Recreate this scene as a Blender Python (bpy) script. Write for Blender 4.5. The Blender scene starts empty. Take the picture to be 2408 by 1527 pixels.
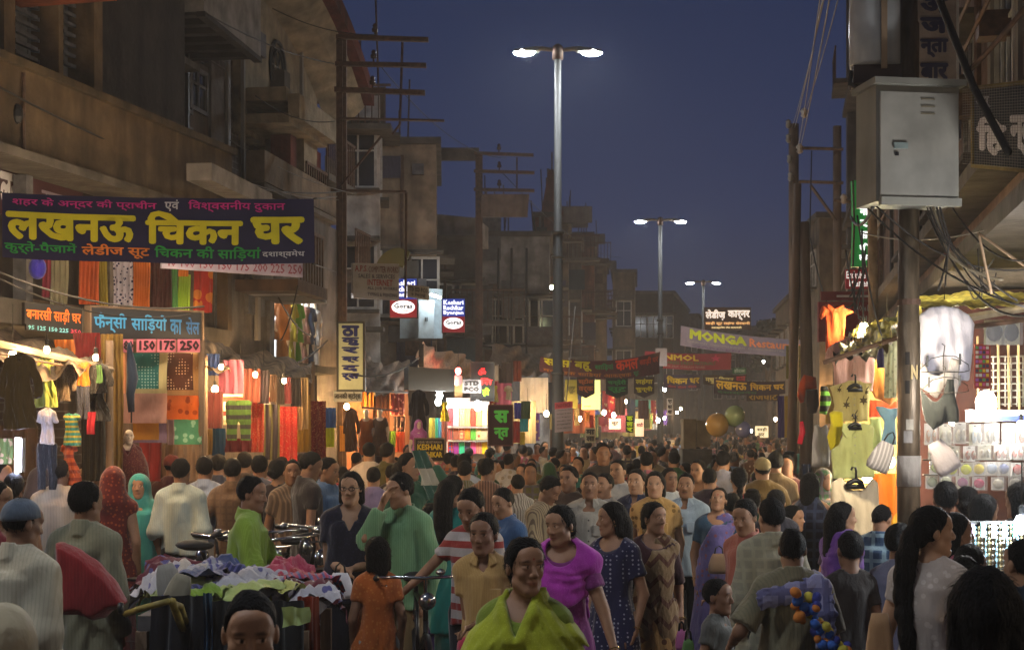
import bpy, math, random
import numpy as np
import openvdb
from mathutils import Vector, Matrix
random.seed(7); rng = np.random.default_rng(7)
S = bpy.context.scene
COL = S.collection
PI = math.pi
# ------------------------------------------------------------------ camera
F = 3600.0; CX = 1203.5; HY = 1005.0; EYE = 2.0
cam = bpy.data.cameras.new('camera'); CAM = bpy.data.objects.new('camera', cam); COL.objects.link(CAM)
CAM.location = (0, 0, EYE); CAM.rotation_euler = (PI/2, 0, 0)
cam.sensor_width = 36; cam.lens = F/2407*36; cam.shift_y = (HY-763.5)/2407
cam.clip_start = .1; cam.clip_end = 4000
cam.dof.use_dof = True; cam.dof.focus_distance = 13.5; cam.dof.aperture_fstop = 11
S.camera = CAM
# ------------------------------------------------------------------ dusk sky
W = bpy.data.worlds.new('World'); S.world = W; W.use_nodes = True
wn = W.node_tree.nodes; wl = W.node_tree.links
bg = wn['Background']
tc = wn.new('ShaderNodeTexCoord'); sx = wn.new('ShaderNodeSeparateXYZ'); rp = wn.new('ShaderNodeValToRGB')
wl.new(tc.outputs['Generated'], sx.inputs[0]); wl.new(sx.outputs[2], rp.inputs[0])
def ramp(node, stops):
 cr = node.color_ramp
 while len(cr.elements) > 1: cr.elements.remove(cr.elements[-1])
 cr.elements[0].position = stops[0][0]; cr.elements[0].color = (*stops[0][1], 1)
 for p, c in stops[1:]:
  e = cr.elements.new(p); e.color = (*c, 1)
ramp(rp, [(0, (.040, .042, .068)), (.05, (.033, .041, .080)), (.14, (.021, .034, .094)), (.27, (.015, .026, .076)), (.6, (.013, .021, .052)), (1, (.012, .017, .043))])
wl.new(rp.outputs[0], bg.inputs[0]); bg.inputs[1].default_value = 1.0
S.view_settings.view_transform = 'Standard'; S.view_settings.look = 'None'
S.view_settings.exposure = 0; S.view_settings.gamma = 1
S.cycles.use_denoising = True
S.cycles.max_bounces = 5; S.cycles.diffuse_bounces = 3; S.cycles.glossy_bounces = 2
S.cycles.transmission_bounces = 3; S.cycles.transparent_max_bounces = 8; S.cycles.volume_bounces = 0
S.cycles.sample_clamp_indirect = 3; S.cycles.caustics_reflective = False; S.cycles.caustics_refractive = False
def P(x, y, d):            # a point seen at (x, y) of the photograph, d metres along the street
 return Vector(((x-CX)*d/F, d, EYE-(y-HY)*d/F))
# ------------------------------------------------------------------ materials
MC = {}
def mat(key, col=(.5, .5, .5), rough=.85, metal=0, emit=0, ecol=None, noise=.2, nscale=6, stretch=(1, 1, 1), bump=0, bscale=80,
  pat=None, col2=None, ps=1.0, grime=0, attr=None, spec=.3, alpha=1, sheen=0, trans=0, tl=0):
 if key in MC: return MC[key]
 m = bpy.data.materials.new(key); MC[key] = m; m.use_nodes = True
 nt = m.node_tree; N = nt.nodes; L = nt.links; b = N['Principled BSDF']
 b.inputs['Roughness'].default_value = rough; b.inputs['Metallic'].default_value = metal
 b.inputs['Specular IOR Level'].default_value = spec
 t = N.new('ShaderNodeTexCoord'); co = t.outputs['Object']
 def math_(op, a, bb=None):
  n = N.new('ShaderNodeMath'); n.operation = op
  for i, v in enumerate((a, bb)):
   if v is None: continue
   if isinstance(v, (int, float)): n.inputs[i].default_value = v
   else: L.new(v, n.inputs[i])
  return n.outputs[0]
 def mix(f, a, bb, mode='MIX'):
  n = N.new('ShaderNodeMix'); n.data_type = 'RGBA'; n.blend_type = mode
  if isinstance(f, (int, float)): n.inputs[0].default_value = f
  else: L.new(f, n.inputs[0])
  for i, v in ((6, a), (7, bb)):
   if isinstance(v, tuple): n.inputs[i].default_value = (*v, 1)
   else: L.new(v, n.inputs[i])
  return n.outputs[2]
 base = col
 sep = N.new('ShaderNodeSeparateXYZ'); L.new(co, sep.inputs[0]); X, Y, Z = sep.outputs
 c2 = col2 or (.8, .8, .8)
 if pat:
  if pat == 'vstripe': f = math_('GREATER_THAN', math_('SINE', math_('MULTIPLY', math_('ADD', X, math_('MULTIPLY', Y, .6)), 6.283/(.03*ps))), .3)
  elif pat == 'hstripe': f = math_('GREATER_THAN', math_('SINE', math_('MULTIPLY', Z, 6.283/(.06*ps))), .2)
  elif pat == 'border': f = math_('GREATER_THAN', math_('ABSOLUTE', X), ps)
  elif pat == 'brick':
   cb_ = N.new('ShaderNodeCombineXYZ'); L.new(math_('ADD', Y, math_('MULTIPLY', X, .35)), cb_.inputs[0]); L.new(Z, cb_.inputs[1])
   bt = N.new('ShaderNodeTexBrick'); bt.inputs['Scale'].default_value = 1; bt.inputs['Brick Width'].default_value = .24*ps; bt.inputs['Row Height'].default_value = .085*ps; bt.inputs['Mortar Size'].default_value = .008*ps
   bt.inputs['Color1'].default_value = (0, 0, 0, 1); bt.inputs['Color2'].default_value = (.45, .45, .45, 1); bt.inputs['Mortar'].default_value = (1, 1, 1, 1); L.new(cb_.outputs[0], bt.inputs[0]); f = bt.outputs[0]
  elif pat == 'pin': f = math_('MULTIPLY', math_('GREATER_THAN', math_('SINE', math_('MULTIPLY', math_('ADD', X, math_('MULTIPLY', Y, .6)), 6.283/(.014*ps))), .6), .5)
  elif pat == 'check':
   f = math_('MAXIMUM', math_('GREATER_THAN', math_('SINE', math_('MULTIPLY', X, 6.283/(.06*ps))), .55), math_('GREATER_THAN', math_('SINE', math_('MULTIPLY', Z, 6.283/(.06*ps))), .55))
  elif pat == 'zig':
   f = math_('GREATER_THAN', math_('SINE', math_('MULTIPLY', math_('ADD', Z, math_('MULTIPLY', math_('PINGPONG', X, .04*ps), 1.0)), 6.283/(.09*ps))), .6)
  elif pat in ('dots', 'floral', 'leopard'):
   mp = N.new('ShaderNodeMapping'); L.new(co, mp.inputs[0])
   v = N.new('ShaderNodeTexVoronoi'); v.inputs['Scale'].default_value = {'dots': 34, 'floral': 12, 'leopard': 45}[pat]/ps
   v.inputs['Randomness'].default_value = {'dots': .12, 'floral': .9, 'leopard': 1}[pat]
   L.new(mp.outputs[0], v.inputs[0]); f = math_('LESS_THAN', v.outputs[0], {'dots': .25, 'floral': .3, 'leopard': .33}[pat])
  elif pat == 'sequin':
   v = N.new('ShaderNodeTexVoronoi'); v.inputs['Scale'].default_value = 60/ps; L.new(co, v.inputs[0])
   f = math_('LESS_THAN', v.outputs[0], .22)
  base = mix(f, col, c2)
 n1 = N.new('ShaderNodeTexNoise'); n1.inputs['Scale'].default_value = nscale; n1.inputs['Detail'].default_value = 5
 mp = N.new('ShaderNodeMapping'); mp.inputs['Scale'].default_value = stretch; L.new(co, mp.inputs[0]); L.new(mp.outputs[0], n1.inputs[0])
 if attr:
  a = N.new('ShaderNodeAttribute'); a.attribute_name = attr
  base = mix(1.0, base, a.outputs['Color'], 'MULTIPLY')
 if noise:
  r = N.new('ShaderNodeValToRGB'); ramp(r, [(.25, (1-noise*1.6,)*3), (.7, (1+noise*.3,)*3)]); L.new(n1.outputs[0], r.inputs[0])
  base = mix(1.0, base, r.outputs[0], 'MULTIPLY')
 if grime:
  n2 = N.new('ShaderNodeTexNoise'); n2.inputs['Scale'].default_value = 1.3; n2.inputs['Detail'].default_value = 8
  m2 = N.new('ShaderNodeMapping'); m2.inputs['Scale'].default_value = (2.5, 2.5, .5); L.new(co, m2.inputs[0]); L.new(m2.outputs[0], n2.inputs[0])
  r = N.new('ShaderNodeValToRGB'); ramp(r, [(.45, (0, 0, 0)), (.72, (1, 1, 1))]); L.new(n2.outputs[0], r.inputs[0])
  base = mix(math_('MULTIPLY', r.outputs[0], grime), base, tuple(c*.28 for c in col))
 if isinstance(base, tuple): b.inputs['Base Color'].default_value = (*base, 1)
 else: L.new(base, b.inputs['Base Color'])
 if bump:
  n3 = N.new('ShaderNodeTexNoise'); n3.inputs['Scale'].default_value = bscale; n3.inputs['Detail'].default_value = 6
  L.new(mp.outputs[0], n3.inputs[0])
  bp = N.new('ShaderNodeBump'); bp.inputs['Strength'].default_value = min(1, bump); bp.inputs['Distance'].default_value = .01*max(1, bump)
  L.new(n3.outputs[0], bp.inputs['Height']); L.new(bp.outputs[0], b.inputs['Normal'])
 if emit:
  e = ecol or col
  if pat and ecol is None and not isinstance(base, tuple): L.new(base, b.inputs['Emission Color'])
  else: b.inputs['Emission Color'].default_value = (*e, 1)
  b.inputs['Emission Strength'].default_value = emit
 if sheen: b.inputs['Sheen Weight'].default_value = sheen
 if alpha < 1: b.inputs['Alpha'].default_value = alpha
 if tl:
  tr = N.new('ShaderNodeBsdfTranslucent'); ms = N.new('ShaderNodeMixShader'); ms.inputs[0].default_value = tl; out = N['Material Output']
  if isinstance(base, tuple): tr.inputs[0].default_value = (*base, 1)
  else: L.new(base, tr.inputs[0])
  L.new(b.outputs[0], ms.inputs[1]); L.new(tr.outputs[0], ms.inputs[2]); L.new(ms.outputs[0], out.inputs['Surface'])
 if trans:
  b.inputs['Transmission Weight'].default_value = trans
 return m
def srgb(h):
 h = h.lstrip('#'); v = [int(h[i:i+2], 16)/255 for i in (0, 2, 4)]
 return tuple(round(c/12.92 if c <= .04045 else ((c+.055)/1.055)**2.4, 4) for c in v)
def fab(col, pat=None, col2=None, ps=1.0, rough=.9, bump=.5, **k):
 if isinstance(col, str): col = srgb(col)
 if isinstance(col2, str): col2 = srgb(col2)
 key = 'cloth_%s_%s_%s_%s_%s_%s' % ('-'.join('%.3f' % c for c in col), pat, col2 and '-'.join('%.3f' % c for c in col2), ps, rough, sorted(k.items()))
 return mat(key, col, rough=rough, pat=pat, col2=col2, ps=ps, noise=.22, nscale=7, bump=bump*3.2, bscale=17, stretch=(1, 1, .4), sheen=.2, **k)
# ------------------------------------------------------------------ object helpers
def tag(o, label=None, cat=None, group=None, kind=None):
 if label: o['label'] = label
 if cat: o['category'] = cat
 if group: o['group'] = group
 if kind: o['kind'] = kind
 return o
def thing(name, label, cat, loc=(0, 0, 0), rz=0, group=None):
 o = bpy.data.objects.new(name, None); COL.objects.link(o); o.location = loc; o.rotation_euler = (0, 0, rz)
 o.empty_display_size = .1
 return tag(o, label, cat, group)
def link(name, me, m=None, parent=None, loc=None, smooth=False, kind=None):
 o = bpy.data.objects.new(name, me); COL.objects.link(o)
 if m is not None and not me.materials: me.materials.append(m)
 elif m is not None and me.materials[0] is not m:
  o.material_slots[0].link = 'OBJECT'; o.material_slots[0].material = m
 if smooth: me.polygons.foreach_set('use_smooth', [True]*len(me.polygons))
 if parent is not None: o.parent = parent
 if loc is not None: o.location = loc
 if kind: o['kind'] = kind
 return o
class MB:
 """collects verts and faces of ONE mesh"""
 def __init__(s): s.v = []; s.f = []
 def poly(s, pts):
  n = len(s.v); s.v += [tuple(p) for p in pts]; s.f.append(tuple(range(n, n+len(pts)))); return s
 def box(s, lo, hi, M=None):
  x0, y0, z0 = lo; x1, y1, z1 = hi
  c = [(x0, y0, z0), (x1, y0, z0), (x1, y1, z0), (x0, y1, z0), (x0, y0, z1), (x1, y0, z1), (x1, y1, z1), (x0, y1, z1)]
  if M is not None: c = [tuple(M @ Vector(p)) for p in c]
  n = len(s.v); s.v += c
  s.f += [tuple(n+i for i in q) for q in ((0, 3, 2, 1), (4, 5, 6, 7), (0, 1, 5, 4), (1, 2, 6, 5), (2, 3, 7, 6), (3, 0, 4, 7))]
  return s
 def hexa(s, c):     # 8 corners, bottom ring then top ring
  n = len(s.v); s.v += [tuple(p) for p in c]
  s.f += [tuple(n+i for i in q) for q in ((0, 3, 2, 1), (4, 5, 6, 7), (0, 1, 5, 4), (1, 2, 6, 5), (2, 3, 7, 6), (3, 0, 4, 7))]
  return s
 def tube(s, pts, r, n=8, cap=True):
  pts = [Vector(p) for p in pts]; k = len(pts)
  rr = r if isinstance(r, (list, tuple)) else [r]*k
  base = len(s.v); up = None
  for i, p in enumerate(pts):
   t = (pts[min(i+1, k-1)]-pts[max(i-1, 0)]).normalized()
   if up is None: up = Vector((0, 0, 1)) if abs(t.z) < .9 else Vector((1, 0, 0))
   a = t.cross(up); a = a.normalized() if a.length > 1e-6 else Vector((1, 0, 0)); b = t.cross(a)
   up = -b if False else up
   for j in range(n):
    w = 2*PI*j/n; s.v.append(tuple(p+(a*math.cos(w)+b*math.sin(w))*rr[i]))
  for i in range(k-1):
   for j in range(n):
    j2 = (j+1) % n
    s.f.append((base+i*n+j, base+i*n+j2, base+(i+1)*n+j2, base+(i+1)*n+j))
  if cap:
   s.f.append(tuple(base+j for j in range(n))[::-1]); s.f.append(tuple(base+(k-1)*n+j for j in range(n)))
  return s
 def lathe(s, prof, c=(0, 0, 0), n=12, ax='z'):      # prof: (radius, height)
  base = len(s.v)
  for r, z in prof:
   for j in range(n):
    w = 2*PI*j/n; p = (r*math.cos(w), r*math.sin(w), z)
    if ax == 'x': p = (p[2], p[0], p[1])
    if ax == 'y': p = (p[0], p[2], p[1])
    s.v.append((c[0]+p[0], c[1]+p[1], c[2]+p[2]))
  for i in range(len(prof)-1):
   for j in range(n):
    j2 = (j+1) % n; s.f.append((base+i*n+j, base+i*n+j2, base+(i+1)*n+j2, base+(i+1)*n+j))
  s.f.append(tuple(base+j for j in range(n))[::-1]); s.f.append(tuple(base+(len(prof)-1)*n+j for j in range(n)))
  return s
 def ball(s, c, r, n=10, m=6):
  r = r if isinstance(r, (tuple, list)) else (r, r, r); base = len(s.v)
  for i in range(m+1):
   th = PI*i/m
   for j in range(n):
    w = 2*PI*j/n
    s.v.append((c[0]+r[0]*math.sin(th)*math.cos(w), c[1]+r[1]*math.sin(th)*math.sin(w), c[2]+r[2]*math.cos(th)))
  for i in range(m):
   for j in range(n):
    j2 = (j+1) % n; s.f.append((base+i*n+j, base+(i+1)*n+j, base+(i+1)*n+j2, base+i*n+j2))
  return s
 def mesh(s, name='m'):
  me = bpy.data.meshes.new(name); me.from_pydata(s.v, [], s.f); me.update(); return me
 def build(s, name, m, parent=None, smooth=False, kind=None, loc=None):
  return link(name, s.mesh(name), m, parent, loc, smooth, kind)
def grid_sheet(name, c00, c10, c11, c01, nu, nv, disp, m, parent=None, smooth=True):
 """a sheet between four corners (bottom-left, bottom-right, top-right, top-left); disp(u, v) -> metres along its normal (and optional sag)"""
 c00, c10, c11, c01 = map(Vector, (c00, c10, c11, c01))
 nrm = (c10-c00).cross(c01-c00).normalized()
 mid = (c00+c10+c11+c01)/4
 vs = []; fs = []
 for j in range(nv+1):
  for i in range(nu+1):
   u = i/nu; v = j/nv
   p = (c00*(1-u)+c10*u)*(1-v)+(c01*(1-u)+c11*u)*v
   r = disp(u, v)
   if isinstance(r, tuple): p = p+nrm*r[0]+Vector((0, 0, r[1]))
   else: p = p+nrm*r
   vs.append(tuple(p-mid))
 for j in range(nv):
  for i in range(nu):
   a = j*(nu+1)+i; fs.append((a, a+1, a+nu+2, a+nu+1))
 me = bpy.data.meshes.new(name); me.from_pydata(vs, [], fs); me.update()
 o = link(name, me, m, parent, mid, smooth)
 return o
def text_mesh(s, bold=0, res=2, font=None):
 c = bpy.data.curves.new('txt', 'FONT'); c.body = s; c.resolution_u = res; c.size = 1
 o = bpy.data.objects.new('txt', c); COL.objects.link(o)
 dg = bpy.context.evaluated_depsgraph_get(); dg.update()
 me = bpy.data.meshes.new_from_object(o.evaluated_get(dg))
 n = len(me.vertices); v = np.zeros(n*3); me.vertices.foreach_get('co', v); v = v.reshape(-1, 3)
 f = [tuple(p.vertices) for p in me.polygons]
 bpy.data.objects.remove(o); bpy.data.meshes.remove(me)
 if n == 0: return np.zeros((0, 3)), []
 mn = v.min(0); mx = v.max(0); v = (v-mn)
 V = []; Fc = []; off = [(0, 0)]
 if bold: off += [(bold, 0), (-bold, 0), (0, bold), (0, -bold), (bold*.7, bold*.7), (-bold*.7, -bold*.7), (bold*.7, -bold*.7), (-bold*.7, bold*.7)]
 for k, (a, b) in enumerate(off):
  w = v.copy(); w[:, 0] += a; w[:, 1] += b; w[:, 2] = k*.004
  base = len(V)*n; V.append(w); Fc += [tuple(i+base for i in q) for q in f]
 V = np.concatenate(V); V[:, :2] -= V[:, :2].min(0); V[:, :2] /= np.maximum(V[:, :2].max(0), 1e-6)
 return V, Fc
def lettering(s, origin, ux, uy, w, h, m, parent, bold=.03, off=.012, bend=None, name='lettering', res=2):
 """fits text into w x h at origin (lower left), along unit vectors ux, uy; stands off mm proud of the board"""
 V, Fc = text_mesh(s, bold, res)
 if not Fc: return None
 ux = Vector(ux); uy = Vector(uy); nz = ux.cross(uy).normalized()
 o3 = Vector(origin)
 vs = []
 for a, b, c in V:
  p = o3+ux*(a*w)+uy*(b*h)+nz*(off+c*.03)
  if bend: p = p+bend(a*w, b*h)
  vs.append(tuple(p-o3))
 me = bpy.data.meshes.new(name); me.from_pydata(vs, [], Fc); me.update()
 return link(name, me, m, parent, o3)
# ------------------------------------------------------------------ implicit surfaces for people and garments
BIG = .08
def axis(lo, hi, h, fine):
 out = [lo]; x = lo
 while x < hi:
  st = h
  for a, b, hf in fine:
   if a-2*hf <= x <= b: st = min(st, hf)
   elif x < a < x+st: st = max(hf, (a-x))
  x += st; out.append(x)
 return np.array(out, dtype=np.float32)
class Field:
 def __init__(s, lo, hi, h, fine=()):
  s.ax = [axis(lo[i], hi[i], h, [(a, b, hf) for (k, a, b, hf) in fine if k == i]) for i in range(3)]
  s.D = np.full([len(a) for a in s.ax], BIG, dtype=np.float32)
 def sl(s, lo, hi):
  r = []
  for i in range(3):
   a = int(np.searchsorted(s.ax[i], lo[i])); b = int(np.searchsorted(s.ax[i], hi[i]))
   r.append(slice(max(0, a-1), min(len(s.ax[i]), b+1)))
  return tuple(r)
 def grid(s, sl):
  return (s.ax[0][sl[0]][:, None, None], s.ax[1][sl[1]][None, :, None], s.ax[2][sl[2]][None, None, :])
 def op(s, fn, lo, hi, k=.02, mode='u', pad=.07):
  sl = s.sl([a-pad for a in lo], [b+pad for b in hi])
  if any(q.stop <= q.start for q in sl): return
  X, Y, Z = s.grid(sl); d = fn(X, Y, Z); a = s.D[sl]
  if mode == 'u':
   if k: h = np.clip(.5+.5*(a-d)/k, 0, 1); s.D[sl] = np.minimum(a*(1-h)+d*h-k*h*(1-h), BIG)
   else: s.D[sl] = np.minimum(a, d)
  elif mode == 's':   # subtract
   if k: h = np.clip(.5-.5*(a+d)/k, 0, 1); s.D[sl] = a*(1-h)-d*h+k*h*(1-h)
   else: s.D[sl] = np.maximum(a, -d)
  elif mode == 'i': s.D[sl] = np.maximum(a, d)
  elif mode == '+': s.D[sl] = a+d
 def all(s, fn, mode='i'):
  s.op(fn, (-9, -9, -9), (9, 9, 9), 0, mode)
 def cap(s, a, b, ra, rb, k=.02, mode='u', T=None):
  a = np.array(a, float); b = np.array(b, float)
  def fn(X, Y, Z):
   if T: X, Y, Z = T(X, Y, Z)
   ba = b-a; L2 = max(1e-9, float(ba @ ba))
   t = np.clip(((X-a[0])*ba[0]+(Y-a[1])*ba[1]+(Z-a[2])*ba[2])/L2, 0, 1)
   return np.sqrt((X-a[0]-t*ba[0])**2+(Y-a[1]-t*ba[1])**2+(Z-a[2]-t*ba[2])**2)-(ra+(rb-ra)*t)
  m = max(ra, rb)
  if T: lo, hi = T.bounds(np.minimum(a, b)-m, np.maximum(a, b)+m)
  else: lo = np.minimum(a, b)-m; hi = np.maximum(a, b)+m
  s.op(fn, lo, hi, k, mode)
 def ell(s, c, r, k=.02, mode='u', T=None):
  c = np.array(c, float); r = np.array(r, float)
  def fn(X, Y, Z):
   if T: X, Y, Z = T(X, Y, Z)
   x = (X-c[0]); y = (Y-c[1]); z = (Z-c[2])
   k0 = np.sqrt((x/r[0])**2+(y/r[1])**2+(z/r[2])**2); k1 = np.sqrt((x/r[0]**2)**2+(y/r[1]**2)**2+(z/r[2]**2)**2)
   return k0*(k0-1)/np.maximum(k1, 1e-6)
  if T: lo, hi = T.bounds(c-r, c+r)
  else: lo = c-r; hi = c+r
  s.op(fn, lo, hi, k, mode)
 def loft(s, zs, a, b, yc=None, k=.03, extra=None, mode='u', xc=None, pw=2.0):
  zs = list(zs); yc = yc or [0]*len(zs); xc = xc or [0]*len(zs)
  def fn(X, Y, Z):
   A = np.interp(Z, zs, a); B = np.interp(Z, zs, b); C = np.interp(Z, zs, yc); E = np.interp(Z, zs, xc)
   x = X-E; y = Y-C
   d = ((np.abs(x/A)**pw+np.abs(y/B)**pw)**(1/pw)-1)*np.minimum(A, B)
   if extra: d = d+extra(x, y, Z)
   return np.maximum(np.maximum(d, zs[0]-Z), Z-zs[-1])
  m = max(a)+max(np.abs(xc)); n = max(b)+max(np.abs(yc))
  s.op(fn, (-m, -n, zs[0]), (m, n, zs[-1]), k, mode)
 def arrays(s, adapt=0.0):
  for i in range(3):
   for e in (0, -1):
    ix = [slice(None)]*3; ix[i] = e; s.D[tuple(ix)] = BIG
  g = openvdb.FloatGrid(BIG); g.copyFromArray(np.ascontiguousarray(s.D, dtype=np.float32))
  pts, tri, quad = g.convertToPolygons(0.0, adapt)
  v = np.empty((len(pts), 3), np.float32)
  for i in range(3): v[:, i] = np.interp(pts[:, i], np.arange(len(s.ax[i])), s.ax[i])
  return v, tri, quad
def fast_mesh(name, v, tri, quad, color=None):
 me = bpy.data.meshes.new(name); nt, nq = len(tri), len(quad)
 me.vertices.add(len(v)); me.vertices.foreach_set('co', np.ascontiguousarray(v, np.float32).ravel())
 me.loops.add(nt*3+nq*4); idx = np.concatenate([np.asarray(tri)[:, ::-1].ravel() if nt else np.zeros(0), np.asarray(quad)[:, ::-1].ravel() if nq else np.zeros(0)]).astype(np.int32)
 me.loops.foreach_set('vertex_index', idx)
 me.polygons.add(nt+nq)
 me.polygons.foreach_set('loop_start', np.concatenate([np.arange(nt)*3, nt*3+np.arange(nq)*4]).astype(np.int32))
 me.polygons.foreach_set('loop_total', np.concatenate([np.full(nt, 3), np.full(nq, 4)]).astype(np.int32))
 me.update(calc_edges=True); me.validate()
 me.polygons.foreach_set('use_smooth', [True]*len(me.polygons))
 if color is not None:
  at = me.color_attributes.new('tint', 'FLOAT_COLOR', 'POINT')
  c = np.ones((len(v), 4), np.float32); c[:, :3] = color; at.data.foreach_set('color', c.ravel())
 return me
class HeadT:
 def __init__(s, piv, yaw, pitch, roll, sc):
  s.M = (Matrix.Rotation(math.radians(yaw), 3, 'Z') @ Matrix.Rotation(math.radians(pitch), 3, 'X') @ Matrix.Rotation(math.radians(roll), 3, 'Y'))
  s.A = np.array(s.M); s.sc = sc; s.piv = np.array(piv)        # pivot: base of skull
  s.off = np.array((0, .012, -.085))                              # pivot in head coordinates
 def __call__(s, X, Y, Z):
  x = (X-s.piv[0])/s.sc; y = (Y-s.piv[1])/s.sc; z = (Z-s.piv[2])/s.sc; A = s.A
  return (A[0, 0]*x+A[1, 0]*y+A[2, 0]*z+s.off[0], A[0, 1]*x+A[1, 1]*y+A[2, 1]*z+s.off[1], A[0, 2]*x+A[1, 2]*y+A[2, 2]*z+s.off[2])
 def fwd(s, p): return s.A @ ((np.array(p)-s.off)*s.sc)+s.piv
 def bounds(s, lo, hi):
  c = np.array([s.fwd((x, y, z)) for x in (lo[0], hi[0]) for y in (lo[1], hi[1]) for z in (lo[2], hi[2])])
  return c.min(0), c.max(0)
def ik(S_, W_, L1, L2, pole):
 S_ = np.array(S_, float); W_ = np.array(W_, float); v = W_-S_; dist = np.linalg.norm(v)
 if dist > (L1+L2)*.995: W_ = S_+v/dist*(L1+L2)*.995; v = W_-S_; dist = np.linalg.norm(v)
 dist = max(dist, abs(L1-L2)+.02)
 u = v/np.linalg.norm(v); a = (L1*L1-L2*L2+dist*dist)/(2*dist); h = math.sqrt(max(0, L1*L1-a*a))
 p = np.array(pole, float); p = p-u*(p @ u); p /= max(1e-6, np.linalg.norm(p))
 return S_+u*a+p*h, W_
ARM = {'down': (.195, -.02, .86), 'back': (.22, .12, .90), 'hold': (.10, -.27, 1.08), 'belly': (.02, -.22, 1.06), 'fwd': (.16, -.42, 1.12),
       'hip': (.20, -.03, .99), 'chin': (.04, -.17, 1.42), 'head': (.06, -.15, 1.55), 'chest': (.02, -.22, 1.25), 'swing': (.24, -.20, .92), 'side': (.36, -.05, .93), 'bar': (.27, -.38, 1.03)}
class Rig:
 var = 1.0
 def __init__(r, sex='m', girth=1.0, hyaw=0, hpitch=0, hroll=0, armL='down', armR='down', hs=1.0, stride=.0, lean=0.0, bend=0.0):
  r.sex = sex; r.g = girth; r.lean = lean; r.bend = bend
  w = {'m': .150, 'f': .134, 'c': .130}[sex]*(.5+.5*girth); r.sw = w
  r.neck = np.array((lean, .025-bend*.9, 1.44-abs(bend)*.25)); r.sh = {}; r.el = {}; r.wr = {}
  for s, t in ((-1, armL), (1, armR)):
   S_ = np.array((s*w+lean, .015-bend*.8, 1.365-abs(bend)*.25)); r.sh[s] = S_
   if isinstance(t, str): q = ARM[t]; t = (s*q[0]+lean, q[1]-bend*.7, q[2])
   e, wr = ik(S_, t, .285, .25, (s*.45, .75, -.55) if t[2] < 1.3 else (s*.3, -.55, -1)); r.el[s] = e; r.wr[s] = wr
  r.hip = {s: np.array((s*.085, 0, .90)) for s in (-1, 1)}
  r.kn = {s: np.array((s*.095, -.03-s*stride*.5, .49)) for s in (-1, 1)}
  r.an = {s: np.array((s*.10, .02-s*stride, .085)) for s in (-1, 1)}
  r.T = HeadT(r.neck+np.array((0, -.012, .065)), hyaw, hpitch, hroll, hs)
  r.fine = None
  r.tor = [(.88, 0, 0), (1.10, -bend*.25+.0, lean*.3), (1.40, .01-bend*.8, lean)]
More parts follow.
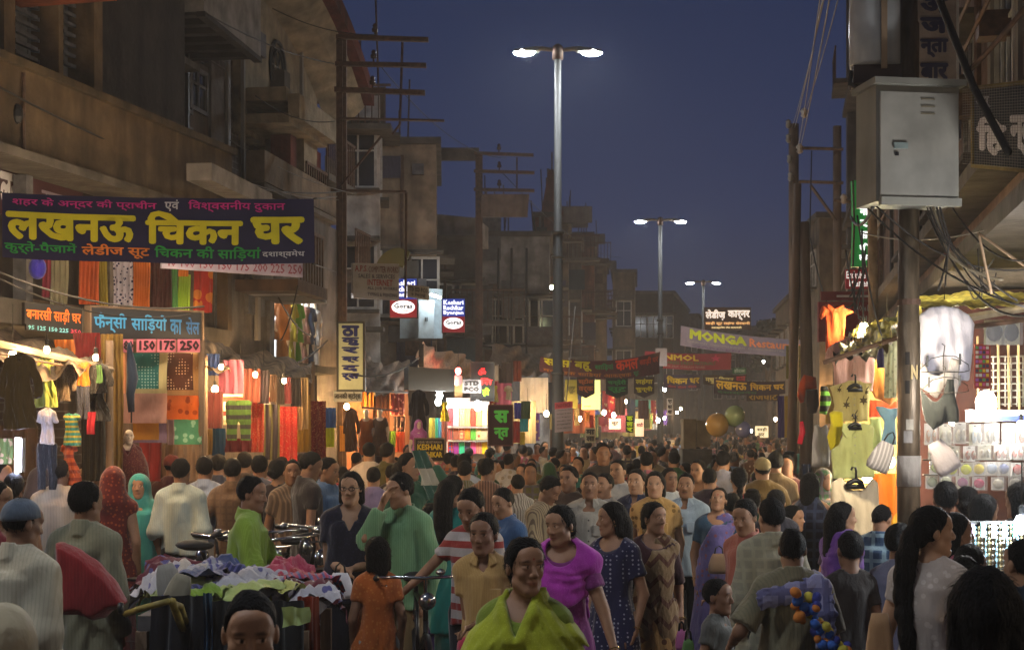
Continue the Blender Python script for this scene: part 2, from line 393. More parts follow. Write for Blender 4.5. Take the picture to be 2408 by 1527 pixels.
def body_mesh(r, h, hf, feat, zcut=None):
 """head, neck, torso, limbs, hands: one continuous surface"""
 T = r.T; hb = T.bounds(np.array((-.09, -.13, -.13)), np.array((.09, .12, .14)))
 fine = [(i, hb[0][i], hb[1][i], hf) for i in range(3)]
 for s in (-1, 1):
  if hf < .0075:
   for i in range(3): fine.append((i, r.wr[s][i]-.08, r.wr[s][i]+.08, .0105))
 xs = [r.wr[s][0] for s in (-1, 1)]+[-.24, .24]; ys = [r.wr[s][1] for s in (-1, 1)]+[-.2, .2, hb[0][1], hb[1][1]]; zs = [r.wr[s][2] for s in (-1, 1)]+[hb[1][2]]
 Fd = Field((min(xs)-.14, min(ys)-.14, -.03), (max(xs)+.14, max(ys)+.14, max(zs)+.14), h, fine)
 g = r.g; f = r.sex == 'f'; L = r.lean; B = r.bend
 tz = [z for z, _, _ in r.tor]; ty = [y for _, y, _ in r.tor]; tx = [x for _, _, x in r.tor]
 c = lambda z: (float(np.interp(z, tz, tx)), float(np.interp(z, tz, ty)))
 for z, rx, ry, rz in ((1.27, r.sw*.84, .10*g, .17), (1.07, .125*g, .095*g, .16), (.93, .142*g, .105*g, .12)):
  cx, cy = c(z); Fd.ell((cx, cy, z), (rx, ry, rz), .05)
 sb = r.neck[2]-.07
 Fd.cap((L-r.sw*.8, r.neck[1]-.01, sb+.005), (L+r.sw*.8, r.neck[1]-.01, sb+.005), .052, .052, .05)
 for s in (-1, 1):
  Fd.cap(r.neck+np.array((s*.03, 0, .01)), r.sh[s]+np.array((0, 0, .012)), .04, .045, .04)
  Fd.cap(r.sh[s], r.el[s], .047*g, .038*g, .03); Fd.cap(r.el[s], r.wr[s], .037*g, .024, .012)
  Fd.cap(r.hip[s], r.kn[s], .085*g, .055*g, .03); Fd.cap(r.kn[s], r.an[s], .052*g, .036, .02)
  Fd.cap(r.an[s]+np.array((0, .03, -.045)), r.an[s]+np.array((s*.015, -.13, -.05)), .036, .03, .02)
  d = r.wr[s]-r.el[s]; d = d/np.linalg.norm(d)
  side = np.cross(d, (0, 0, 1)) if abs(d[2]) < .85 else np.array((0, 1.0, 0)); side = side/np.linalg.norm(side)
  if side @ np.array((0, -1, 0)) < 0 and abs(d[2]) >= .85: side = -side
  pn = np.cross(side, d); pn /= np.linalg.norm(pn)
  curl = pn if pn[2] < 0 or abs(d[2]) > .85 else -pn
  if abs(d[2]) > .85: curl = np.array((-s, 0, 0.0))
  w0 = r.wr[s]
  Fd.cap(w0+d*.02-side*.012, w0+d*.075-side*.02, .019, .017, .015); Fd.cap(w0+d*.02+side*.012, w0+d*.075+side*.02, .019, .017, .015)
  for q, (o, ln) in enumerate(((-.031, .062), (-.011, .075), (.011, .08), (.031, .068))):
   a = w0+d*.085+side*o; m = a+(d*.85+curl*.45)*ln*.55; e = m+(d*.4+curl*.85)*ln*.5
   rr = max(.0095, hf*1.1)
   Fd.cap(a, m, rr*1.05, rr, .004); Fd.cap(m, e, rr, rr*.9, .004)
  a = w0+d*.03+side*.028; m = a+(d*.6+side*.6+curl*.3)*.045; Fd.cap(a, m, .012, .0105, .006); Fd.cap(m, m+(d*.8+curl*.4)*.03, .0105, .009, .004)
 Fd.cap(r.neck+np.array((0, 0, -.05)), T.fwd((0, .012, -.06)), .056 if not f else .048, .054 if not f else .045, .02)
 vr = np.random.default_rng(int(abs(r.var)*7)+3); va, vb, vc, vd = vr.uniform(-1, 1, 4)
 jw = (.058 if not f else .052)+.004*va
 Fd.ell((0, .014, .030), (.073, .093, .088), .0, T=T)
 Fd.ell((0, -.022, -.030), (jw+.004, .066, .082+.004*vb), .03, T=T)
 Fd.ell((0, -.066, -.098), (.024, .02, .018), .025, T=T)
 Fd.cap((-.040, -.012, -.062), (-.018, -.058, -.094), .022, .016, .03, T=T); Fd.cap((.040, -.012, -.062), (.018, -.058, -.094), .022, .016, .03, T=T)
 Fd.ell((0, -.06, .055), (.055, .026, .035), .03, T=T)
 if hf < .016:
  Fd.cap((-.040, -.076, .031), (.040, -.076, .031), .009 if f else .0115, .009 if f else .0115, .015, T=T)
  for s in (-1, 1):
   Fd.ell((s*.031, -.101, .010), (.018, .0165, .0115), .012, 's', T=T)
   Fd.ell((s*.0305, -.0735, .010), (.0145, .0125, .0115), .003, T=T)
   Fd.ell((s*.042, -.056, -.020+.004*vd), (.018+.004*vb, .018, .018), .02, T=T)
   Fd.ell((s*.0765, .010, -.004), (.010, .019, .031), .006, T=T)
   Fd.ell((s*.0125, -.096, -.030), (.0095, .011, .008), .006, T=T)
  Fd.cap((0, -.083, .022), (0, -.1035-.003*vc, -.022-.002*vb), .0075, .0115+.0015*vd, .010, T=T)
  Fd.cap((-.019, -.0815, -.0555), (.019, -.0815, -.0555), .0055, .0055, .008, T=T); Fd.cap((0, -.089, -.055), (0, -.089, -.056), .006, .006, .008, T=T)
  Fd.cap((-.015, -.0805, -.067), (.015, -.0805, -.067), .0065, .0065, .008, T=T); Fd.cap((0, -.086, -.067), (0, -.086, -.068), .006, .006, .008, T=T)
  if feat.get('open'): Fd.ell((0, -.094, -.0615), (.018, .008, .0055), .003, 's', T=T)
 v, tri, quad = Fd.arrays(0.0)
 q = np.stack(T(v[:, 0], v[:, 1], v[:, 2]), 1)
 col = np.ones((len(v), 3), np.float32)
 head = (q[:, 2] > -.115) & (np.abs(q[:, 0]) < .085) & (q[:, 2] < .14)
 fr = head & (q[:, 1] < -.045); ax_ = np.abs(q[:, 0]); vr2 = (vc+1)*.5
 def blend(mask, c, amt):
  w = (np.clip(mask, 0, 1)*amt*fr)[:, None]; col[:] = col*(1-w)+np.array(c)*w
 blend(1.4-((ax_-.0)/.027)**2-((q[:, 2]+.0615-.04*ax_*(vr2-.5))/.010)**2, (1.0, .62, .60) if f else (.85, .62, .58), .75)      # lips
 blend(1.3-((ax_-.0)/.024)**2-((q[:, 2]+.0615+.12*ax_*vr2)/.0028)**2, (.35, .18, .16) if not feat.get('open') else (1.9, 2.3, 2.6), .8)
 br = 1.25-((ax_-.031)/.022)**2-((q[:, 2]-.034+.18*np.maximum(ax_-.036, 0))/.0052)**2
 blend(br, (.10, .09, .09), .85)
 blend(1.3-((ax_-.031)/.019)**2-((q[:, 2]-.012)/.0105)**2, (.55, .48, .45), .7)
 if hf < .0145:
  blend(1.5-((ax_-.0305)/.0150)**2-((q[:, 2]-.0095)/.0074)**2, (2.4, 2.9, 3.5), 1)
  gz = feat.get('gaze', 0)*.005
  blend(1.6-((q[:, 0]-np.sign(q[:, 0])*.0305-gz)/.0060)**2-((q[:, 2]-.0095)/.0064)**2, (.04, .03, .03), 1)
  blend(1.2-((ax_-.0305)/.016)**2-((q[:, 2]-.0165)/.0028)**2, (.08, .07, .07), .9)
 else: blend(1.4-((ax_-.031)/.014)**2-((q[:, 2]-.010)/.006)**2, (.12, .1, .1), .9)
 if feat.get('mo'): blend(1.4-((ax_)/.034)**2-((q[:, 2]+.0475+.22*ax_)/.0062)**2, (.09, .08, .08), .9)
 if feat.get('stub'): blend((-.035-q[:, 2])*40, (.55, .52, .52), .6)
 if feat.get('bindi'): blend(1.6-(ax_/.005)**2-((q[:, 2]-.043)/.005)**2, (.9, .12, .12), 1)
 return v, tri, quad, col
def wob(seed, n=4, lo=8, hi=26):
 R = np.random.default_rng(seed); P_ = [(R.uniform(lo, hi), R.uniform(lo, hi), R.uniform(lo*.3, hi*.5), R.uniform(0, 6.3)) for _ in range(n)]
 def fn(X, Y, Z):
  o = 0
  for a, b, c, p in P_: o = o+np.sin(a*X*(1 if p > 3 else -1)+b*Y+c*Z+p)/n
  return o
 return fn
def hair_mesh(r, hf, style='short', seed=0):
 T = r.T; L = {'long': .62, 'pony': .60, 'braid': .5, 'shoulder': .26}.get(style, .14)
 hb = T.bounds(np.array((-.11, -.13, -.12)), np.array((.11, .16, .16)))
 lo = list(hb[0]-.03); hi = list(hb[1]+.03); lo[2] -= L; hi[1] += .10; lo[0] -= .05; hi[0] += .05
 Fd = Field(lo, hi, max(hf*1.15, .007)); wf = wob(seed, 6, 26, 110)
 fem = style in ('long', 'pony', 'bun', 'tied', 'braid', 'shoulder', 'bob')
 big = {'short': 0, 'bald': -.006, 'bushy': .005, 'bob': .006}.get(style, .004)
 def cr(X, Y, Z):
  x, y, z = T(X, Y, Z)
  rx, ry, rz = (.081+big, .102+big, .096+big) if fem else (.0785+big, .101+big, .098+big)
  yy = y-.014; zz = z-.034
  k0 = np.sqrt((x/rx)**2+(yy/ry)**2+(zz/rz)**2); k1 = np.sqrt((x/rx**2)**2+(yy/ry**2)**2+(zz/rz**2)**2)
  d = (k0*(k0-1)/np.maximum(k1, 1e-6))*T.sc
  zl = np.interp(y, [-.10, -.066, -.045, -.022, -.004, .03, .10], [.088, .080, .062, .030, -.020, -.047, -.072] if not fem else [.082, .073, .052, .018, -.028, -.047, -.075])
  if style == 'bald': zl = np.interp(y, [-.10, -.04, -.0, .03, .10], [.12, .10, .02, -.045, -.07])
  if fem: d = d+.006*np.exp(-(x/.006)**2)*(z > .05)
  else: zl = zl+.006*np.sin(x*60+seed)+.25*np.maximum(np.abs(x)-.045, 0)*(y < -.03)
  d = d+(.010 if not fem else .005)*np.clip(1-(z-zl)/.04, 0, 1)+.0016*np.sin(x*190+9*np.sin(y*40+seed)+z*25)
  zl = zl+(.004 if fem else .007)*np.sin(x*130+seed)
  d = np.maximum(d, (zl-z)*.8*T.sc)
  return d+wf(X, Y, Z)*(.0035 if fem else .0065)
 Fd.all(cr, 'u')
 Fd.D = np.minimum(Fd.D, BIG)
 F3 = lambda p: T.fwd(p)
 if fem and style != 'bob':
  Fd.ell((0, .07, -.01), (.062, .05, .065), .02, T=T)
 if style == 'bob' or style == 'shoulder':
  for s in (-1, 1): Fd.cap((s*.062, .03, .03), (s*.07, .035, -.09), .035, .03, .02, T=T)
  Fd.cap((0, .07, 0), (0, .075, -.10), .06, .05, .03, T=T)
  if style == 'shoulder': Fd.cap(F3((0, .08, -.05)), F3((0, .10, -.05))+np.array((0, .01, -.2)), .07, .05, .03)
 if style == 'bun': Fd.ell((0, .125, -.015), (.042, .035, .038), .01, T=T)
 if style == 'tied': Fd.ell((0, .115, -.045), (.030, .028, .045), .012, T=T)
 if style in ('long', 'pony', 'braid'):
  a = F3((0, .105, -.02 if style != 'long' else .02)); n = 6; ln = {'long': .42, 'pony': .52, 'braid': .42}[style]
  w = {'long': .075, 'pony': .046, 'braid': .026}[style]; pr = a
  for i in range(1, n+1):
   t = i/n; q = a+np.array((.0+.015*math.sin(t*4), .035*math.sin(t*2.2)+.02, -ln*t)); Fd.cap(pr, q, w*(1-.1*t), w*(1-.35*t*t), .02); pr = q
  if style == 'braid': Fd.all(lambda X, Y, Z: .004*np.sin(Z*2*PI/.05)+0*X, '+')
  else: Fd.all(lambda X, Y, Z: .003*np.sin(X*150+Y*120+Z*6)*(Z < a[2]), '+')
 return Fd.arrays(0)
def add_strands(arr, r, n, ln, seed):
 v, t, q = arr; v = np.asarray(v); R_ = np.random.default_rng(seed); idx = R_.integers(0, len(v), n)
 c_ = v.mean(0); b = v[idx]; out = b-c_; out[:, 2] *= .6; out /= np.maximum(np.linalg.norm(out, axis=1), 1e-6)[:, None]
 g_ = np.tile(np.array((0, .25, -1.0)), (n, 1))+R_.normal(0, .35, (n, 3)); g_ -= out*(g_*out).sum(1)[:, None]; g_ /= np.maximum(np.linalg.norm(g_, axis=1), 1e-6)[:, None]
 w_ = np.cross(g_, out); L_ = (ln*R_.uniform(.5, 1.2, n))[:, None]; wd = .0011
 p0 = b-out*.002; p1 = b+g_*L_*.5+out*(.002+.0025*R_.random((n, 1))); p2 = b+g_*L_+out*(.0005+.004*R_.random((n, 1)))
 V = np.concatenate([v, p0-w_*wd, p0+w_*wd, p1+w_*wd, p1-w_*wd, p2]); k = len(v); i = np.arange(n)
 Q = np.stack([k+i, k+n+i, k+2*n+i, k+3*n+i], 1); T3 = np.stack([k+3*n+i, k+2*n+i, k+4*n+i], 1)
 q2 = np.concatenate([np.asarray(q).reshape(-1, 4), Q]).astype(np.int64); t2 = np.concatenate([np.asarray(t).reshape(-1, 3), T3]).astype(np.int64)
 return V.astype(np.float32), t2, q2
def neck_cut(Fd, r, rad=.061, vneck=0, u=0):
 n = r.neck
 Fd.cap(n+np.array((0, -.004, .045)), n+np.array((0, -.015, .16)), rad, rad+.006, 0, 's')
 if vneck:
  z0 = n[2]-vneck
  Fd.op(lambda X, Y, Z: np.maximum(np.maximum(np.abs(X-n[0])-(Z-z0)*.45, z0-Z)+0*Y, Y-(n[1]-.02)), (-.2, -.35, z0), (.2, n[1], n[2]+.1), 0, 's')
 if u:
  Fd.op(lambda X, Y, Z: np.maximum(np.sqrt(((X-n[0])/.09)**2+((Z-n[2]-.0)/u)**2)*.09-.09+0*Y, Y-(n[1]-.01)), (-.2, -.35, n[2]-u), (.2, n[1], n[2]+.1), 0, 's')
def torso_loft(Fd, r, hem, slack=.02, flare=0.0, folds=.006, seed=0, top=1.37, k=.03):
 g = r.g; R = np.random.default_rng(seed); p1, p2, p3 = R.uniform(0, 6, 3); w2 = wob(seed+5, 4, 8, 22)
 sw = r.sw; tz = [z for z, _, _ in r.tor]; ty = [y for _, y, _ in r.tor]; tx = [x for _, _, x in r.tor]
 zs = [min(hem, .9)-.3, .80, .93, 1.07, 1.22, 1.34, top-abs(r.bend)*.25]
 fem = r.sex == 'f'
 slack = slack*.62
 wa = [.158*g+flare*1.6, .156*g+flare, .150*g+flare*.6, (.128 if fem else .137)*g, sw*.92, sw*.99, sw*.84]
 ba = [.125*g+flare*1.4, .122*g+flare*.9, .116*g+flare*.5, .108*g, (.122 if fem else .115)*g, .112*g, .085*g]
 a = [w+slack for w in wa]; b = [w+slack for w in ba]
 def ex(x, y, Z):
  th = np.arctan2(x, -y); low = np.clip((1.25-Z)/.5, 0, 1.3)
  return 1.7*folds*(np.sin(5*th+p1+3*Z)*low+.8*np.sin(11*th+p2+5*np.sin(Z*6+p3))*low*.7+1.2*w2(x, y*1.3, Z))
 Fd.loft(zs, a, b, [float(np.interp(z, tz, ty)) for z in zs], k, ex, xc=[float(np.interp(z, tz, tx)) for z in zs])
def sleeves(Fd, r, frac, slack=.018, folds=.004, seed=0, only=None, flare=0):
 slack = slack*.62
 for s in (-1, 1):
  if only and s != only: continue
  S_, E_, W_ = r.sh[s], r.el[s], r.wr[s]; g = r.g
  path = [S_, E_, W_]; lens = [np.linalg.norm(E_-S_), np.linalg.norm(W_-E_)]
  tot = frac*sum(lens); wf = wob(seed+s, 4, 22, 48)
  def fn(X, Y, Z):
   def cp(a, b, ra, rb):
    ba = b-a; t = np.clip(((X-a[0])*ba[0]+(Y-a[1])*ba[1]+(Z-a[2])*ba[2])/(ba @ ba), 0, 1)
    return np.sqrt((X-a[0]-t*ba[0])**2+(Y-a[1]-t*ba[1])**2+(Z-a[2]-t*ba[2])**2)-(ra+(rb-ra)*t), t
   if tot <= lens[0]:
    q = S_+(E_-S_)*(tot/lens[0]); d, t = cp(S_, E_, .048*g+slack*.7, .043*g+slack*1.5+flare)
    u = (E_-S_)/lens[0]; cut = (X-q[0])*u[0]+(Y-q[1])*u[1]+(Z-q[2])*u[2]
    d = np.maximum(d, cut)
   else:
    d1, t = cp(S_, E_, .048*g+slack*.7, .045*g+slack*1.15); fr = (tot-lens[0])/lens[1]
    d2, t2 = cp(E_, W_, .046*g+slack*1.2, .030*g+slack*.9); q = E_+(W_-E_)*fr; u = (W_-E_)/lens[1]
    cut = (X-q[0])*u[0]+(Y-q[1])*u[1]+(Z-q[2])*u[2]; d2 = np.maximum(d2, cut)
    k = .03; h = np.clip(.5+.5*(d1-d2)/k, 0, 1); d = d1*(1-h)+d2*h-k*h*(1-h)
   return d+1.8*folds*wf(X, Y, Z)
  pts = np.array(path); Fd.op(fn, pts.min(0)-.08, pts.max(0)+.08, .03)
def gfield(r, h, lo_z, hi_z=1.56, wide=.0, arms=True):
 xs = [r.sh[-1][0]-.12-wide, r.sh[1][0]+.12+wide, -.26-wide, .26+wide]; ys = [-.24-wide, .24+wide, r.sh[1][1]-.15]; hz = hi_z
 if arms:
  xs += [r.wr[s][0] for s in (-1, 1)]+[r.el[s][0] for s in (-1, 1)]; ys += [r.wr[s][1]-.03 for s in (-1, 1)]+[r.el[s][1]+.05 for s in (-1, 1)]
  hz = max(hz, max(r.wr[s][2] for s in (-1, 1))+.05)
 return Field((min(xs)-.07, min(ys)-.05, lo_z-.05), (max(xs)+.07, max(ys)+.07, hz), h)
def top_garment(r, h, hem=.86, sleeve=.30, slack=.02, flare=0, folds=.006, neck=.060, vneck=0, collar=True, seed=0, u=0, sfl=.0, tuck=False):
 lo = hem if not sleeve > .5 else min(hem, r.wr[-1][2]-.1, r.wr[1][2]-.1)
 Fd = gfield(r, h, lo)
 torso_loft(Fd, r, hem, slack, flare, folds, seed)
 for s in (-1, 1): Fd.cap(r.neck+np.array((s*.03, -.01, .0)), r.sh[s]+np.array((0, 0, .006)), .054+slack*.3, .047+slack*.4, .05)
 sb = r.neck[2]-.065; Fd.cap((r.neck[0]-r.sw*.72, r.neck[1]-.004, sb), (r.neck[0]+r.sw*.72, r.neck[1]-.004, sb), .075, .075, .04)
 def hc(X, Y, Z): return hem+.012*np.sin(14*X+seed)-Z+0*Y
 Fd.all(hc, 'i')
 if sleeve: sleeves(Fd, r, sleeve, slack, folds*.9, seed, flare=sfl)
 neck_cut(Fd, r, neck, vneck, u)
 if collar:
  n = r.neck
  def ring(X, Y, Z):
   rr = np.sqrt((X-n[0])**2+((Y-n[1])*1.0)**2); zz = Z-(n[2]+.025)
   d = np.abs(rr-.068-zz*-.25)-max(.0065, h*.55)
   d = np.maximum(np.maximum(d, zz-.026-.3*(Y-n[1])), -.045-zz)
   if vneck: d = np.maximum(d, -(np.maximum(np.abs(X-n[0])-(.035+.3*zz), Y-n[1])))
   return d
  Fd.op(ring, n-.12, n+.12, .004)
  Fd.op(lambda X, Y, Z: -.0045*np.exp(-((X-n[0])/.014)**2)*(Y < n[1]-.03)+0*Z, (-.1, -.4, hem), (.1, .0, n[2]-.03), 0, '+')
 return Fd.arrays(0)
def trousers(r, h, slack=.02, top=.98, seed=0, wide=0):
 Fd = Field((-.30-wide, -.30, .03), (.30+wide, .30, top+.05), h)
 Fd.ell((0, 0, .93), (.142*r.g+slack*.6, .108*r.g+slack*.6, .13), .02)
 wf = wob(seed, 4, 14, 40)
 for s in (-1, 1):
  Fd.cap(r.hip[s], r.kn[s], .09*r.g+slack*.7, .062*r.g+slack+wide*.3, .03); Fd.cap(r.kn[s], r.an[s]+np.array((0, 0, -.02)), .062*r.g+slack+wide*.3, .05+slack+wide*.5, .02)
 Fd.all(lambda X, Y, Z: .004*wf(X, Y, Z), '+')
 Fd.all(lambda X, Y, Z: np.maximum(Z-top, .05-Z)+0*X+0*Y, 'i')
 return Fd.arrays(0)
def skirt(r, h, top=1.0, flare=.05, folds=.012, seed=0, n=9, s=1.0):
 Fd = Field((-.42, -.40, .0), (.42, .40, top+.05), h); R = np.random.default_rng(seed); p1, p2 = R.uniform(0, 6, 2); g = r.g
 def ex(x, y, Z):
  th = np.arctan2(x, -y); low = np.clip((1.0-Z)/.8, 0, 1)
  return folds*low*(np.sin(n*th+p1+2*np.sin(Z*3))+.5*np.sin(2.3*n*th+p2))
 Fd.loft([.02, .4, .75, .93, top+.02], [(.185*g+flare*1.8)*s, (.178*g+flare)*s, (.165*g+flare*.3)*s, .158*g*s, .14*g*s], [(.16*g+flare*1.8)*s, (.155*g+flare)*s, (.145*g+flare*.3)*s, .135*g*s, .12*g*s], None, .02, ex)
 return Fd.arrays(0)
def pallu(r, h, seed=0, side=1, width=.17, slack=.035):
 """sari end: wrapped round the hips, across the chest and over one shoulder, falling behind"""
 Fd = gfield(r, h, .55, 1.52, arms=False); g = r.g
 torso_loft(Fd, r, .55, slack, .01, .003, seed)
 for s in (-1, 1): Fd.cap(r.neck+np.array((s*.03, -.01, .0)), r.sh[s]*np.array((.93, 1, 1))+np.array((0, 0, .006)), .05+slack*.5, .054+slack*.5, .045)
 n = r.neck
 def band(X, Y, Z):
  cf = side*(.115-(1.44-Z)*.42)+.0*X
  df = np.abs(X-cf-n[0])-width*(.62+.5*np.clip((1.40-Z)*1.2, 0, .9))
  db = np.abs(X-side*.10)-width*.72
  d = np.where(Y < n[1]+.0, df, np.maximum(db, .62-Z))
  low = np.abs(Z-.80)-.24     # wrap at the hips
  return np.minimum(d, np.maximum(low, Z-1.02))
 Fd.all(lambda X, Y, Z: band(X, Y, Z)*.9, 'i')
 def fold(X, Y, Z):
  u = (X*side-(-(1.44-Z)*.42))*1.0
  return .005*np.sin(u*2*PI/.035+2*np.sin(Z*9+seed))*(Z > .9)+0*Y
 Fd.all(fold, '+')
 neck_cut(Fd, r, .075)
 return Fd.arrays(0)
def dupatta(r, h, seed=0, low=1.14, slack=.045):
 """a cowl of cloth over both shoulders, hanging in curved folds on the chest"""
 Fd = gfield(r, h, low-.25, 1.54, wide=.03, arms=False)
 torso_loft(Fd, r, low-.2, slack, 0, .002, seed, top=1.39)
 for s in (-1, 1): Fd.cap(r.neck+np.array((s*.02, -.01, .0)), r.sh[s]+np.array((s*.015, 0, .0)), .045+slack, .052+slack*.75, .05)
 n = r.neck
 Fd.all(lambda X, Y, Z: (low+2.6*(X-n[0])**2*0+np.where(Y < n[1], 0, -.12)-.9*np.abs(X-n[0])*-1*(.55))-Z+0*Y, 'i')
 Fd.all(lambda X, Y, Z: .0062*np.sin((Z-n[2]-2.4*(X-n[0])**2+.25*np.abs(X-n[0]))*2*PI/.046+1.8*np.sin(X*11+seed)+1.6*np.sin(Z*23+X*5))*np.clip((1.45-Z)*8, .2, 1)*(.65+.5*np.sin(X*14+Z*19+seed))+.004*np.sin(X*31+Z*47+Y*12), '+')
 neck_cut(Fd, r, .068, u=.085)
 return Fd.arrays(0)
def shawl(r, h, seed=0, low=.55, wide=.10, vneck=.16):
 Fd = gfield(r, h, low, 1.55, wide=.18, arms=False)
 n = r.neck; zs = [low-.05, .80, 1.0, 1.18, 1.32, 1.41, 1.455, 1.50]
 a = [.19+wide, .205+wide, .212+wide*.9, .20+wide*.7, .182+wide*.35, .145, .095, .076]; b = [.21, .21, .205, .19, .165, .13, .09, .075]
 w2 = wob(seed, 4, 5, 12); w3 = wob(seed+9, 3, 4, 10)
 def ex(x, y, Z):
  q = w2(x, y, Z); w = 1/(1+np.exp(-(x+.02)/.03)); e = np.clip(.4+w3(x, y, Z), 0, 1)
  return e*(.008*np.sin((x*.9+Z)*2*PI/.12+5*q)+.006*np.sin((x*1.4+Z)*2*PI/.055+4*q))*w+e*(.008*np.sin((-x*.9+Z)*2*PI/.11+5*q)+.006*np.sin((-x*1.3+Z)*2*PI/.05+4*q))*(1-w)+.010*q
 Fd.loft(zs, a, b, [0, 0, 0, .0, .01, .015, .02, .02], .0, ex)
 z0 = n[2]-vneck
 Fd.op(lambda X, Y, Z: np.maximum(np.abs(X+.02)-(Z-z0)*.36+0*Y, Y-(n[1]-.03)), (-.25, -.4, z0), (.25, n[1], 1.6), .012, 's')
 neck_cut(Fd, r, .062)
 Fd.op(lambda X, Y, Z: -.016*np.exp(-((np.abs(X+.02)-(Z-z0)*.40-.025)/.020)**2)*(Y < n[1]-.02)*(Z > z0-.02), (-.25, -.4, z0-.05), (.25, n[1], 1.5), 0, '+')
 Fd.all(lambda X, Y, Z: low+.10*np.abs(X)-Z+0*Y, 'i')
 return Fd.arrays(0)
def headcover(r, h, low=1.05, seed=0, cap=False, face=True):
 T = r.T; Fd = gfield(r, h, low, 1.82, arms=False); wf = wob(seed, 5, 14, 36)
 Fd.ell((0, .018, .036), (.092, .110, .104) if not cap else (.086, .104, .098), .0, T=T)
 if not cap:
  Fd.cap(T.fwd((0, .045, -.02)), r.neck+np.array((0, .04, -.02)), .10, .12, .05)
  torso_loft(Fd, r, low, .035, 0, .005, seed)
  for s in (-1, 1): Fd.cap(r.neck+np.array((s*.03, .0, .0)), r.sh[s]+np.array((0, 0, .006)), .075, .07, .05)
  if face: Fd.ell((0, -.115, -.035), (.066, .10, .098), .01, 's', T=T)
  Fd.all(lambda X, Y, Z: low+.1*np.sin(4*X+seed)-Z+0*Y, 'i')
 else:
  Fd.op(lambda X, Y, Z: .9*((lambda q: np.interp(q[1], [-.1, 0, .1], [.055, .03, .0])-q[2])(T(X, Y, Z))), (-.3, -.3, 1.3), (.3, .3, 1.8), 0, 'i')
 Fd.all(lambda X, Y, Z: .0045*wf(X, Y, Z), '+')
 return Fd.arrays(0)
SKIN = [(.36, .20, .115), (.28, .145, .08), (.20, .098, .054), (.15, .072, .04)]
HAIRM = lambda g=0: mat('hair_%d' % g, [(.008, .007, .007), (.16, .15, .14)][g], rough=.68, noise=.5, nscale=60, bump=2.2, bscale=150, stretch=(1, 1, .25), spec=.12)
def parts_of(o, name, arr, m, h=None):
 v, t, q = arr[:3]
 if len(t)+len(q) == 0: return None
 return link(name, fast_mesh(name, v, t, q, arr[3] if len(arr) > 3 else None), m, o)
def person(x, y, d, label, yaw=0, head=(0, 0, 0), sex='m', girth=1.0, arms=('down', 'down'), wear=(), hair='short', skin=1, H=None, hs=None, group=None,
           feat=None, stride=.05, lean=0, bend=0, seed=None, hm=0, q=1.0, X=None, gz=0, roll=0, cat='person'):
 """y is where the top of the head shows at distance d"""
 seed = int(abs(x)*3+y) if seed is None else seed
 if H is None: H = EYE-(y-HY)*d/F
 if hs is None: hs = .925 if sex != 'c' else min(1.35, 1+(1.6-H)*.5)
 topz = 1.44-abs(bend)*.25+.065+.085*hs+.125*hs
 sc = H/topz
 root = thing('person', label, cat, ((x-CX)*d/F if X is None else X, d, gz), math.radians(yaw), group); root.scale = (sc,)*3
 if roll: root.rotation_euler = (0, math.radians(roll), math.radians(yaw))
 px = d/1531*q
 hf = min(max(1.5*px/sc, .0052), .024); h = min(max(2.45*px/sc, .012), .034)
 r = Rig(sex, girth, head[0]-yaw, head[1], head[2], arms[0], arms[1], hs, stride, lean, bend)
 feat = feat or {}; r.var = abs(x)+y
 parts_of(root, 'body', body_mesh(r, .034 if d < 20 else .045, hf, feat), mat('skin_%d' % skin, SKIN[skin], rough=.55, noise=.12, nscale=14, bump=.15, bscale=200, attr='tint', spec=.35))
 if hair:
  ha = hair_mesh(r, hf, hair, seed)
  if d < 15 and q == 1.0: ha = add_strands(ha, r, 800 if d < 10 else 300, .035 if hair in ('short', 'bushy', 'bald') else .045, seed)
  parts_of(root, 'hair', ha, HAIRM(hm))
 for wr in wear:
  kind, m = wr[0], wr[1]; kw = dict(wr[2]) if len(wr) > 2 else {}
  if isinstance(m, str): m = fab(m)
  elif isinstance(m, tuple): m = fab(*m) if isinstance(m[0], str) else fab(m)
  kw.setdefault('seed', seed)
  if kind == 'shirt': a = top_garment(r, h, **{**dict(hem=.80, sleeve=.93, collar=True), **kw})
  elif kind == 'half': kind = 'shirt'; a = top_garment(r, h, **{**dict(hem=.80, sleeve=.27, collar=True, slack=.024), **kw})
  elif kind == 'tee': kind = 't_shirt'; a = top_garment(r, h, **{**dict(hem=.82, sleeve=.27, collar=False), **kw})
  elif kind == 'kurta': a = top_garment(r, h, **{**dict(hem=.52, sleeve=.93, collar=True, flare=.015, slack=.026, folds=.008), **kw})
  elif kind == 'kameez': a = top_garment(r, h, **{**dict(hem=.50, sleeve=.28, collar=False, flare=.03, u=.06), **kw})
  elif kind == 'blouse': a = top_garment(r, h, **{**dict(hem=1.03, sleeve=.30, collar=False, slack=.012, u=.06, folds=.003), **kw})
  elif kind == 'trousers': a = trousers(r, max(h*2, .03), **kw)
  elif kind == 'skirt': a = skirt(r, max(h*1.6, .022), **kw)
  elif kind == 'sari': a = skirt(r, max(h*1.6, .022), **kw)
  elif kind == 'pallu': a = pallu(r, h, **kw)
  elif kind == 'dupatta': a = dupatta(r, h, **kw)
  elif kind == 'shawl': a = shawl(r, h, **kw)
  elif kind == 'headscarf': a = headcover(r, max(h*.8, .009), **kw)
  elif kind == 'cap': a = headcover(r, max(h*.7, .007), cap=True, **kw)
  o = parts_of(root, kind, a, m)
 root['_r'] = 0; del root['_r']
 PEOPLE[label] = (root, r, sc)
 return root
PEOPLE = {}
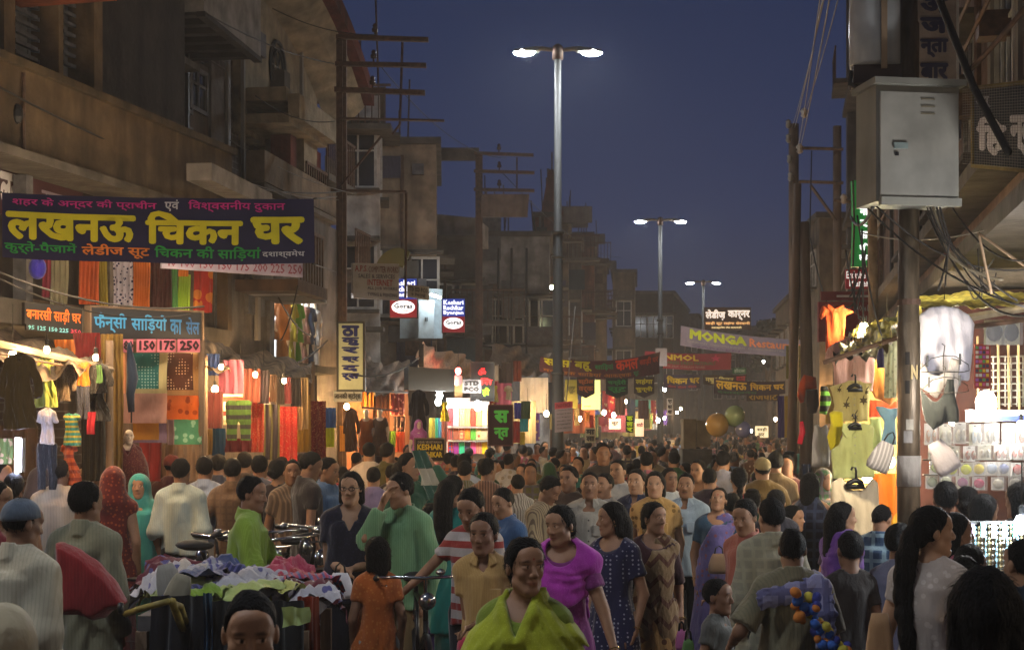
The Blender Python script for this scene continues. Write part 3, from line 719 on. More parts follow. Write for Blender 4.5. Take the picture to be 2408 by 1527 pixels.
# ------------------------------------------------------------------ materials of the place
def wallm(key, hexcol, **k):
 kw = dict(rough=.95, noise=.38, nscale=3.2, bump=1.6, bscale=11, grime=.9); kw.update(k)
 return mat(key, srgb(hexcol), **kw)
M_OCHRE = wallm('ochre_plaster', '#64513a'); M_BRICKY = wallm('dark_brickwork', '#4a3830', pat='brick', col2=(.16, .14, .12), ps=1.3); M_CREAM = wallm('cream_plaster', '#85765f', grime=.45)
M_WHITE = wallm('white_plaster', '#8b847e', grime=.6); M_GREY = wallm('grey_plaster', '#5f5853'); M_PINK = wallm('pinkish_plaster', '#7d6455', grime=.5)
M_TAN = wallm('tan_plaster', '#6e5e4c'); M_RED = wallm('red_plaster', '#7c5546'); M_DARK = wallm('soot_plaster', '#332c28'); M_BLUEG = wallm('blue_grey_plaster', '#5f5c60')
M_CONC = wallm('concrete', '#544d45', grime=.5)
M_STEEL = mat('rusty_steel', (.10, .055, .035), rough=.7, metal=.3, noise=.4, nscale=12, bump=.3)
M_GALV = mat('galvanised_steel', (.05, .048, .043), rough=.6, metal=.25, noise=.2, nscale=3, stretch=(4, 4, .6), grime=.35)
M_CHROME = mat('chrome', (.45, .45, .45), rough=.22, metal=1, noise=0)
M_BLACK = mat('black_paint', (.012, .012, .013), rough=.5, noise=.1); M_WIRE = mat('black_cable', (.018, .015, .013), rough=.7, noise=0)
M_WIREG = mat('grey_cable', (.16, .145, .13), rough=.6, noise=0)
M_RUB = mat('rubber', (.015, .015, .015), rough=.8, noise=.1)
M_WOOD = mat('weathered_wood', (.17, .11, .07), rough=.85, noise=.4, nscale=9, stretch=(1, 1, .15), bump=.4)
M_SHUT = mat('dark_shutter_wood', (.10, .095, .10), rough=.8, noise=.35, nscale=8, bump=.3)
M_GLASSD = mat('dark_window_glass', (.012, .014, .02), rough=.12, noise=0, spec=.6)
M_FRAMEW = mat('old_white_frame', (.38, .36, .33), rough=.7, noise=.25)
def glow(key, col, e): return mat(key, col, rough=.6, emit=e, noise=0)
WARM = (1, .62, .28); COOL = (.80, .92, 1.0); CFL = (1, .95, .82)
# ------------------------------------------------------------------ helpers in a wall's own frame
class Wall:
 def __init__(s, x0, d0, x1, d1):
  s.a = Vector(((x0-CX)*d0/F, d0, 0)); b = Vector(((x1-CX)*d1/F, d1, 0)); s.L = (b-s.a).length
  s.u = (b-s.a).normalized(); n = Vector((-s.u.y, s.u.x, 0))
  s.n = n if n.dot(-s.a) > 0 else -n
 def U(s, x, n=0):
  r = Vector(((x-CX)/F, 1, 0)); o = s.a+s.n*n      # o+u*t = r*k
  k = (o.x*s.u.y-o.y*s.u.x)/(r.x*s.u.y-r.y*s.u.x); p = r*k-o
  return p.dot(s.u), k
 def Z(s, x, y, n=0): return EYE-(y-HY)*s.U(x, n)[1]/F
 def pt(s, u, n, z): return s.a+s.u*u+s.n*n+Vector((0, 0, z))
 def box(s, mb, x0, x1, y0, y1, n0=0, n1=.1, ref=None):
  u0 = s.U(x0, n1)[0]; u1 = s.U(x1, n1)[0]; ref = x0 if ref is None else ref
  z1 = s.Z(ref, y0, n1); z0 = s.Z(ref, y1, n1) if not isinstance(y1, tuple) else y1[0]
  return s.raw(mb, u0, u1, n0, n1, z0, z1)
 def raw(s, mb, u0, u1, n0, n1, z0, z1):
  c = [s.pt(u, n, z) for z in (z0, z1) for u, n in ((u0, n0), (u1, n0), (u1, n1), (u0, n1))]
  mb.hexa(c); return mb
 def part(s, name, m, parent, *a, **k): return s.box(MB(), *a, **k).build(name, m, parent)
 def rawp(s, name, m, parent, *a): return s.raw(MB(), *a).build(name, m, parent)
def sheetpos(c, disp=None):
 c00, c10, c11, c01 = map(Vector, c); nrm = (c10-c00).cross(c01-c00).normalized()
 if nrm.y > 0 and abs(nrm.y) > .2: pass
 nf = nrm if nrm.dot(-(c00+c11)/2+Vector((0, 0, 2))) > 0 else -nrm
 def pos(u, v, off=0):
  p = (c00*(1-u)+c10*u)*(1-v)+(c01*(1-u)+c11*u)*v+nf*off
  if disp:
   r = disp(u, v)
   p = p+(nf*r[0]+Vector((0, 0, r[1])) if isinstance(r, tuple) else nf*r)
  return p
 return pos
TXTC = {}
def put_text(s, pos, u0, u1, v0, v1, m, parent, bold=.02, off=.012, name='lettering', res=1):
 k = (s, bold, res)
 if k not in TXTC: TXTC[k] = text_mesh(s, bold, res)
 V, Fc = TXTC[k]
 if not Fc: return
 org = pos(u0, v0); vs = [tuple(pos(u0+(u1-u0)*a, v0+(v1-v0)*b, off+c*.05)-org) for a, b, c in V]
 me = bpy.data.meshes.new(name); me.from_pydata(vs, [], Fc); me.update()
 return link(name, me, m, parent, org)
def ink(h, e=0, ecol=None):
 c = srgb(h) if isinstance(h, str) else h
 return mat('paint_%s_%s' % ('-'.join('%.2f' % x for x in c), e), c, rough=.7, noise=.12, emit=e)
def sheet_mesh(name, pos, nu, nv, m, parent=None, thick=0):
 org = pos(.5, .5); vs = []; fs = []
 for j in range(nv+1):
  for i in range(nu+1): vs.append(tuple(pos(i/nu, j/nv)-org))
 for j in range(nv):
  for i in range(nu): a = j*(nu+1)+i; fs.append((a, a+1, a+nu+2, a+nu+1))
 if thick:
  n = len(vs)
  for j in range(nv+1):
   for i in range(nu+1): vs.append(tuple(pos(i/nu, j/nv, -thick)-org))
  for j in range(nv):
   for i in range(nu): a = n+j*(nu+1)+i; fs.append((a, a+nu+1, a+nu+2, a+1))
  for i in range(nu):
   for a, b in ((i, i+1), (nv*(nu+1)+i+1, nv*(nu+1)+i)): fs.append((b, a, a+n, b+n))
  for j in range(nv):
   for a, b in (((j+1)*(nu+1), j*(nu+1)), (j*(nu+1)+nu, (j+1)*(nu+1)+nu)): fs.append((b, a, a+n, b+n))
 me = bpy.data.meshes.new(name); me.from_pydata(vs, [], fs); me.update()
 return link(name, me, m, parent, org, smooth=not thick)
def corners(x0, x1, y0, y1, d0, d1=None, y0b=None, y1b=None):
 """image rectangle (left, right, top, bottom; y..b on the right side) at depths d0 (left), d1 (right)"""
 d1 = d0 if d1 is None else d1
 return [P(x0, y1, d0), P(x1, y1 if y1b is None else y1b, d1), P(x1, y0 if y0b is None else y0b, d1), P(x0, y0, d0)]
def board(name, label, cat, c, m, texts=(), thick=.06, frame=None, group=None, extra=None, fw=.02):
 root = thing(name, label, cat, tuple((Vector(c[0])+Vector(c[1]))/2), 0, group)
 inv = Matrix.Translation(-root.location)
 pos = sheetpos(c); rel = lambda u, v, off=0: pos(u, v, off)-Vector(root.location)
 sheet_mesh('panel', rel, 1, 1, m, root, thick)
 for t in texts: put_text(t[0], rel, t[1], t[2], t[3], t[4], t[5], root, *(t[6:]))
 if frame:
  f = MB(); e = fw; pt = lambda u, v, o: rel(u, v, o)
  w = (Vector(c[1])-Vector(c[0])).length; h = (Vector(c[3])-Vector(c[0])).length; eu = e/w; ev = e/h
  for a, b, cc, dd in ((-eu, -ev, 1+eu, 0), (-eu, 1, 1+eu, 1+ev), (-eu, 0, 0, 1), (1, 0, 1+eu, 1)):
   f.hexa([pt(a, b, -thick-.004), pt(cc, b, -thick-.004), pt(cc, b, .015), pt(a, b, .015), pt(a, dd, -thick-.004), pt(cc, dd, -thick-.004), pt(cc, dd, .015), pt(a, dd, .015)])
  f.build('frame', frame, root)
 if extra: extra(root, rel)
 return root
def banner(label, c, m, texts=(), sag=.1, wave=.03, seed=0, cat='banner', group=None, nu=30, nv=6, name='banner', ropes=True, back=None):
 root = thing(name, label, cat, tuple((Vector(c[0])+Vector(c[1]))/2), 0, group)
 w2 = random.Random(seed); a, b, cc = [w2.uniform(0, 6) for _ in range(3)]
 def disp(u, v): return (wave*(math.sin(7*u+a+2*v)+.5*math.sin(17*u+b)*(.4+v*.3)+.35*math.sin(29*u+cc+3*v)), -sag*4*u*(1-u)+wave*.25*math.sin(11*u+b)*(1-v))
 pos = sheetpos(c, disp); L = Vector(root.location); rel = lambda u, v, off=0: pos(u, v, off)-L
 sheet_mesh('cloth', rel, nu, nv, m, root)
 for t in texts: put_text(t[0], rel, t[1], t[2], t[3], t[4], t[5], root, *(t[6:]))
 return root
def cable(pts, r, m=None, label=None, sag=0, name='cable', group=None, n=5, seg=14, parent=None):
 pts = [Vector(p) for p in pts]; out = []
 for i in range(len(pts)-1):
  for j in range(seg+(i == len(pts)-2)):
   t = j/seg; p = pts[i].lerp(pts[i+1], t); out.append(p-Vector((0, 0, sag*4*t*(1-t))))
 o0 = out[0]; mb = MB().tube([p-o0 for p in out], r, n)
 o = mb.build(name, m or M_WIRE, parent, smooth=True, loc=o0)
 if parent is None: tag(o, label, 'cable', group)
 return o
def bulb(x, y, d, W_, col=WARM, r=.035, label='', name='bulb', cat='bulb', group=None, cord=.4):
 """a lit bulb in a holder on its cord"""
 root = thing(name, label, cat, P(x, y, d), 0, group); A = 4*PI*r*r
 m = glow('bulb_glow_%.1f_%.2f_%.3f' % (W_, col[2], r), col, W_/(PI*A))
 MB().ball((0, 0, 0), (r, r, r*1.25), 8, 5).build('glass', m, root, smooth=True)
 MB().lathe([(.016, r*1.1), (.018, r*1.1+.05), (.006, r*1.1+.06)], n=8).build('holder', M_BLACK, root)
 if cord: MB().tube([(0, 0, r+.05), (0, 0, r+cord)], .004, 5).build('cord', M_WIRE, root)
 return root
def tube_light(p0, p1, W_, label, col=COOL, r=.018, group=None):
 p0, p1 = Vector(p0), Vector(p1); root = thing('tube_light', label, 'tube light', tuple((p0+p1)/2), 0, group); c = Vector(root.location)
 L = (p1-p0).length; m = glow('tube_glow_%.1f_%.2f' % (W_/L, col[0]), col, W_/(PI*2*PI*r*L))
 MB().tube([p0-c, p1-c], r, 7).build('tube', m, root)
 up = Vector((0, 0, .035)) if abs((p1-p0).normalized().z) < .8 else Vector((.03, .03, 0))
 MB().tube([p0-c+up, p1-c+up], .022, 4).build('batten', M_FRAMEW, root)
 return root
def slats(parent, wall, x0, x1, y0, y1, n0, n1, m, step=.09, ref=None):
 u0 = wall.U(x0, n1)[0]; u1 = wall.U(x1, n1)[0]; ref = x0 if ref is None else ref
 z1 = wall.Z(ref, y0, n1); z0 = wall.Z(ref, y1, n1); k = int((z1-z0)/step); mb = MB()
 first = None
 for i in range(k):
  z = z0+i*step
  c = [wall.pt(u0, n0, z+.02), wall.pt(u1, n0, z+.02), wall.pt(u1, n1, z), wall.pt(u0, n1, z), wall.pt(u0, n0, z+.02+step*.35), wall.pt(u1, n0, z+.02+step*.35), wall.pt(u1, n1, z+step*.35), wall.pt(u0, n1, z+step*.35)]
  mb.hexa(c)
 return mb.build('louvre', m, parent, kind='stuff')
def window(parent, wall, u0, u1, z0, z1, n=0, bars=1, frame=None, glass=None, shutters=False, sill=True):
 f = frame or M_FRAMEW; mb = MB(); e = .06
 wall.raw(mb, u0-e, u1+e, n+.003, n+.05, z1, z1+e); wall.raw(mb, u0-e, u1+e, n+.003, n+.05, z0-e, z0)
 wall.raw(mb, u0-e, u0, n+.003, n+.05, z0, z1); wall.raw(mb, u1, u1+e, n+.003, n+.05, z0, z1)
 for i in range(1, bars+1):
  u = u0+(u1-u0)*i/(bars+1); wall.raw(mb, u-.02, u+.02, n+.012, n+.04, z0, z1)
 wall.raw(mb, u0, u1, n+.012, n+.038, z0+(z1-z0)*.62, z0+(z1-z0)*.62+.035)
 o = mb.build('window', f, parent)
 wall.raw(MB(), u0, u1, n-.05, n+.010, z0, z1).build('pane', glass or M_GLASSD, o)
 if sill: wall.raw(MB(), u0-.12, u1+.12, n+.004, n+.2, z0-e-.07, z0-e-.003).build('sill', M_CONC, o)
 if sill: wall.raw(MB(), u0-.15, u1+.15, n+.004, n+.45, z1+e+.05, z1+e+.12).build('sunshade', M_CONC, o)
 return o
# ------------------------------------------------------------------ ground and road
g = MB(); g.poly([(-150, -40, 0), (150, -40, 0), (150, 300, 0), (-150, 300, 0)])
tag(g.build('ground', wallm('dusty_ground', '#6b6157', grime=.3)), kind='structure')
def sx_(d, off): return -5+.18*(d-15)+off
r = MB(); r.poly([(sx_(-30, -.2), -30, .004), (sx_(-30, 10.5), -30, .004), (sx_(160, 10.5), 160, .004), (sx_(160, -.2), 160, .004)])
tag(r.build('road', mat('worn_asphalt', (.055, .052, .05), rough=.8, noise=.35, nscale=3, bump=.5, bscale=30, grime=.5)), kind='structure')
for o_, nm in ((1.9, 0), (8.6, 1)):
 k = MB(); w = .18
 k.hexa([(sx_(-30, o_), -30, .0), (sx_(-30, o_+w), -30, .0), (sx_(160, o_+w), 160, .0), (sx_(160, o_), 160, .0), (sx_(-30, o_), -30, .13), (sx_(-30, o_+w), -30, .13), (sx_(160, o_+w), 160, .13), (sx_(160, o_), 160, .13)])
 tag(k.build('kerb', M_CONC), kind='structure')
# =================================================================== LEFT SIDE
W1 = Wall(0, 15.0, 493, 19.6)
B1 = thing('building', 'ochre plastered building with dark shutters at the top left corner', 'building', W1.pt(2, 0, 0))
def reloc(root):    # parts were built in world space: keep them there
 root_loc = root.location.copy();
 for ch in root.children: ch.location = ch.location-root_loc if ch.parent == root else ch.location
ROOTS = []
def bld(label, at=(0, 0, 0), name='building', cat='building', group=None):
 r_ = thing(name, label, cat, (0, 0, 0), 0, group); return r_
B1.location = (0, 0, 0)
uL = W1.U(-160)[0]; uR = W1.U(493)[0]
zP1 = W1.Z(0, 140, .3); zP0 = W1.Z(0, 352, .3)
W1.rawp('parapet', M_OCHRE, B1, uL, uR, -.1, .3, zP0, zP1)
W1.rawp('coping', wallm('ochre_trim', '#54452f'), B1, uL, uR+.05, -.12, .36, zP1+.002, zP1+.08)
W1.rawp('ledge', M_CONC, B1, uL, uR, .0, .55, zP0-.09, zP0-.003)
W1.rawp('wall', M_DARK, B1, uL, uR, -.8, -.35, 3.25, 10)
W1.rawp('floor_slab', M_CONC, B1, uL, uR, -4, .28, 3.0, 3.24)
W1.rawp('rear_wall', M_TAN, B1, uL, uR, -4, -3.7, 0, 2.99)
for a, b in ((10, 36), (222, 241), (138, 149)):
 W1.rawp('column', M_OCHRE, B1, W1.U(a, .1)[0], W1.U(b, .1)[0], -.34, .1, zP1+.09, 10)
for a, b in ((38, 89), (91, 136), (151, 186), (188, 220)):
 f = W1.rawp('shutter', M_SHUT, B1, W1.U(a, -.1)[0], W1.U(b, -.1)[0], -.30, -.22, zP1+.1, 8.6)
 sl = slats(f, W1, a, b, -60, 150, -.215, -.12, M_SHUT, .11)
W1.rawp('canopy', wallm('canopy_painted_glow', '#7c3c1c'), B1, W1.U(140, .9)[0], W1.U(275, .9)[0], -.2, .9, 6.30, 6.46)  # orange light on the canopy painted into its colour
W1.rawp('canopy_fascia', wallm('fascia_painted_glow', '#9b4a22'), B1, W1.U(140, .95)[0], W1.U(280, .95)[0], .901, .95, 6.30, 6.75)  # fascia colour carries the same painted orange light
MB().tube([W1.pt(W1.U(58, .35)[0], .34, zP1-.05), W1.pt(W1.U(58, .35)[0], .34, zP0)], .02, 6).build('drain_pipe', M_STEEL, B1)
MB().ball(W1.pt(W1.U(41, .31)[0], .31, W1.Z(41, 268, .31)), (.06, .06, .1), 8, 5).build('drain_hole', M_BLACK, B1)
MB().hexa([W1.pt(uR, -4, 3.24), W1.pt(uR+.12, -4, 3.24), W1.pt(uR+.12, .25, 3.24), W1.pt(uR, .25, 3.24), W1.pt(uR, -4, zP1+.0), W1.pt(uR+.12, -4, zP1), W1.pt(uR+.12, .25, zP1), W1.pt(uR, .25, zP1)]).build('end_wall', M_OCHRE, B1)
# ---- brick building with the white balcony
W2 = Wall(240, 20.5, 560, 25.6)
B2 = bld('dark brick building with a beamed white balcony behind the ochre parapet')
W2.rawp('wall', M_BRICKY, B2, W2.U(150)[0], W2.L, -4, 0, 0, 11.5)
mb = MB()      # brick courses, proud of the wall
W2.rawp('grey_pier', M_GREY, B2, W2.U(497, .3)[0], W2.U(536, .3)[0], .002, .3, 0, W2.Z(500, 150, .3))
W2.rawp('bay', wallm('brown_bay', '#43362d'), B2, W2.U(400, .25)[0], W2.U(496, .25)[0], .002, .25, 0, W2.Z(400, 105, .25))
for x in (393, 536): MB().tube([W2.pt(W2.U(x, .33)[0], .33, 2.6), W2.pt(W2.U(x, .33)[0], .33, W2.Z(x, 100, .33))], .045, 7).build('drain_pipe', mat('pipe_grey', (.25, .24, .25), rough=.5), B2, smooth=True)
for x, y0, y1 in ((262, 110, 200), (300, 120, 210), (425, 160, 250), (462, 170, 255), (425, 300, 360)):
 window(B2, W2, W2.U(x, .25)[0]-.3, W2.U(x, .25)[0]+.3, W2.Z(x, y1, .25), W2.Z(x, y0, .25), n=.0 if x < 395 else .252, sill=False, frame=M_SHUT)
WB = Wall(480, 20.2, 613, 22.75)
zb = WB.Z(480, 27)
WB.rawp('balcony_parapet', M_WHITE, B2, 0, WB.L, -.1, 0, zb, zb+1.0)
MB().hexa([WB.pt(0, -1.6, zb), WB.pt(.1, -1.6, zb), WB.pt(.1, -.101, zb), WB.pt(0, -.101, zb)]+[WB.pt(0, -1.6, zb+1), WB.pt(.1, -1.6, zb+1), WB.pt(.1, -.101, zb+1), WB.pt(0, -.101, zb+1)]).build('balcony_side', M_WHITE, B2)
WB.rawp('balcony_floor', M_CREAM, B2, .1, WB.L, -1.7, -.101, zb+.14, zb+.22)
for i in range(6): WB.rawp('beam', M_DARK, B2, .02+i*WB.L/5.6, .02+i*WB.L/5.6+.16, -1.7, -.11, zb-.04, zb+.138)
WB.rawp('edge_beam', M_DARK, B2, -.02, WB.L, -.1, .02, zb-.07, zb-.003)
c = P(313, 280, 20.2)
o = sheet_mesh('hanging_cloth', sheetpos([P(318, 262, 20.2), P(350, 280, 20.6), P(348, 232, 20.6), P(313, 222, 20.2)], lambda u, v: .03*math.sin(12*u)), 8, 8, fab('#b0a8a8'))
tag(o, 'white cloth hung out to dry on the dark brick wall', 'cloth')
o = sheet_mesh('tarpaulin', sheetpos([P(292, 285, 20.0), P(396, 322, 21.6), P(392, 283, 21.6), P(300, 270, 20.0)], lambda u, v: .05*math.sin(15*u+3*v)), 12, 4, fab('#343c66'))
tag(o, 'blue tarpaulin behind the ochre parapet under the white cloth', 'tarpaulin')
# ---- cream house with rounded roof
W3 = Wall(600, 26.0, 780, 30.8)
B3 = bld('cream house with a dark red rounded eave and round grille above the parapets')
uA = W3.U(613)[0]; uB = W3.U(746)[0]
W3.rawp('wall', M_CREAM, B3, uA-1, uB, -3.5, 0, 6.9, W3.Z(613, -40))
W3.rawp('lower_wall', M_GREY, B3, -1.2, W3.L, -3.5, -.3, 0, 6.9)
e = MB(); n = 14          # curved eave
pr = [(uA-2+(uB+.75-uA+2)*t/n, W3.Z(613, 30, 0)+.9-1.55*(t/n)**2.6) for t in range(n+1)]
zt = W3.Z(700, 20)
for i in range(n):
 (u0, z0), (u1, z1) = pr[i], pr[i+1]
 e.hexa([W3.pt(u0, -.5, z0-.0), W3.pt(u1, -.5, z1-.0), W3.pt(u1, .95, z1-.1), W3.pt(u0, .95, z0-.1), W3.pt(u0, -.5, z0+.35), W3.pt(u1, -.5, z1+.35), W3.pt(u1, .95, z1+.2), W3.pt(u0, .95, z0+.2)])
e.build('eave', wallm('dark_red_roof', '#5c2a20'), B3)
e = MB()
for i in range(n):
 (u0, z0), (u1, z1) = pr[i], pr[i+1]
 e.hexa([W3.pt(u0, .003, z0-.55), W3.pt(u1, .003, z1-.55), W3.pt(u1, .5, z1-.35), W3.pt(u0, .5, z0-.35), W3.pt(u0, .003, z0-.01), W3.pt(u1, .003, z1-.01), W3.pt(u1, .75, z1-.12), W3.pt(u0, .75, z0-.12)])
e.build('cove', M_CREAM, B3)
ug, dg_ = W3.U(652, .02); zg = W3.Z(652, 160, .02)
for rr, tt in ((.42, .035), (.28, .025)):
 mb = MB(); mb.tube([W3.pt(ug+rr*math.cos(t*PI/10), .03, zg+rr*1.1*math.sin(t*PI/10)) for t in range(21)], tt, 5)
 mb.build('round_grille', M_BLACK, B3)
mb = MB()
for k in range(6): mb.tube([W3.pt(ug, .03, zg), W3.pt(ug+.42*math.cos(k*PI/3), .03, zg+.46*math.sin(k*PI/3))], .02, 4)
mb.build('grille_bar', M_BLACK, B3)
mb = MB(); mb.raw = None
W3.rawp('wall_ornament', M_BLACK, B3, W3.U(712)[0], W3.U(732)[0], .01, .06, W3.Z(712, 124), W3.Z(712, 114))
uc0 = W3.U(672, .8)[0]; uc1 = W3.U(762, .8)[0]; zc = W3.Z(672, 203, .8); zf = W3.Z(672, 262, .8)
W3.rawp('canopy', M_CREAM, B3, uc0, uc1, .003, .8, zc-.22, zc)
W3.rawp('canopy_slope', M_CREAM, B3, uc0+.1, uc1+.15, .803, 1.0, zc-.5, zc-.1)
W3.rawp('arch_pier', M_CREAM, B3, W3.U(715, .7)[0], W3.U(745, .7)[0], .003, .7, zf-.75, zc-.23)
W3.rawp('painted_arch_shade', M_SHUT, B3, W3.U(682, .02)[0], W3.U(714, .02)[0], .003, .02, zf, zc-.4)  # flat dark panel painted for the shade inside the arch opening
W3.rawp('balcony_floor', M_CREAM, B3, uc0, uc1, .003, .85, zf-.18, zf-.02)
for x in (690, 748): W3.rawp('red_column', wallm('red_column', '#6a2c20'), B3, W3.U(x, .6)[0]-.17, W3.U(x, .6)[0]+.17, .25, .6, 5.2, zf-.19)
W3.rawp('parapet', M_TAN, B3, W3.U(622, .8)[0], W3.U(800, .8)[0], .5, .8, W3.Z(622, 425, .8), W3.Z(622, 352, .8))
W3.rawp('ledge', M_CONC, B3, W3.U(622, .9)[0], W3.U(800, .9)[0], .3, .9, W3.Z(622, 440, .9), W3.Z(622, 428, .9))
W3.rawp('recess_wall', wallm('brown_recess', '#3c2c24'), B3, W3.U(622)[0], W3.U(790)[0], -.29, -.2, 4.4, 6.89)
for x in (640, 668, 716, 735):
 window(B3, W3, W3.U(x)[0]-.33, W3.U(x)[0]+.33, 4.9, 6.1, n=-.19, sill=False, frame=M_SHUT)
W3b = Wall(470, 19.0, 770, 25.0)
B3b = bld('grey plastered shop front with a bright doorway of mannequins beside the steel pole')
zt = W3b.Z(470, 430)
W3b.rawp('wall', M_GREY, B3b, 0, W3b.U(636)[0], -3, 0, 2.9, 5.3)
W3b.rawp('wall_right', M_GREY, B3b, W3b.U(745)[0], W3b.U(800)[0], -3, 0, 0, 5.3)
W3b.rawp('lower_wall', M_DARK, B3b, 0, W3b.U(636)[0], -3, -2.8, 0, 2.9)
W3b.rawp('lintel', M_GREY, B3b, W3b.U(636)[0]+.002, W3b.U(745)[0]-.002, -3, 0, W3b.Z(640, 672), 5.3)
W3b.rawp('fascia', M_WHITE, B3b, W3b.U(497, .6)[0], W3b.U(640, .6)[0], .3, .6, 4.85, 5.05)
W3b.rawp('door_jamb', M_SHUT, B3b, W3b.U(634, .05)[0], W3b.U(645, .05)[0], .003, .05, 2.75, W3b.Z(640, 672, .05))
ud0 = W3b.U(646)[0]; ud1 = W3b.U(745)[0]; zd0 = W3b.Z(646, 850); zd1 = W3b.Z(646, 673)
W3b.rawp('display_floor', M_CONC, B3b, ud0, ud1, -3, .3, zd0-.12, zd0)
MI = mat('white_interior', (.8, .8, .78), rough=.8, noise=.05)
W3b.rawp('back_wall', MI, B3b, ud0, ud1, -2.4, -2.3, zd0, zd1)
W3b.rawp('side_wall', MI, B3b, ud1-.05, ud1, -2.29, -.01, zd0, zd1); W3b.rawp('ceiling', MI, B3b, ud0, ud1-.06, -2.29, -.02, zd1-.05, zd1-.005)
W3b.rawp('sunshade', wallm('thatch_shade', '#5c4636'), B3b, W3b.U(700, .9)[0], W3b.U(770, .9)[0], .05, .9, W3b.Z(700, 664, .9)-.1, W3b.Z(700, 655, .9))
W3b.rawp('white_awning', M_WHITE, B3b, W3b.U(690, .7)[0], W3b.U(768, .7)[0], .05, .7, W3b.Z(690, 690, .7), W3b.Z(690, 682, .7))
um = (ud0+ud1)/2
tube_light(W3b.pt(ud0+.2, -.25, zd1-.10), W3b.pt(ud1-.2, -.25, zd1-.10), 230, 'white tube light on the ceiling of the mannequin doorway', (.9, .95, 1))
put_text('SALE', sheetpos([W3b.pt(W3b.U(572)[0], .0, W3b.Z(572, 668)), W3b.pt(W3b.U(596)[0], .0, W3b.Z(572, 668)), W3b.pt(W3b.U(596)[0], .0, W3b.Z(572, 656)), W3b.pt(W3b.U(572)[0], .0, W3b.Z(572, 656))]), 0, 1, 0, 1, ink('#30305c'), B3b)
# ---- blocks further along, left side
def block(label, x0, x1, d, ytop, depth, m, near=None, group=None, skew=.18, wins=0, wm=None, rows=((4.6, 5.9), (7.2, 8.4)), para=True, back=6):
 """a building whose face to the camera spans x0..x1 at d and which runs on along the street"""
 if x1 < 1500: skew = (x1-CX)/F+.004
 root = bld(label, group=group); X0 = (x0-CX)*d/F; X1 = (x1-CX)*d/F; z = EYE-(ytop-HY)*d/F
 c = [(X0, d, 0), (X1, d, 0), (X1+skew*depth, d+depth, 0), (X0+skew*depth, d+depth, 0)]
 MB().hexa(c+[(a, b, z) for a, b, _ in c]).build('wall', m, root)
 if para:
  e = .12
  c2 = [(X0-e, d-e, 0), (X1+e, d-e, 0), (X1+skew*depth+e, d+depth+e, 0), (X0+skew*depth-e, d+depth+e, 0)]
  MB().hexa([(a, b, z+.002) for a, b, _ in c2]+[(a, b, z+.16) for a, b, _ in c2]).build('cornice', M_CONC, root)
 wl_ = Wall(0, 1, 1, 1); wl_.a = Vector((X0, d, 0)); wl_.u = Vector((1, 0, 0)); wl_.n = Vector((0, -1, 0)); wl_.L = X1-X0
 ws = Wall(0, 1, 1, 1); v = Vector((skew*depth, depth, 0)); ws.a = Vector((X1, d, 0)); ws.u = v.normalized(); ws.n = Vector((ws.u.y, -ws.u.x, 0)); ws.L = v.length
 if X0 > 3: ws.a = Vector((X0, d, 0)); ws.n = -ws.n
 for (z0, z1) in rows:
  if z1 > z-.3: continue
  nside = max(1, int(ws.L/2.6))
  for i in range(nside):
   u = ws.L*(i+.5)/nside; window(root, ws, u-.5, u+.5, z0, z1)
  for i in range(wins):
   u = wl_.L*(i+.5)/wins; window(root, wl_, u-.35, u+.35, z0, z1)
 return root, wl_, ws
bk1 = block('pale tall block behind the steel utility pole on the left', 790, 893, 33, 225, 7, wallm('pale_block_plaster', '#b8aea6', grime=.6), wins=1)
bk2 = block('tan flat-roofed house next to the pale tall block', 893, 1025, 35.5, 340, 6, wallm('light_tan_plaster', '#917d68', grime=.7), wins=2)
W6 = Wall(893, 35.3, 1025, 35.3)
o = MB().hexa([W6.pt(0, 0, 6.8), W6.pt(.35, 0, 6.8), W6.pt(.35, .15, 6.8), W6.pt(0, .15, 6.8), W6.pt(0, 0, 8.9), W6.pt(.1, 0, 8.9), W6.pt(.1, .15, 8.9), W6.pt(0, .15, 8.9)])
r_, a_, b_ = block('low house with a whitewashed rooftop wall beyond the tan house', 1025, 1122, 42, 568, 5, M_GREY, wins=2)
r7_, a7_ = r_, a_
b7 = MB(); b7.hexa([P(1026, 566, 42.5), P(1120, 566, 42.5), P(1120, 566, 42.5)+Vector((.3, 2, 0)), P(1026, 566, 42.5)+Vector((0, 2, 0)), P(1026, 503, 42.5), P(1120, 512, 42.5), P(1120, 512, 42.5)+Vector((.3, 2, 0)), P(1026, 503, 42.5)+Vector((0, 2, 0))]).build('roof_room', M_WHITE, r_)
bk3 = block('grey two-storey house with railings under the second utility pole', 1110, 1292, 47, 556, 6, wallm('light_grey_plaster', '#8a8480', grime=.7), wins=5)
RQ = random.Random(12)
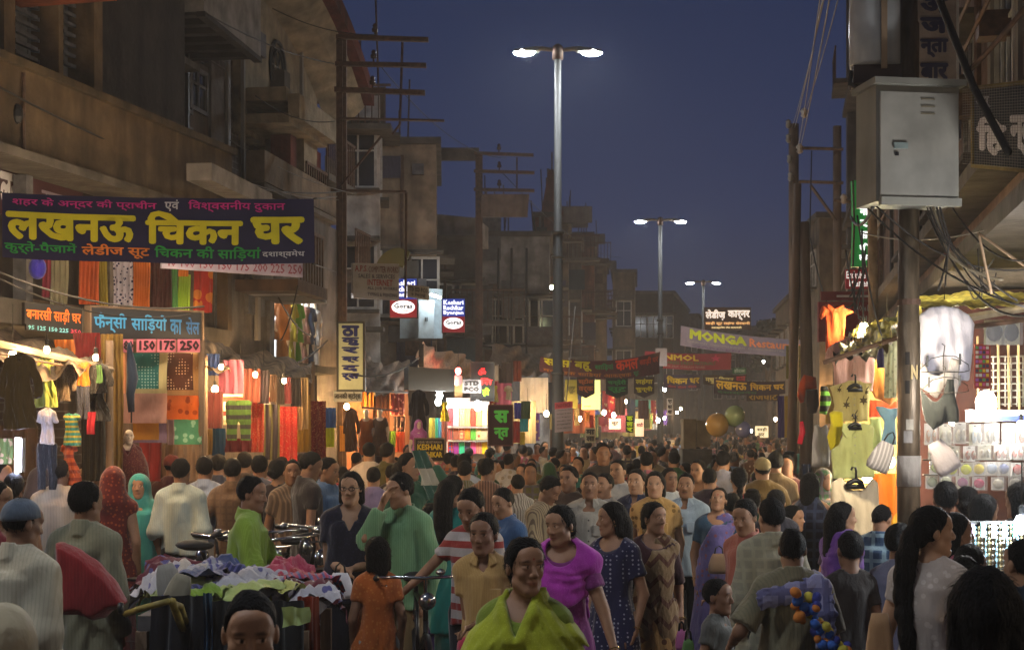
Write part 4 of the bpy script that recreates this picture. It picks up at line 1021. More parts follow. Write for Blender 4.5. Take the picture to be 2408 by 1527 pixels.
def clutter(root, w, u0, u1, z0, z1, n, seed, nb=0.0):
 """drain pipes, boxes, small balconies, boards and rags fixed to a facade"""
 Q = random.Random(seed)
 for k in range(n):
  u = Q.uniform(u0, u1-.4); z = Q.uniform(z0, z1-.3); t = Q.choice('ppbkkrsa')
  if t == 'p': MB().tube([w.pt(u, nb+.07, z0), w.pt(u, nb+.07, z1)], .04, 5).build('drain_pipe', Q.choice([M_STEEL, M_WIREG, M_BLACK]), root)
  elif t == 'b':
   L_ = Q.uniform(.9, 2.0); w.rawp('balcony', M_CONC, root, u, u+L_, nb+.004, nb+.75, z, z+.12); mb = MB()
   for i in range(int(L_/.14)+1): w.raw(mb, u+i*.14, u+i*.14+.025, nb+.70, nb+.725, z+.121, z+.9)
   w.raw(mb, u, u+L_, nb+.695, nb+.735, z+.901, z+.95); mb.build('railing', M_STEEL, root)
  elif t == 'k': s_ = Q.uniform(.25, .6); w.rawp('wall_box', Q.choice([M_CONC, M_SHUT, M_STEEL]), root, u, u+s_, nb+.004, nb+Q.uniform(.1, .35), z, z+s_*Q.uniform(.5, 1.2))
  elif t == 'r': s_ = Q.uniform(.4, .9); w.rawp('hung_cloth', fab(Q.choice(['#4c4440', '#3c3a4c', '#5c3a30', '#6c6454', '#2c3a40'])), root, u, u+s_, nb+.12, nb+.15, z, z+s_*1.2)
  elif t == 's': L_ = Q.uniform(.7, 1.6); w.rawp('sunshade', M_CONC, root, u, u+L_, nb+.004, nb+.5, z, z+.09)
  elif t == 'a': L_ = Q.uniform(.8, 1.6); w.rawp('shutter', M_SHUT, root, u, u+L_*.6, nb+.004, nb+.06, z, z+L_)
def roof_clutter(root, x0, x1, d0, d1, z, n, seed, kinds='ppaaw'):
 Q = random.Random(seed)
 for k in range(n):
  x = Q.uniform(x0, x1); y = Q.uniform(d0, d1); t = Q.choice(kinds)
  if t in 'pa': MB().tube([(x, y, z), (x+Q.uniform(-.1, .1), y, z+Q.uniform(.8, 2.2))], .022, 4).build('mast', M_STEEL, root)
  elif t == 't': MB().lathe([(.4, z), (.42, z+.1), (.42, z+.8), (.3, z+.92), (.1, z+.95)], (x, y, 0), 12).build('water_tank', M_BLACK, root, smooth=True)
  elif t == 'w': MB().box((x, y, z), (x+Q.uniform(.6, 1.8), y+.15, z+Q.uniform(.25, .6))).build('parapet_stub', M_GREY, root)
  elif t == 'b': MB().box((x, y, z), (x+Q.uniform(.8, 1.6), y+1.2, z+Q.uniform(.9, 1.8))).build('stair_room', Q.choice([M_GREY, M_TAN, M_DARK]), root)
z8 = 8.9
jag = [(1292, 52, 510, 4.5, M_RED, 'dim reddish house with a small pointed turret in the middle distance'), (1322, 57, 527, 4.5, M_TAN, 'brown corniced house, second in the dim jagged terrace'), (1352, 62, 560, 5, M_GREY, 'narrow grey house, third in the dim jagged terrace'),
       (1383, 67, 580, 5, M_RED, 'reddish house with stained walls, fourth in the jagged terrace'), (1412, 73, 615, 6, M_TAN, 'low brown house, last of the jagged terrace')]
for k, (x, d, yt, dep, m_, lb) in enumerate(jag):
 r_, wf_, ws_ = block(lb, x-34, x+14, d, yt, dep, m_, rows=((3.4, 4.6), (5.6, 6.8)))
 z_ = EYE-(yt-HY)*d/F
 clutter(r_, wf_, 0, wf_.L, 3, z_, 8, 60+k); roof_clutter(r_, (x-15-CX)*d/F, (x-CX)*d/F, d+.2, d+dep, z_+.16, 6, 80+k, 'ppaw')
 if k == 0:
  t0 = P(1300, 560, 52); zz = z_+.17
  MB().hexa([(t0.x-.4, 52.1, zz), (t0.x+.35, 52.1, zz), (t0.x+.35, 52.8, zz), (t0.x-.4, 52.8, zz), (t0.x-.14, 52.35, zz+1.5), (t0.x+.08, 52.35, zz+1.5), (t0.x+.08, 52.5, zz+1.5), (t0.x-.14, 52.5, zz+1.5)]).build('turret', wallm('pink_turret', '#6b4034'), r_)
  MB().tube([(t0.x-.03, 52.4, zz+1.5), (t0.x-.03, 52.4, zz+2.1)], .03, 5).build('finial', M_STEEL, r_)
clutter(B2, W2, W2.U(250)[0], W2.L, 4, 10, 12, 1, .26); clutter(B3, W3, W3.U(622)[0], W3.L, 4.2, 9, 10, 2, .0); clutter(B3b, W3b, 1.5, W3b.U(630)[0], 3.2, 5.0, 7, 3)
roof_clutter(B3, W3.pt(0, -2, 0).x, W3.pt(4, -2, 0).x, 27, 31, 10.2, 4, 5)
block('brown house end with a stained gable beyond the red terrace', 1440, 1492, 78, 640, 8, M_TAN, wins=1)
block('low dark house standing behind the second street lamp', 1490, 1582, 88, 690, 14, M_DARK, wins=3)
block('far grey house at the end of the left row', 1582, 1640, 105, 742, 20, M_GREY, wins=2)
block('far pale block closing the street in the middle', 1640, 1765, 135, 775, 20, M_BLUEG, skew=0, wins=4)
block('far brown block closing the street on the right', 1765, 1850, 128, 770, 20, M_TAN, skew=0, wins=3)
clutter(bk1[0], bk1[1], 0, bk1[1].L, 3, 8.8, 5, 8); clutter(bk2[0], bk2[1], 0, bk2[1].L, 3, 8.3, 8, 10)
clutter(bk3[0], bk3[1], 0, bk3[1].L, 3, 7.5, 14, 11); clutter(r7_, a7_, 0, a7_.L, 3, 6.5, 7, 12)
roof_clutter(bk2[0], (905-CX)*35.5/F, (1020-CX)*35.5/F, 36, 40, 8.75, 3, 13, 'wwa'); roof_clutter(bk3[0], (1120-CX)*47/F, (1285-CX)*47/F, 47.3, 52, 8.05, 12, 14); roof_clutter(bk1[0], (790-CX)*33/F, (890-CX)*33/F, 33.3, 38, 9.3, 4, 15)
def tree(x, y, d, w, label, seed):
 R = random.Random(seed); root = thing('tree', label, 'tree', ((x-CX)*d/F, d, 0), 0, 'dark trees at the far end of the street'); top = EYE-(y-HY)*d/F; rad = w*d/F/2
 mb = MB(); mb.tube([(0, 0, 0), (.1, 0, top*.4), (-.1, .1, top*.65)], [.28, .2, .12], 7)
 for k in range(5): a = R.uniform(0, 6.3); mb.tube([(0, 0, top*.42), (math.cos(a)*rad*.6, math.sin(a)*rad*.6, top*.78)], [.13, .04], 5)
 mb.build('trunk', M_WOOD, root, smooth=True)
 v = []; f = []; cl = [(R.uniform(-.7, .7)*rad, R.uniform(-.7, .7)*rad, top*R.uniform(.55, .86), R.uniform(.25, .5)*rad) for _ in range(11)]
 for c_ in cl:
  for _ in range(230):
   th = R.uniform(0, 6.3); ph = math.acos(R.uniform(-1, 1)); rr = c_[3]*R.uniform(.6, 1.05)
   p = Vector((c_[0]+rr*math.sin(ph)*math.cos(th), c_[1]+rr*math.sin(ph)*math.sin(th), min(c_[2]+rr*.8*math.cos(ph), top)))
   a = Vector((R.uniform(-1, 1), R.uniform(-1, 1), R.uniform(-1, 1))).normalized()*.16; b = a.cross(Vector((R.uniform(-1, 1), R.uniform(-1, 1), 1))).normalized()*.13
   n_ = len(v); v += [tuple(p-a), tuple(p+b), tuple(p+a), tuple(p-b)]; f.append((n_, n_+1, n_+2, n_+3))
 me = bpy.data.meshes.new('crown'); me.from_pydata(v, [], f); link('crown', me, mat('dark_foliage', (.035, .05, .028), rough=.8, noise=.4), root)
tree(1600, 712, 98, 60, 'dark tree between the far grey house and the lit billboard', 1)
tree(1805, 712, 96, 75, 'broad dark tree right of the lit billboard', 2)
tree(1868, 740, 90, 45, 'smaller dark tree beside the wooden poles on the right', 3)
# =================================================================== RIGHT SIDE
WR = Wall(2015, 42, 2700, 9.0)
R1 = bld('tall pinkish building behind the hotel board on the right', )
uu0 = 0; uu1 = WR.L
WR.rawp('wall', M_PINK, R1, 0, uu1, -6, 0, 3.6, 17)
for k, xx in enumerate((2060, 2130, 2200, 2290, 2370)):
 for (z0, z1) in ((5.0, 6.3), (8.2, 9.6), (11.3, 12.6)):
  window(R1, WR, WR.U(xx)[0]-.55, WR.U(xx)[0]+.55, z0, z1, bars=2)
for z in (4.3, 7.4, 10.5): WR.rawp('ledge', M_CONC, R1, 0, uu1, .003, .4, z, z+.15)
WR.rawp('corner_pier', M_GREY, R1, 0, .8, .003, .3, 4.46, 17)
for xx in (2040, 2075): WR.rawp('facade_stripe', wallm('dark_pink_trim', '#7a5247'), R1, WR.U(xx)[0]-.2, WR.U(xx)[0]+.2, .003, .12, 4.46, 7.39)
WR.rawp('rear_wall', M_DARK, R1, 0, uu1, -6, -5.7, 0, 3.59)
for z in (5.3, 5.65, 6.0): MB().tube([WR.pt(0, .5, z), WR.pt(uu1, .5, z+.1)], .018, 4).build('railing', M_STEEL, R1)
clutter(R1, WR, 1, WR.L, 4.6, 14, 40, 20)
block('dark low house with a box room left of the green sign', 1925, 2010, 46, 690, 6, M_DARK, skew=.1, wins=2)
block('square rooftop tank house above the dark low house', 1926, 1993, 44.5, 512, 2.2, M_TAN, skew=.05, rows=((6.2, 7.2),))
block('narrow brown house behind the timber poles', 1858, 1925, 60, 700, 8, M_TAN, skew=.1, wins=2)
# =================================================================== POLES AND LAMPS
def street_lamp(x, ytop, d, label, span, P_W, cowl=False, roll=0, X=None, z=None):
 X = (x-CX)*d/F if X is None else X; H = EYE-(ytop-HY)*d/F if z is None else z
 root = thing('street_lamp', label, 'street lamp', (X, d, 0), 0, 'double-headed street lamps down the middle of the road')
 MB().tube([(0, 0, 0), (0, 0, 3.0), (0, 0, 3.01), (0, 0, H*.62), (0, 0, H*.62+.01), (0, 0, H-.12)], [.115, .105, .095, .09, .075, .062], 14).build('pole', M_GALV, root, smooth=True)
 MB().lathe([(.10, H-.25), (.10, H-.02), (.04, H+.03)], n=12).build('cap', M_STEEL, root, smooth=True)
 for zc in (3.0, H*.62, H*.62-.45): MB().lathe([(.12, zc-.03), (.12, zc+.03)], n=14).build('band', M_GALV, root, smooth=True)
 for s in (-1, 1):
  a = MB(); a.tube([(s*.08, 0, H-.08), (s*.30, 0, H-.05), (s*span*.62, 0, H-.08)], [.035, .045, .045], 7)
  arm = a.build('arm', mat('lamp_arm', (.25, .22, .18), rough=.5, metal=.5), root, smooth=True)
  b = MB(); x0 = s*span*.55; x1 = s*(span+.16)
  b.hexa([(x0, -.10, H-.11), (x1, -.09, H-.13), (x1, .09, H-.13), (x0, .10, H-.11), (x0, -.07, H-.02), (x1, -.05, H-.07), (x1, .05, H-.07), (x0, .07, H-.02)])
  hd = b.build('lamp_head', mat('lamp_housing', (.20, .20, .19), rough=.4, metal=.4), root)
  r_ = (.19, .09, .065); A = 4*PI*((.19*.09)**1.6/3+(.19*.065)**1.6/3+(.09*.065)**1.6/3)**(1/1.6)
  MB().ball((s*(span-.02), 0, H-.125), r_, 10, 6).build('lens', glow('lamp_lens_%d' % P_W, (.86, .93, 1.0), P_W/(PI*A)), hd, smooth=True)
  if cowl: MB().tube([(s*(span-.02), 0, H-.02), (s*(span-.02), 0, H-.27)], .21, 16, False).build('cowl', MC['lamp_housing'], hd)  # added shield on unseen lamps, keeps their light off the facades
 return root
street_lamp(1311, 108, 28, 'tall galvanised double street lamp in the middle, both heads lit', .64, 300)
street_lamp(1552, 512, 51.5, 'second double street lamp further down the road, smaller against the sky', .70, 170)
street_lamp(1653, 659, 73.5, 'farthest double street lamp, low above the billboard', .66, 110)
street_lamp(0, 0, 4.6, 'double street lamp beside the photographer, out of the picture above', .8, 640, cowl=True, X=-3.45, z=8.95)
for i_, (X_, Y_, Z_) in enumerate(((-4.7, 7.5, 2.75), (-5.0, 2.0, 2.7), (4.9, 4.5, 2.75), (4.6, -.5, 2.7), (-5.4, -3.5, 2.7), (3.72, 9.6, 2.5))):  # unseen fill bulbs added to brighten the near crowd and the white kurta
 r_ = bulb(0, 0, 1, [95, 80, 95, 80, 70, 190][i_], (.96, .95, .95) if i_ == 5 else (1, .80, .56), .10 if i_ == 5 else .05, 'added fill bulb out of the picture, number %d along the near pavement' % (i_+1), cord=.3); r_.location = (X_, Y_, Z_); r_['label'] = 'added fill bulb outside the picture, %s' % ['first on the left', 'second on the left', 'first on the right', 'second on the right', 'third on the left', 'by the shoe stall'][i_]
street_lamp(0, 0, -14, 'double street lamp behind the photographer', .8, 300, cowl=True, X=-6.2, z=8.95)
def utility_pole(x, ytop, d, label, arms, m=M_STEEL, r=.085):
 X = (x-CX)*d/F; H = EYE-(ytop-HY)*d/F; root = thing('utility_pole', label, 'utility pole', (X, d, 0))
 MB().box((-r, -r*.6, 0), (r, r*.6, H)).build('post', m, root)
 MB().box((-r*.3, -r*1.2, .2), (r*.3, -r*.62, H-.1)).build('web', m, root)
 for (xa, ya, xb, yb, t) in arms:
  p = P(xa, ya, d)-Vector((X, d, 0)); q = P(xb, yb, d)-Vector((X, d, 0))
  a = MB(); a.hexa([p+Vector((0, -.16, -t)), q+Vector((0, -.16, -t)), q+Vector((0, -.06, -t)), p+Vector((0, -.06, -t)), p+Vector((0, -.16, t)), q+Vector((0, -.16, t)), q+Vector((0, -.06, t)), p+Vector((0, -.06, t))])
  ar = a.build('crossarm', m, root)
  if t > .03:
   for f_ in (.42,):
    c_ = p.lerp(q, f_); MB().lathe([(.015, t), (.015, t+.06), (.05, t+.07), (.055, t+.12), (.03, t+.15), (.045, t+.17), (.02, t+.21)], tuple(c_+Vector((0, -.11, 0))), 8).build('insulator', mat('brown_porcelain', (.06, .03, .02), rough=.25), ar, smooth=True)
 return root
u1 = utility_pole(803, 84, 25.7, 'rusty steel utility pole with three crossarms left of the street lamp', [(792, 91, 1008, 98, .035), (790, 154, 1003, 158, .035), (788, 214, 1000, 222, .04), (800, 282, 1045, 287, .015), (780, 450, 957, 454, .02)])
X0 = (803-CX)*25.7/F; L0 = Vector((X0, 25.7, 0))
for a, b in (((946, 100), (940, 292)), ((940, 292), (922, 316)), ((895, 322), (800, 438)), ((955, 452), (953, 700))):
 MB().tube([P(*a, 25.6)-L0, P(*b, 25.6)-L0], .022, 5).build('brace', M_STEEL, u1)
u2 = utility_pole(1126, 358, 36.6, 'second steel utility pole with crossarms above a beige board', [(1114, 362, 1254, 367, .035), (1114, 404, 1256, 408, .035), (1114, 447, 1256, 450, .035)])
L2 = Vector(((1126-CX)*36.6/F, 36.6, 0))
MB().tube([P(1215, 370, 36.5)-L2, P(1215, 450, 36.5)-L2], .02, 5).build('brace', M_STEEL, u2)
c = [P(1130, 510, 36.3), P(1240, 510, 36.3), P(1244, 456, 36.3), P(1132, 456, 36.3)]
board('billboard', 'plain beige board hung on the second utility pole', 'board', c, wallm('beige_board', '#6d5f58'), thick=.08)
hp = thing('utility_pole', 'pair of timber poles joined by crossbars against the sky on the right', 'utility pole', (0, 31, 0))
for xa, yt, w in ((1866, 292, 24), (1968, 297, 20)):
 X = (xa-CX)*31/F; H = EYE-(yt-HY)*31/F
 MB().tube([(X, 0, 0), (X, 0, H)], w*31/F/2, 9).build('post', M_WOOD, hp, smooth=True)
for (a, b) in (((1868, 348), (1982, 351)), ((1878, 427), (1982, 430)), ((1905, 436), (1966, 520)), ((1960, 470), (2060, 482))):
 MB().tube([P(*a, 30.8)-Vector((0, 31, 0)), P(*b, 30.8)-Vector((0, 31, 0))], .035, 5).build('crossbar', M_WOOD, hp)
for xx, yy in ((1853, 296), (1853, 330), (1856, 378), (1858, 420)):
 q = P(xx, yy, 30.8)-Vector((0, 31, 0)); MB().lathe([(.03, -.05), (.06, 0), (.04, .06), (.06, .09), (.02, .13)], tuple(q), 8).build('insulator', mat('grey_porcelain', (.2, .18, .15), rough=.3), hp, smooth=True)
for xx, yy in ((1890, 268), (1880, 352), (1983, 470)):
 q = P(xx, yy, 30.7)-Vector((0, 31, 0)); MB().lathe([(.03, -.08), (.07, -.04), (.05, .0), (.08, .05), (.03, .12)], tuple(q), 8).build('insulator', mat('pale_porcelain', (.45, .38, .3), rough=.3), hp, smooth=True)
wp = thing('utility_pole', 'dark weathered timber pole left of the hanging clothes', 'utility pole', P(1893, 1005, 24)-Vector((0, 0, 2)))
Hh = EYE-(522-HY)*24/F; MB().tube([(0, 0, 0), (.03, 0, Hh*.5), (-.02, 0, Hh)], [.12, .10, .08], 9).build('post', M_WOOD, wp, smooth=True)
MB().tube([(-.25, 0, 0), (-.12, 0, Hh+.6)], [.09, .06], 8).build('prop', M_WOOD, wp, smooth=True)
wp = thing('utility_pole', 'slim rusty pole standing against the red shop signs', 'utility pole', P(2062, 1005, 19)-Vector((0, 0, 2)))
Hh = 9; MB().tube([(0, 0, 0), (-.12, 0, Hh)], [.07, .05], 9).build('post', mat('pale_rusty_pole', (.34, .24, .15), rough=.7, noise=.4, nscale=6, bump=.3), wp, smooth=True)
dP = 11.0; XP = (2136-CX)*dP/F
bp = thing('utility_pole', 'thick steel pole in front of the clothes stall, stained and painted with a letter N', 'utility pole', (XP, dP, 0))
M_POLE = mat('stained_pole', (.15, .11, .07), rough=.4, metal=.35, noise=.5, nscale=5, stretch=(3, 3, .7), bump=.5, bscale=14, grime=.8)
MB().tube([(0, 0, 0), (0, 0, 2.75), (0, 0, 2.76), (0, 0, 4.9), (0, 0, 4.91), (0, 0, 8)], [.082, .08, .074, .074, .064, .06], 20).build('post', M_POLE, bp, smooth=True)
MB().lathe([(.086, 1.58), (.087, 1.80)], n=20).build('paper_band', fab('#8f8880'), bp, smooth=True)
def onpole(x, y0, y1, w, m, name='paint_mark', text=None):
 ang0 = (x-2136)*dP/F/.08; ang0 = max(-1, min(1, ang0)); a0 = math.asin(ang0)
 def pos(u, v, off=0):
  th = a0+(u-.5)*w/.08; z = EYE-((y1*(1-v)+y0*v)-HY)*dP/F; rr = .0835+off
  return Vector((rr*math.sin(th), -rr*math.cos(th), z))
 if text: put_text(text, pos, 0, 1, 0, 1, m, bp, .06, .004)
 else: sheet_mesh(name, pos, 4, 2, m, bp)
onpole(2142, 858, 892, .05, ink('#b8a070'), text='N')
for a in ((2127, 828, 858), (2127, 895, 925), (2152, 858, 892)): onpole(*a, .03, ink('#2a241e'))
onpole(2132, 985, 1010, .05, fab('#a8a090')); onpole(2128, 1012, 1040, .06, fab('#96908a'))
for z in (2.9, 4.4, 5.2): MB().lathe([(.084, z-.02), (.084, z+.02)], n=16).build('clamp', M_STEEL, bp)
M_CAB = mat('grey_cabinet_paint', (.20, .195, .165), rough=.5, noise=.25, nscale=3, grime=.5, bump=.15, bscale=8)
cb = thing('junction_box', 'large pale grey electrical cabinet with a latch, fixed to the thick pole', 'electrical cabinet', P(2160, 475, 10.6), math.radians(9))
w_ = .585; h_ = .80
MB().box((-w_/2-.02, 0, 0), (w_/2, .36, h_)).build('casing', M_CAB, cb)
MB().box((-w_/2+.0, -.035, .03), (w_/2-.02, -.004, h_-.05)).build('door', mat('cabinet_door', (.235, .225, .195), rough=.5, noise=.3, nscale=3, grime=.45), cb)
MB().box((-w_/2-.05, -.06, h_+.002), (w_/2+.03, .38, h_+.045)).build('lid', M_CAB, cb)
MB().box((-w_/2+.0, -.05, -.03), (w_/2+.0, .0, .026)).build('bottom_lip', M_CAB, cb)
h1 = MB().box((-.20, -.05, .36), (-.10, -.037, .40)).build('latch', mat('latch_green', (.16, .2, .19), rough=.5), cb)
MB().box((-.19, -.045, .31), (-.165, -.037, .335)).build('lock', M_BLACK, cb)
for k in range(3): MB().box((.0, -.042, .60+k*.05), (.10, -.037, .61+k*.05)).build('vent', mat('vent_brown', (.14, .12, .08)), cb)
c2_ = thing('junction_box', 'tall white metal box strapped high on the thick pole', 'electrical cabinet', P(2056, 160, 10.9), math.radians(-6))
MB().lathe([(.17, 0), (.18, .02), (.18, .9), (.15, .93)], n=20).build('casing', mat('white_enamel', (.36, .37, .37), rough=.25, noise=.15, grime=.3), c2_, smooth=True)
MB().box((.02, -.21, -.05), (.06, -.185, .95)).build('strap', mat('brown_strap', (.22, .15, .09), rough=.7), c2_)
MB().box((-.16, -.12, -.13), (.17, .12, -.003)).build('base', mat('dark_red_base', (.03, .015, .012), rough=.6), c2_)
MB().tube([(-.17, -.05, -.03), (-.18, -.05, -.12), (-.08, -.08, -.18), (.05, -.08, -.16)], .018, 6).build('hose', M_WIRE, c2_, smooth=True)
WR.rawp('shop_back_wall', M_CREAM, R1, 0, WR.L, -3.2, -3.0, 0, 3.6)
WR.rawp('first_floor_slab', M_CONC, R1, 0, WR.L, -3.0, .6, 3.45, 3.59)
for i in range(6): WR.rawp('shop_pier', M_PINK, R1, 2+i*6, 2.4+i*6, -2.99, .1, 0, 3.44)
WLs = Wall(860, 28, 1290, 52)
o = bld('long soot-dark rear wall of the left-hand shops', name='wall', cat='wall')
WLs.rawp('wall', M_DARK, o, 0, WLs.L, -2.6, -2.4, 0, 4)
# =================================================================== BANNERS AND SIGNS
M_NAVY = fab('#1a1634', bump=.2); M_BLU = fab('#221a58', bump=.2)
YEL = ink('#c8b818'); PNK = ink('#c02a78'); GRN = ink('#2c8a3c'); ORG = ink('#d87a2c'); WHT = ink('#b9b4b4')
d_ = 12.2
banner('wide navy cloth banner with big yellow Hindi letters strung across the left shops', corners(5, 738, 452, 605, d_, 13.2, y0b=467, y1b=620), mat('banner_navy', srgb('#1e1838'), rough=.55, noise=.2, nscale=3, bump=.2, bscale=14),
       [('शहर के अन्दर की प्राचीन', .03, .475, .79, .95, PNK, .016), ('एवं', .50, .545, .79, .97, WHT, .02), ('िवश्वसनीय दुकान', .575, .90, .79, .97, PNK, .016),
  ('लखनऊ', .01, .41, .29, .72, YEL, .042), ('िचकन', .44, .755, .29, .80, YEL, .042), ('घर', .78, .965, .29, .72, YEL, .045),
  ('कुर्ते-पैजामें', .005, .225, .07, .27, GRN, .02), ('लेडीज सूट', .24, .455, .05, .27, ORG, .022), ('िचकन की सािड़यां', .47, .815, .05, .27, GRN, .022), ('दशाश्वमेध', .82, .965, .08, .21, WHT, .014)], sag=.02, wave=.02, seed=3, nu=44, nv=8)
cable([P(5, 452, 12.2), P(-200, 430, 12)], .008, label='cord tying the upper left corner of the navy banner'); cable([P(738, 467, 13.2), P(792, 462, 25)], .008, label='cord running from the navy banner to the steel pole')
cable([P(735, 620, 13.2), P(792, 640, 25)], .008, label='lower cord from the navy banner to the steel pole')
board('price_board', 'grey price board with dark red numbers under the navy banner', 'sign', corners(380, 712, 600, 630, 14.5, 15.4, y1b=652, y0b=618), ink('#6c6470'), [('40 100 130 150 175 200 225 250', .02, .99, .18, .85, ink('#5a1426'), .016)], thick=.03)
board('shop_sign', 'dark board with blue Hindi lettering above the pink price squares', 'sign', corners(213, 474, 722, 795, 14.4, 15.6, y0b=735, y1b=800), ink('#1e2026'), [('फैन्सी', .02, .30, .2, .85, ink('#3a86b8'), .022), ('सािड़यों', .34, .66, .2, .85, ink('#3a86b8'), .022), ('का', .69, .80, .2, .72, ink('#2a6aa0'), .022), ('सेल', .84, .97, .2, .82, ink('#2a5a90'), .022)], frame=M_WOOD)
board('shop_sign', 'black board with orange Hindi lettering left of the blue-lettered one', 'sign', corners(58, 193, 710, 762, 14.0, 14.4, y0b=722, y1b=775), ink('#171212'), [('बनारसी साड़ी घर', .02, .97, .15, .85, ink('#d8641c'), .02)])
board('price_board', 'narrow dark board of pale blue prices under the orange-lettered one', 'sign', corners(62, 193, 760, 775, 13.95, 14.35, y0b=773, y1b=787), ink('#17181c'), [('95 125 150 225', .02, .74, .12, .8, ink('#6ab0b8'), .03), ('350', .78, .97, .12, .8, ink('#c03a50'), .03)], thick=.03)
for x0, x1, s_ in ((287, 313, '80'), (323, 366, '150'), (371, 413, '175'), (418, 470, '250')):
 board('price_card', '%s pink price card under the blue Hindi sign, reading %s' % ({'80': 'leftmost', '150': 'second', '175': 'third', '250': 'rightmost'}[s_], s_), 'price card', corners(x0, x1, 797, 827, 14.6+(x0-287)/500, 14.65+(x1-287)/500), ink('#c46a7c'), [(s_, .06, .94, .12, .9, ink('#2a0c14'), .05)], thick=.02)
vs = [('ठा', .80, .97), ('कु', .66, .79), ('र', .545, .645), ('ब्र', .40, .50), ('द', .27, .37), ('र्स', .13, .25)]
board('vertical_sign', 'tall pale yellow sign with dark blue Hindi letters beside the steel pole', 'sign', corners(796, 853, 760, 915, 21.6), mat('lit_yellow_board', srgb('#b7b890'), rough=.6, emit=.10, ecol=srgb('#c8c890'), noise=.15),
      [(a, .12, .86, b, c_, ink('#1c2468'), .06) for a, b, c_ in vs], thick=.14, frame=M_GALV, fw=.03)
board('shop_sign', 'small white board with black Hindi lettering hung below the tall yellow sign', 'sign', corners(784, 850, 918, 944, 21.6), ink('#a8a89c'), [('जानकी स्टोर्स', .03, .97, .12, .88, ink('#101010'), .03)])
cs = corners(830, 938, 618, 700, 24.3, 24.8, y0b=620, y1b=706)
board('shop_sign', 'faded white computer works board with red and dark lettering behind the pole', 'sign', cs, ink('#8a8480'), [('A.P.S.', .03, .30, .76, .94, ink('#7a1c1c'), .02), ('COMPUTER WORKS', .32, .98, .74, .92, ink('#54302c'), .02), ('SALES & SERVICES', .1, .9, .58, .70, ink('#33303a'), .02), ('INTERNET', .3, .85, .38, .55, ink('#7a1c1c'), .02), ('ALL JOB WORKS', .3, .95, .24, .35, ink('#33303a'), .02), ('TYPING & PRINTING', .3, .95, .08, .18, ink('#33303a'), .015)])
def goras(x0, x1, y0, y1, d, label, e=1.0):
 cc = corners(x0, x1, y0, y1, d); m = glow('lit_blue_panel', srgb('#1c3a9c'), .5*e); root = thing('ice_cream_sign', label, 'lit sign', tuple(cc[0]), 0, 'lit blue and red ice cream signs'); L = Vector(cc[0])
 pos = sheetpos(cc); rel = lambda u, v, off=0: pos(u, v, off)-L
 sub = lambda a, b: (lambda u, v, off=0: rel(u, a+(b-a)*v, off))
 sheet_mesh('upper_panel', sub(.47, 1), 1, 1, m, root, .14); sheet_mesh('lower_panel', sub(0, .468), 1, 1, glow('lit_red_panel', srgb('#7c1620'), .5*e), root, .14)
 WL_ = glow('lit_white_letter', (1, 1, 1), 1.3*e)
 for t, a, b in (('Keshari', .82, .96), ('Ruchikar', .66, .80), ('Byanjan', .50, .64)): put_text(t, rel, .05, .95, a, b, WL_, root, .022, .02)
 mb = MB(); n = 24; mb.poly([rel(.5+.44*math.cos(2*PI*i/n), .26+.17*math.sin(2*PI*i/n), .02) for i in range(n)]); mb.build('oval', WL_, root)
 put_text('Goras', rel, .14, .86, .22, .36, ink('#1c0408'), root, .035, .035); put_text('ICE CREAM', rel, .3, .7, .14, .19, ink('#3a0c14'), root, .03, .035)
 MB().hexa([rel(-.05, -.02, -.145), rel(1.05, -.02, -.145), rel(1.05, -.02, -.17), rel(-.05, -.02, -.17), rel(-.05, 1.02, -.145), rel(1.05, 1.02, -.145), rel(1.05, 1.02, -.17), rel(-.05, 1.02, -.17)]).build('back_frame', M_GALV, root)
goras(917, 979, 655, 745, 29.0, 'lit ice cream sign partly hidden by the computer works board')
goras(1040, 1092, 702, 780, 33, 'lit blue and red ice cream sign, the right one with its oval white badge')
board('shop_sign', 'small tan phone booth board with an arrow, between the two ice cream signs', 'sign', corners(957, 1008, 668, 697, 26.5, y0b=674, y1b=705), ink('#8a7a60'), [('STD ISD PCO', .05, .95, .5, .85, ink('#1c1814'), .03), ('← PHONE', .2, .85, .12, .4, ink('#1c1814'), .03)])
rm = thing('upstairs_room', 'bright blue-white upstairs room with a steel cupboard between the ice cream signs', 'room', P(1000, 790, 33.6)); L = Vector(rm.location)
mI2 = mat('pale_blue_room', (.55, .66, .70), rough=.7)
MB().hexa([P(940, 795, 35)-L, P(1040, 795, 35)-L, P(1040, 795, 35.1)-L, P(940, 795, 35.1)-L, P(940, 672, 35)-L, P(1040, 680, 35)-L, P(1040, 680, 35.1)-L, P(940, 672, 35.1)-L]).build('back_wall', mI2, rm)
MB().hexa([P(984, 795, 34.2)-L, P(1020, 795, 34.2)-L, P(1020, 795, 34.7)-L, P(984, 795, 34.7)-L, P(984, 706, 34.2)-L, P(1020, 706, 34.2)-L, P(1020, 706, 34.7)-L, P(984, 706, 34.7)-L]).build('cupboard', mat('cupboard_steel', (.5, .58, .6), rough=.35, metal=.2), rm)
for xx in (1000, 1004): MB().tube([P(xx, 745, 34.18)-L, P(xx, 755, 34.18)-L], .012, 4).build('handle', M_BLACK, rm)
MB().hexa([P(936, 800, 33.5)-L, P(1045, 800, 33.5)-L, P(1045, 800, 35.2)-L, P(936, 800, 35.2)-L, P(936, 796, 33.5)-L, P(1045, 796, 33.5)-L, P(1045, 796, 35.2)-L, P(936, 796, 35.2)-L]).build('floor', M_CONC, rm)
tube_light(P(1012, 692, 33.9), P(1035, 700, 34.1), 42, 'white tube light over the steel cupboard upstairs')
MB_y = thing('arched_sign', 'dull yellow arched panel on the dark wall above the computer works board', 'sign', P(925, 640, 31.5)); L = Vector(MB_y.location)
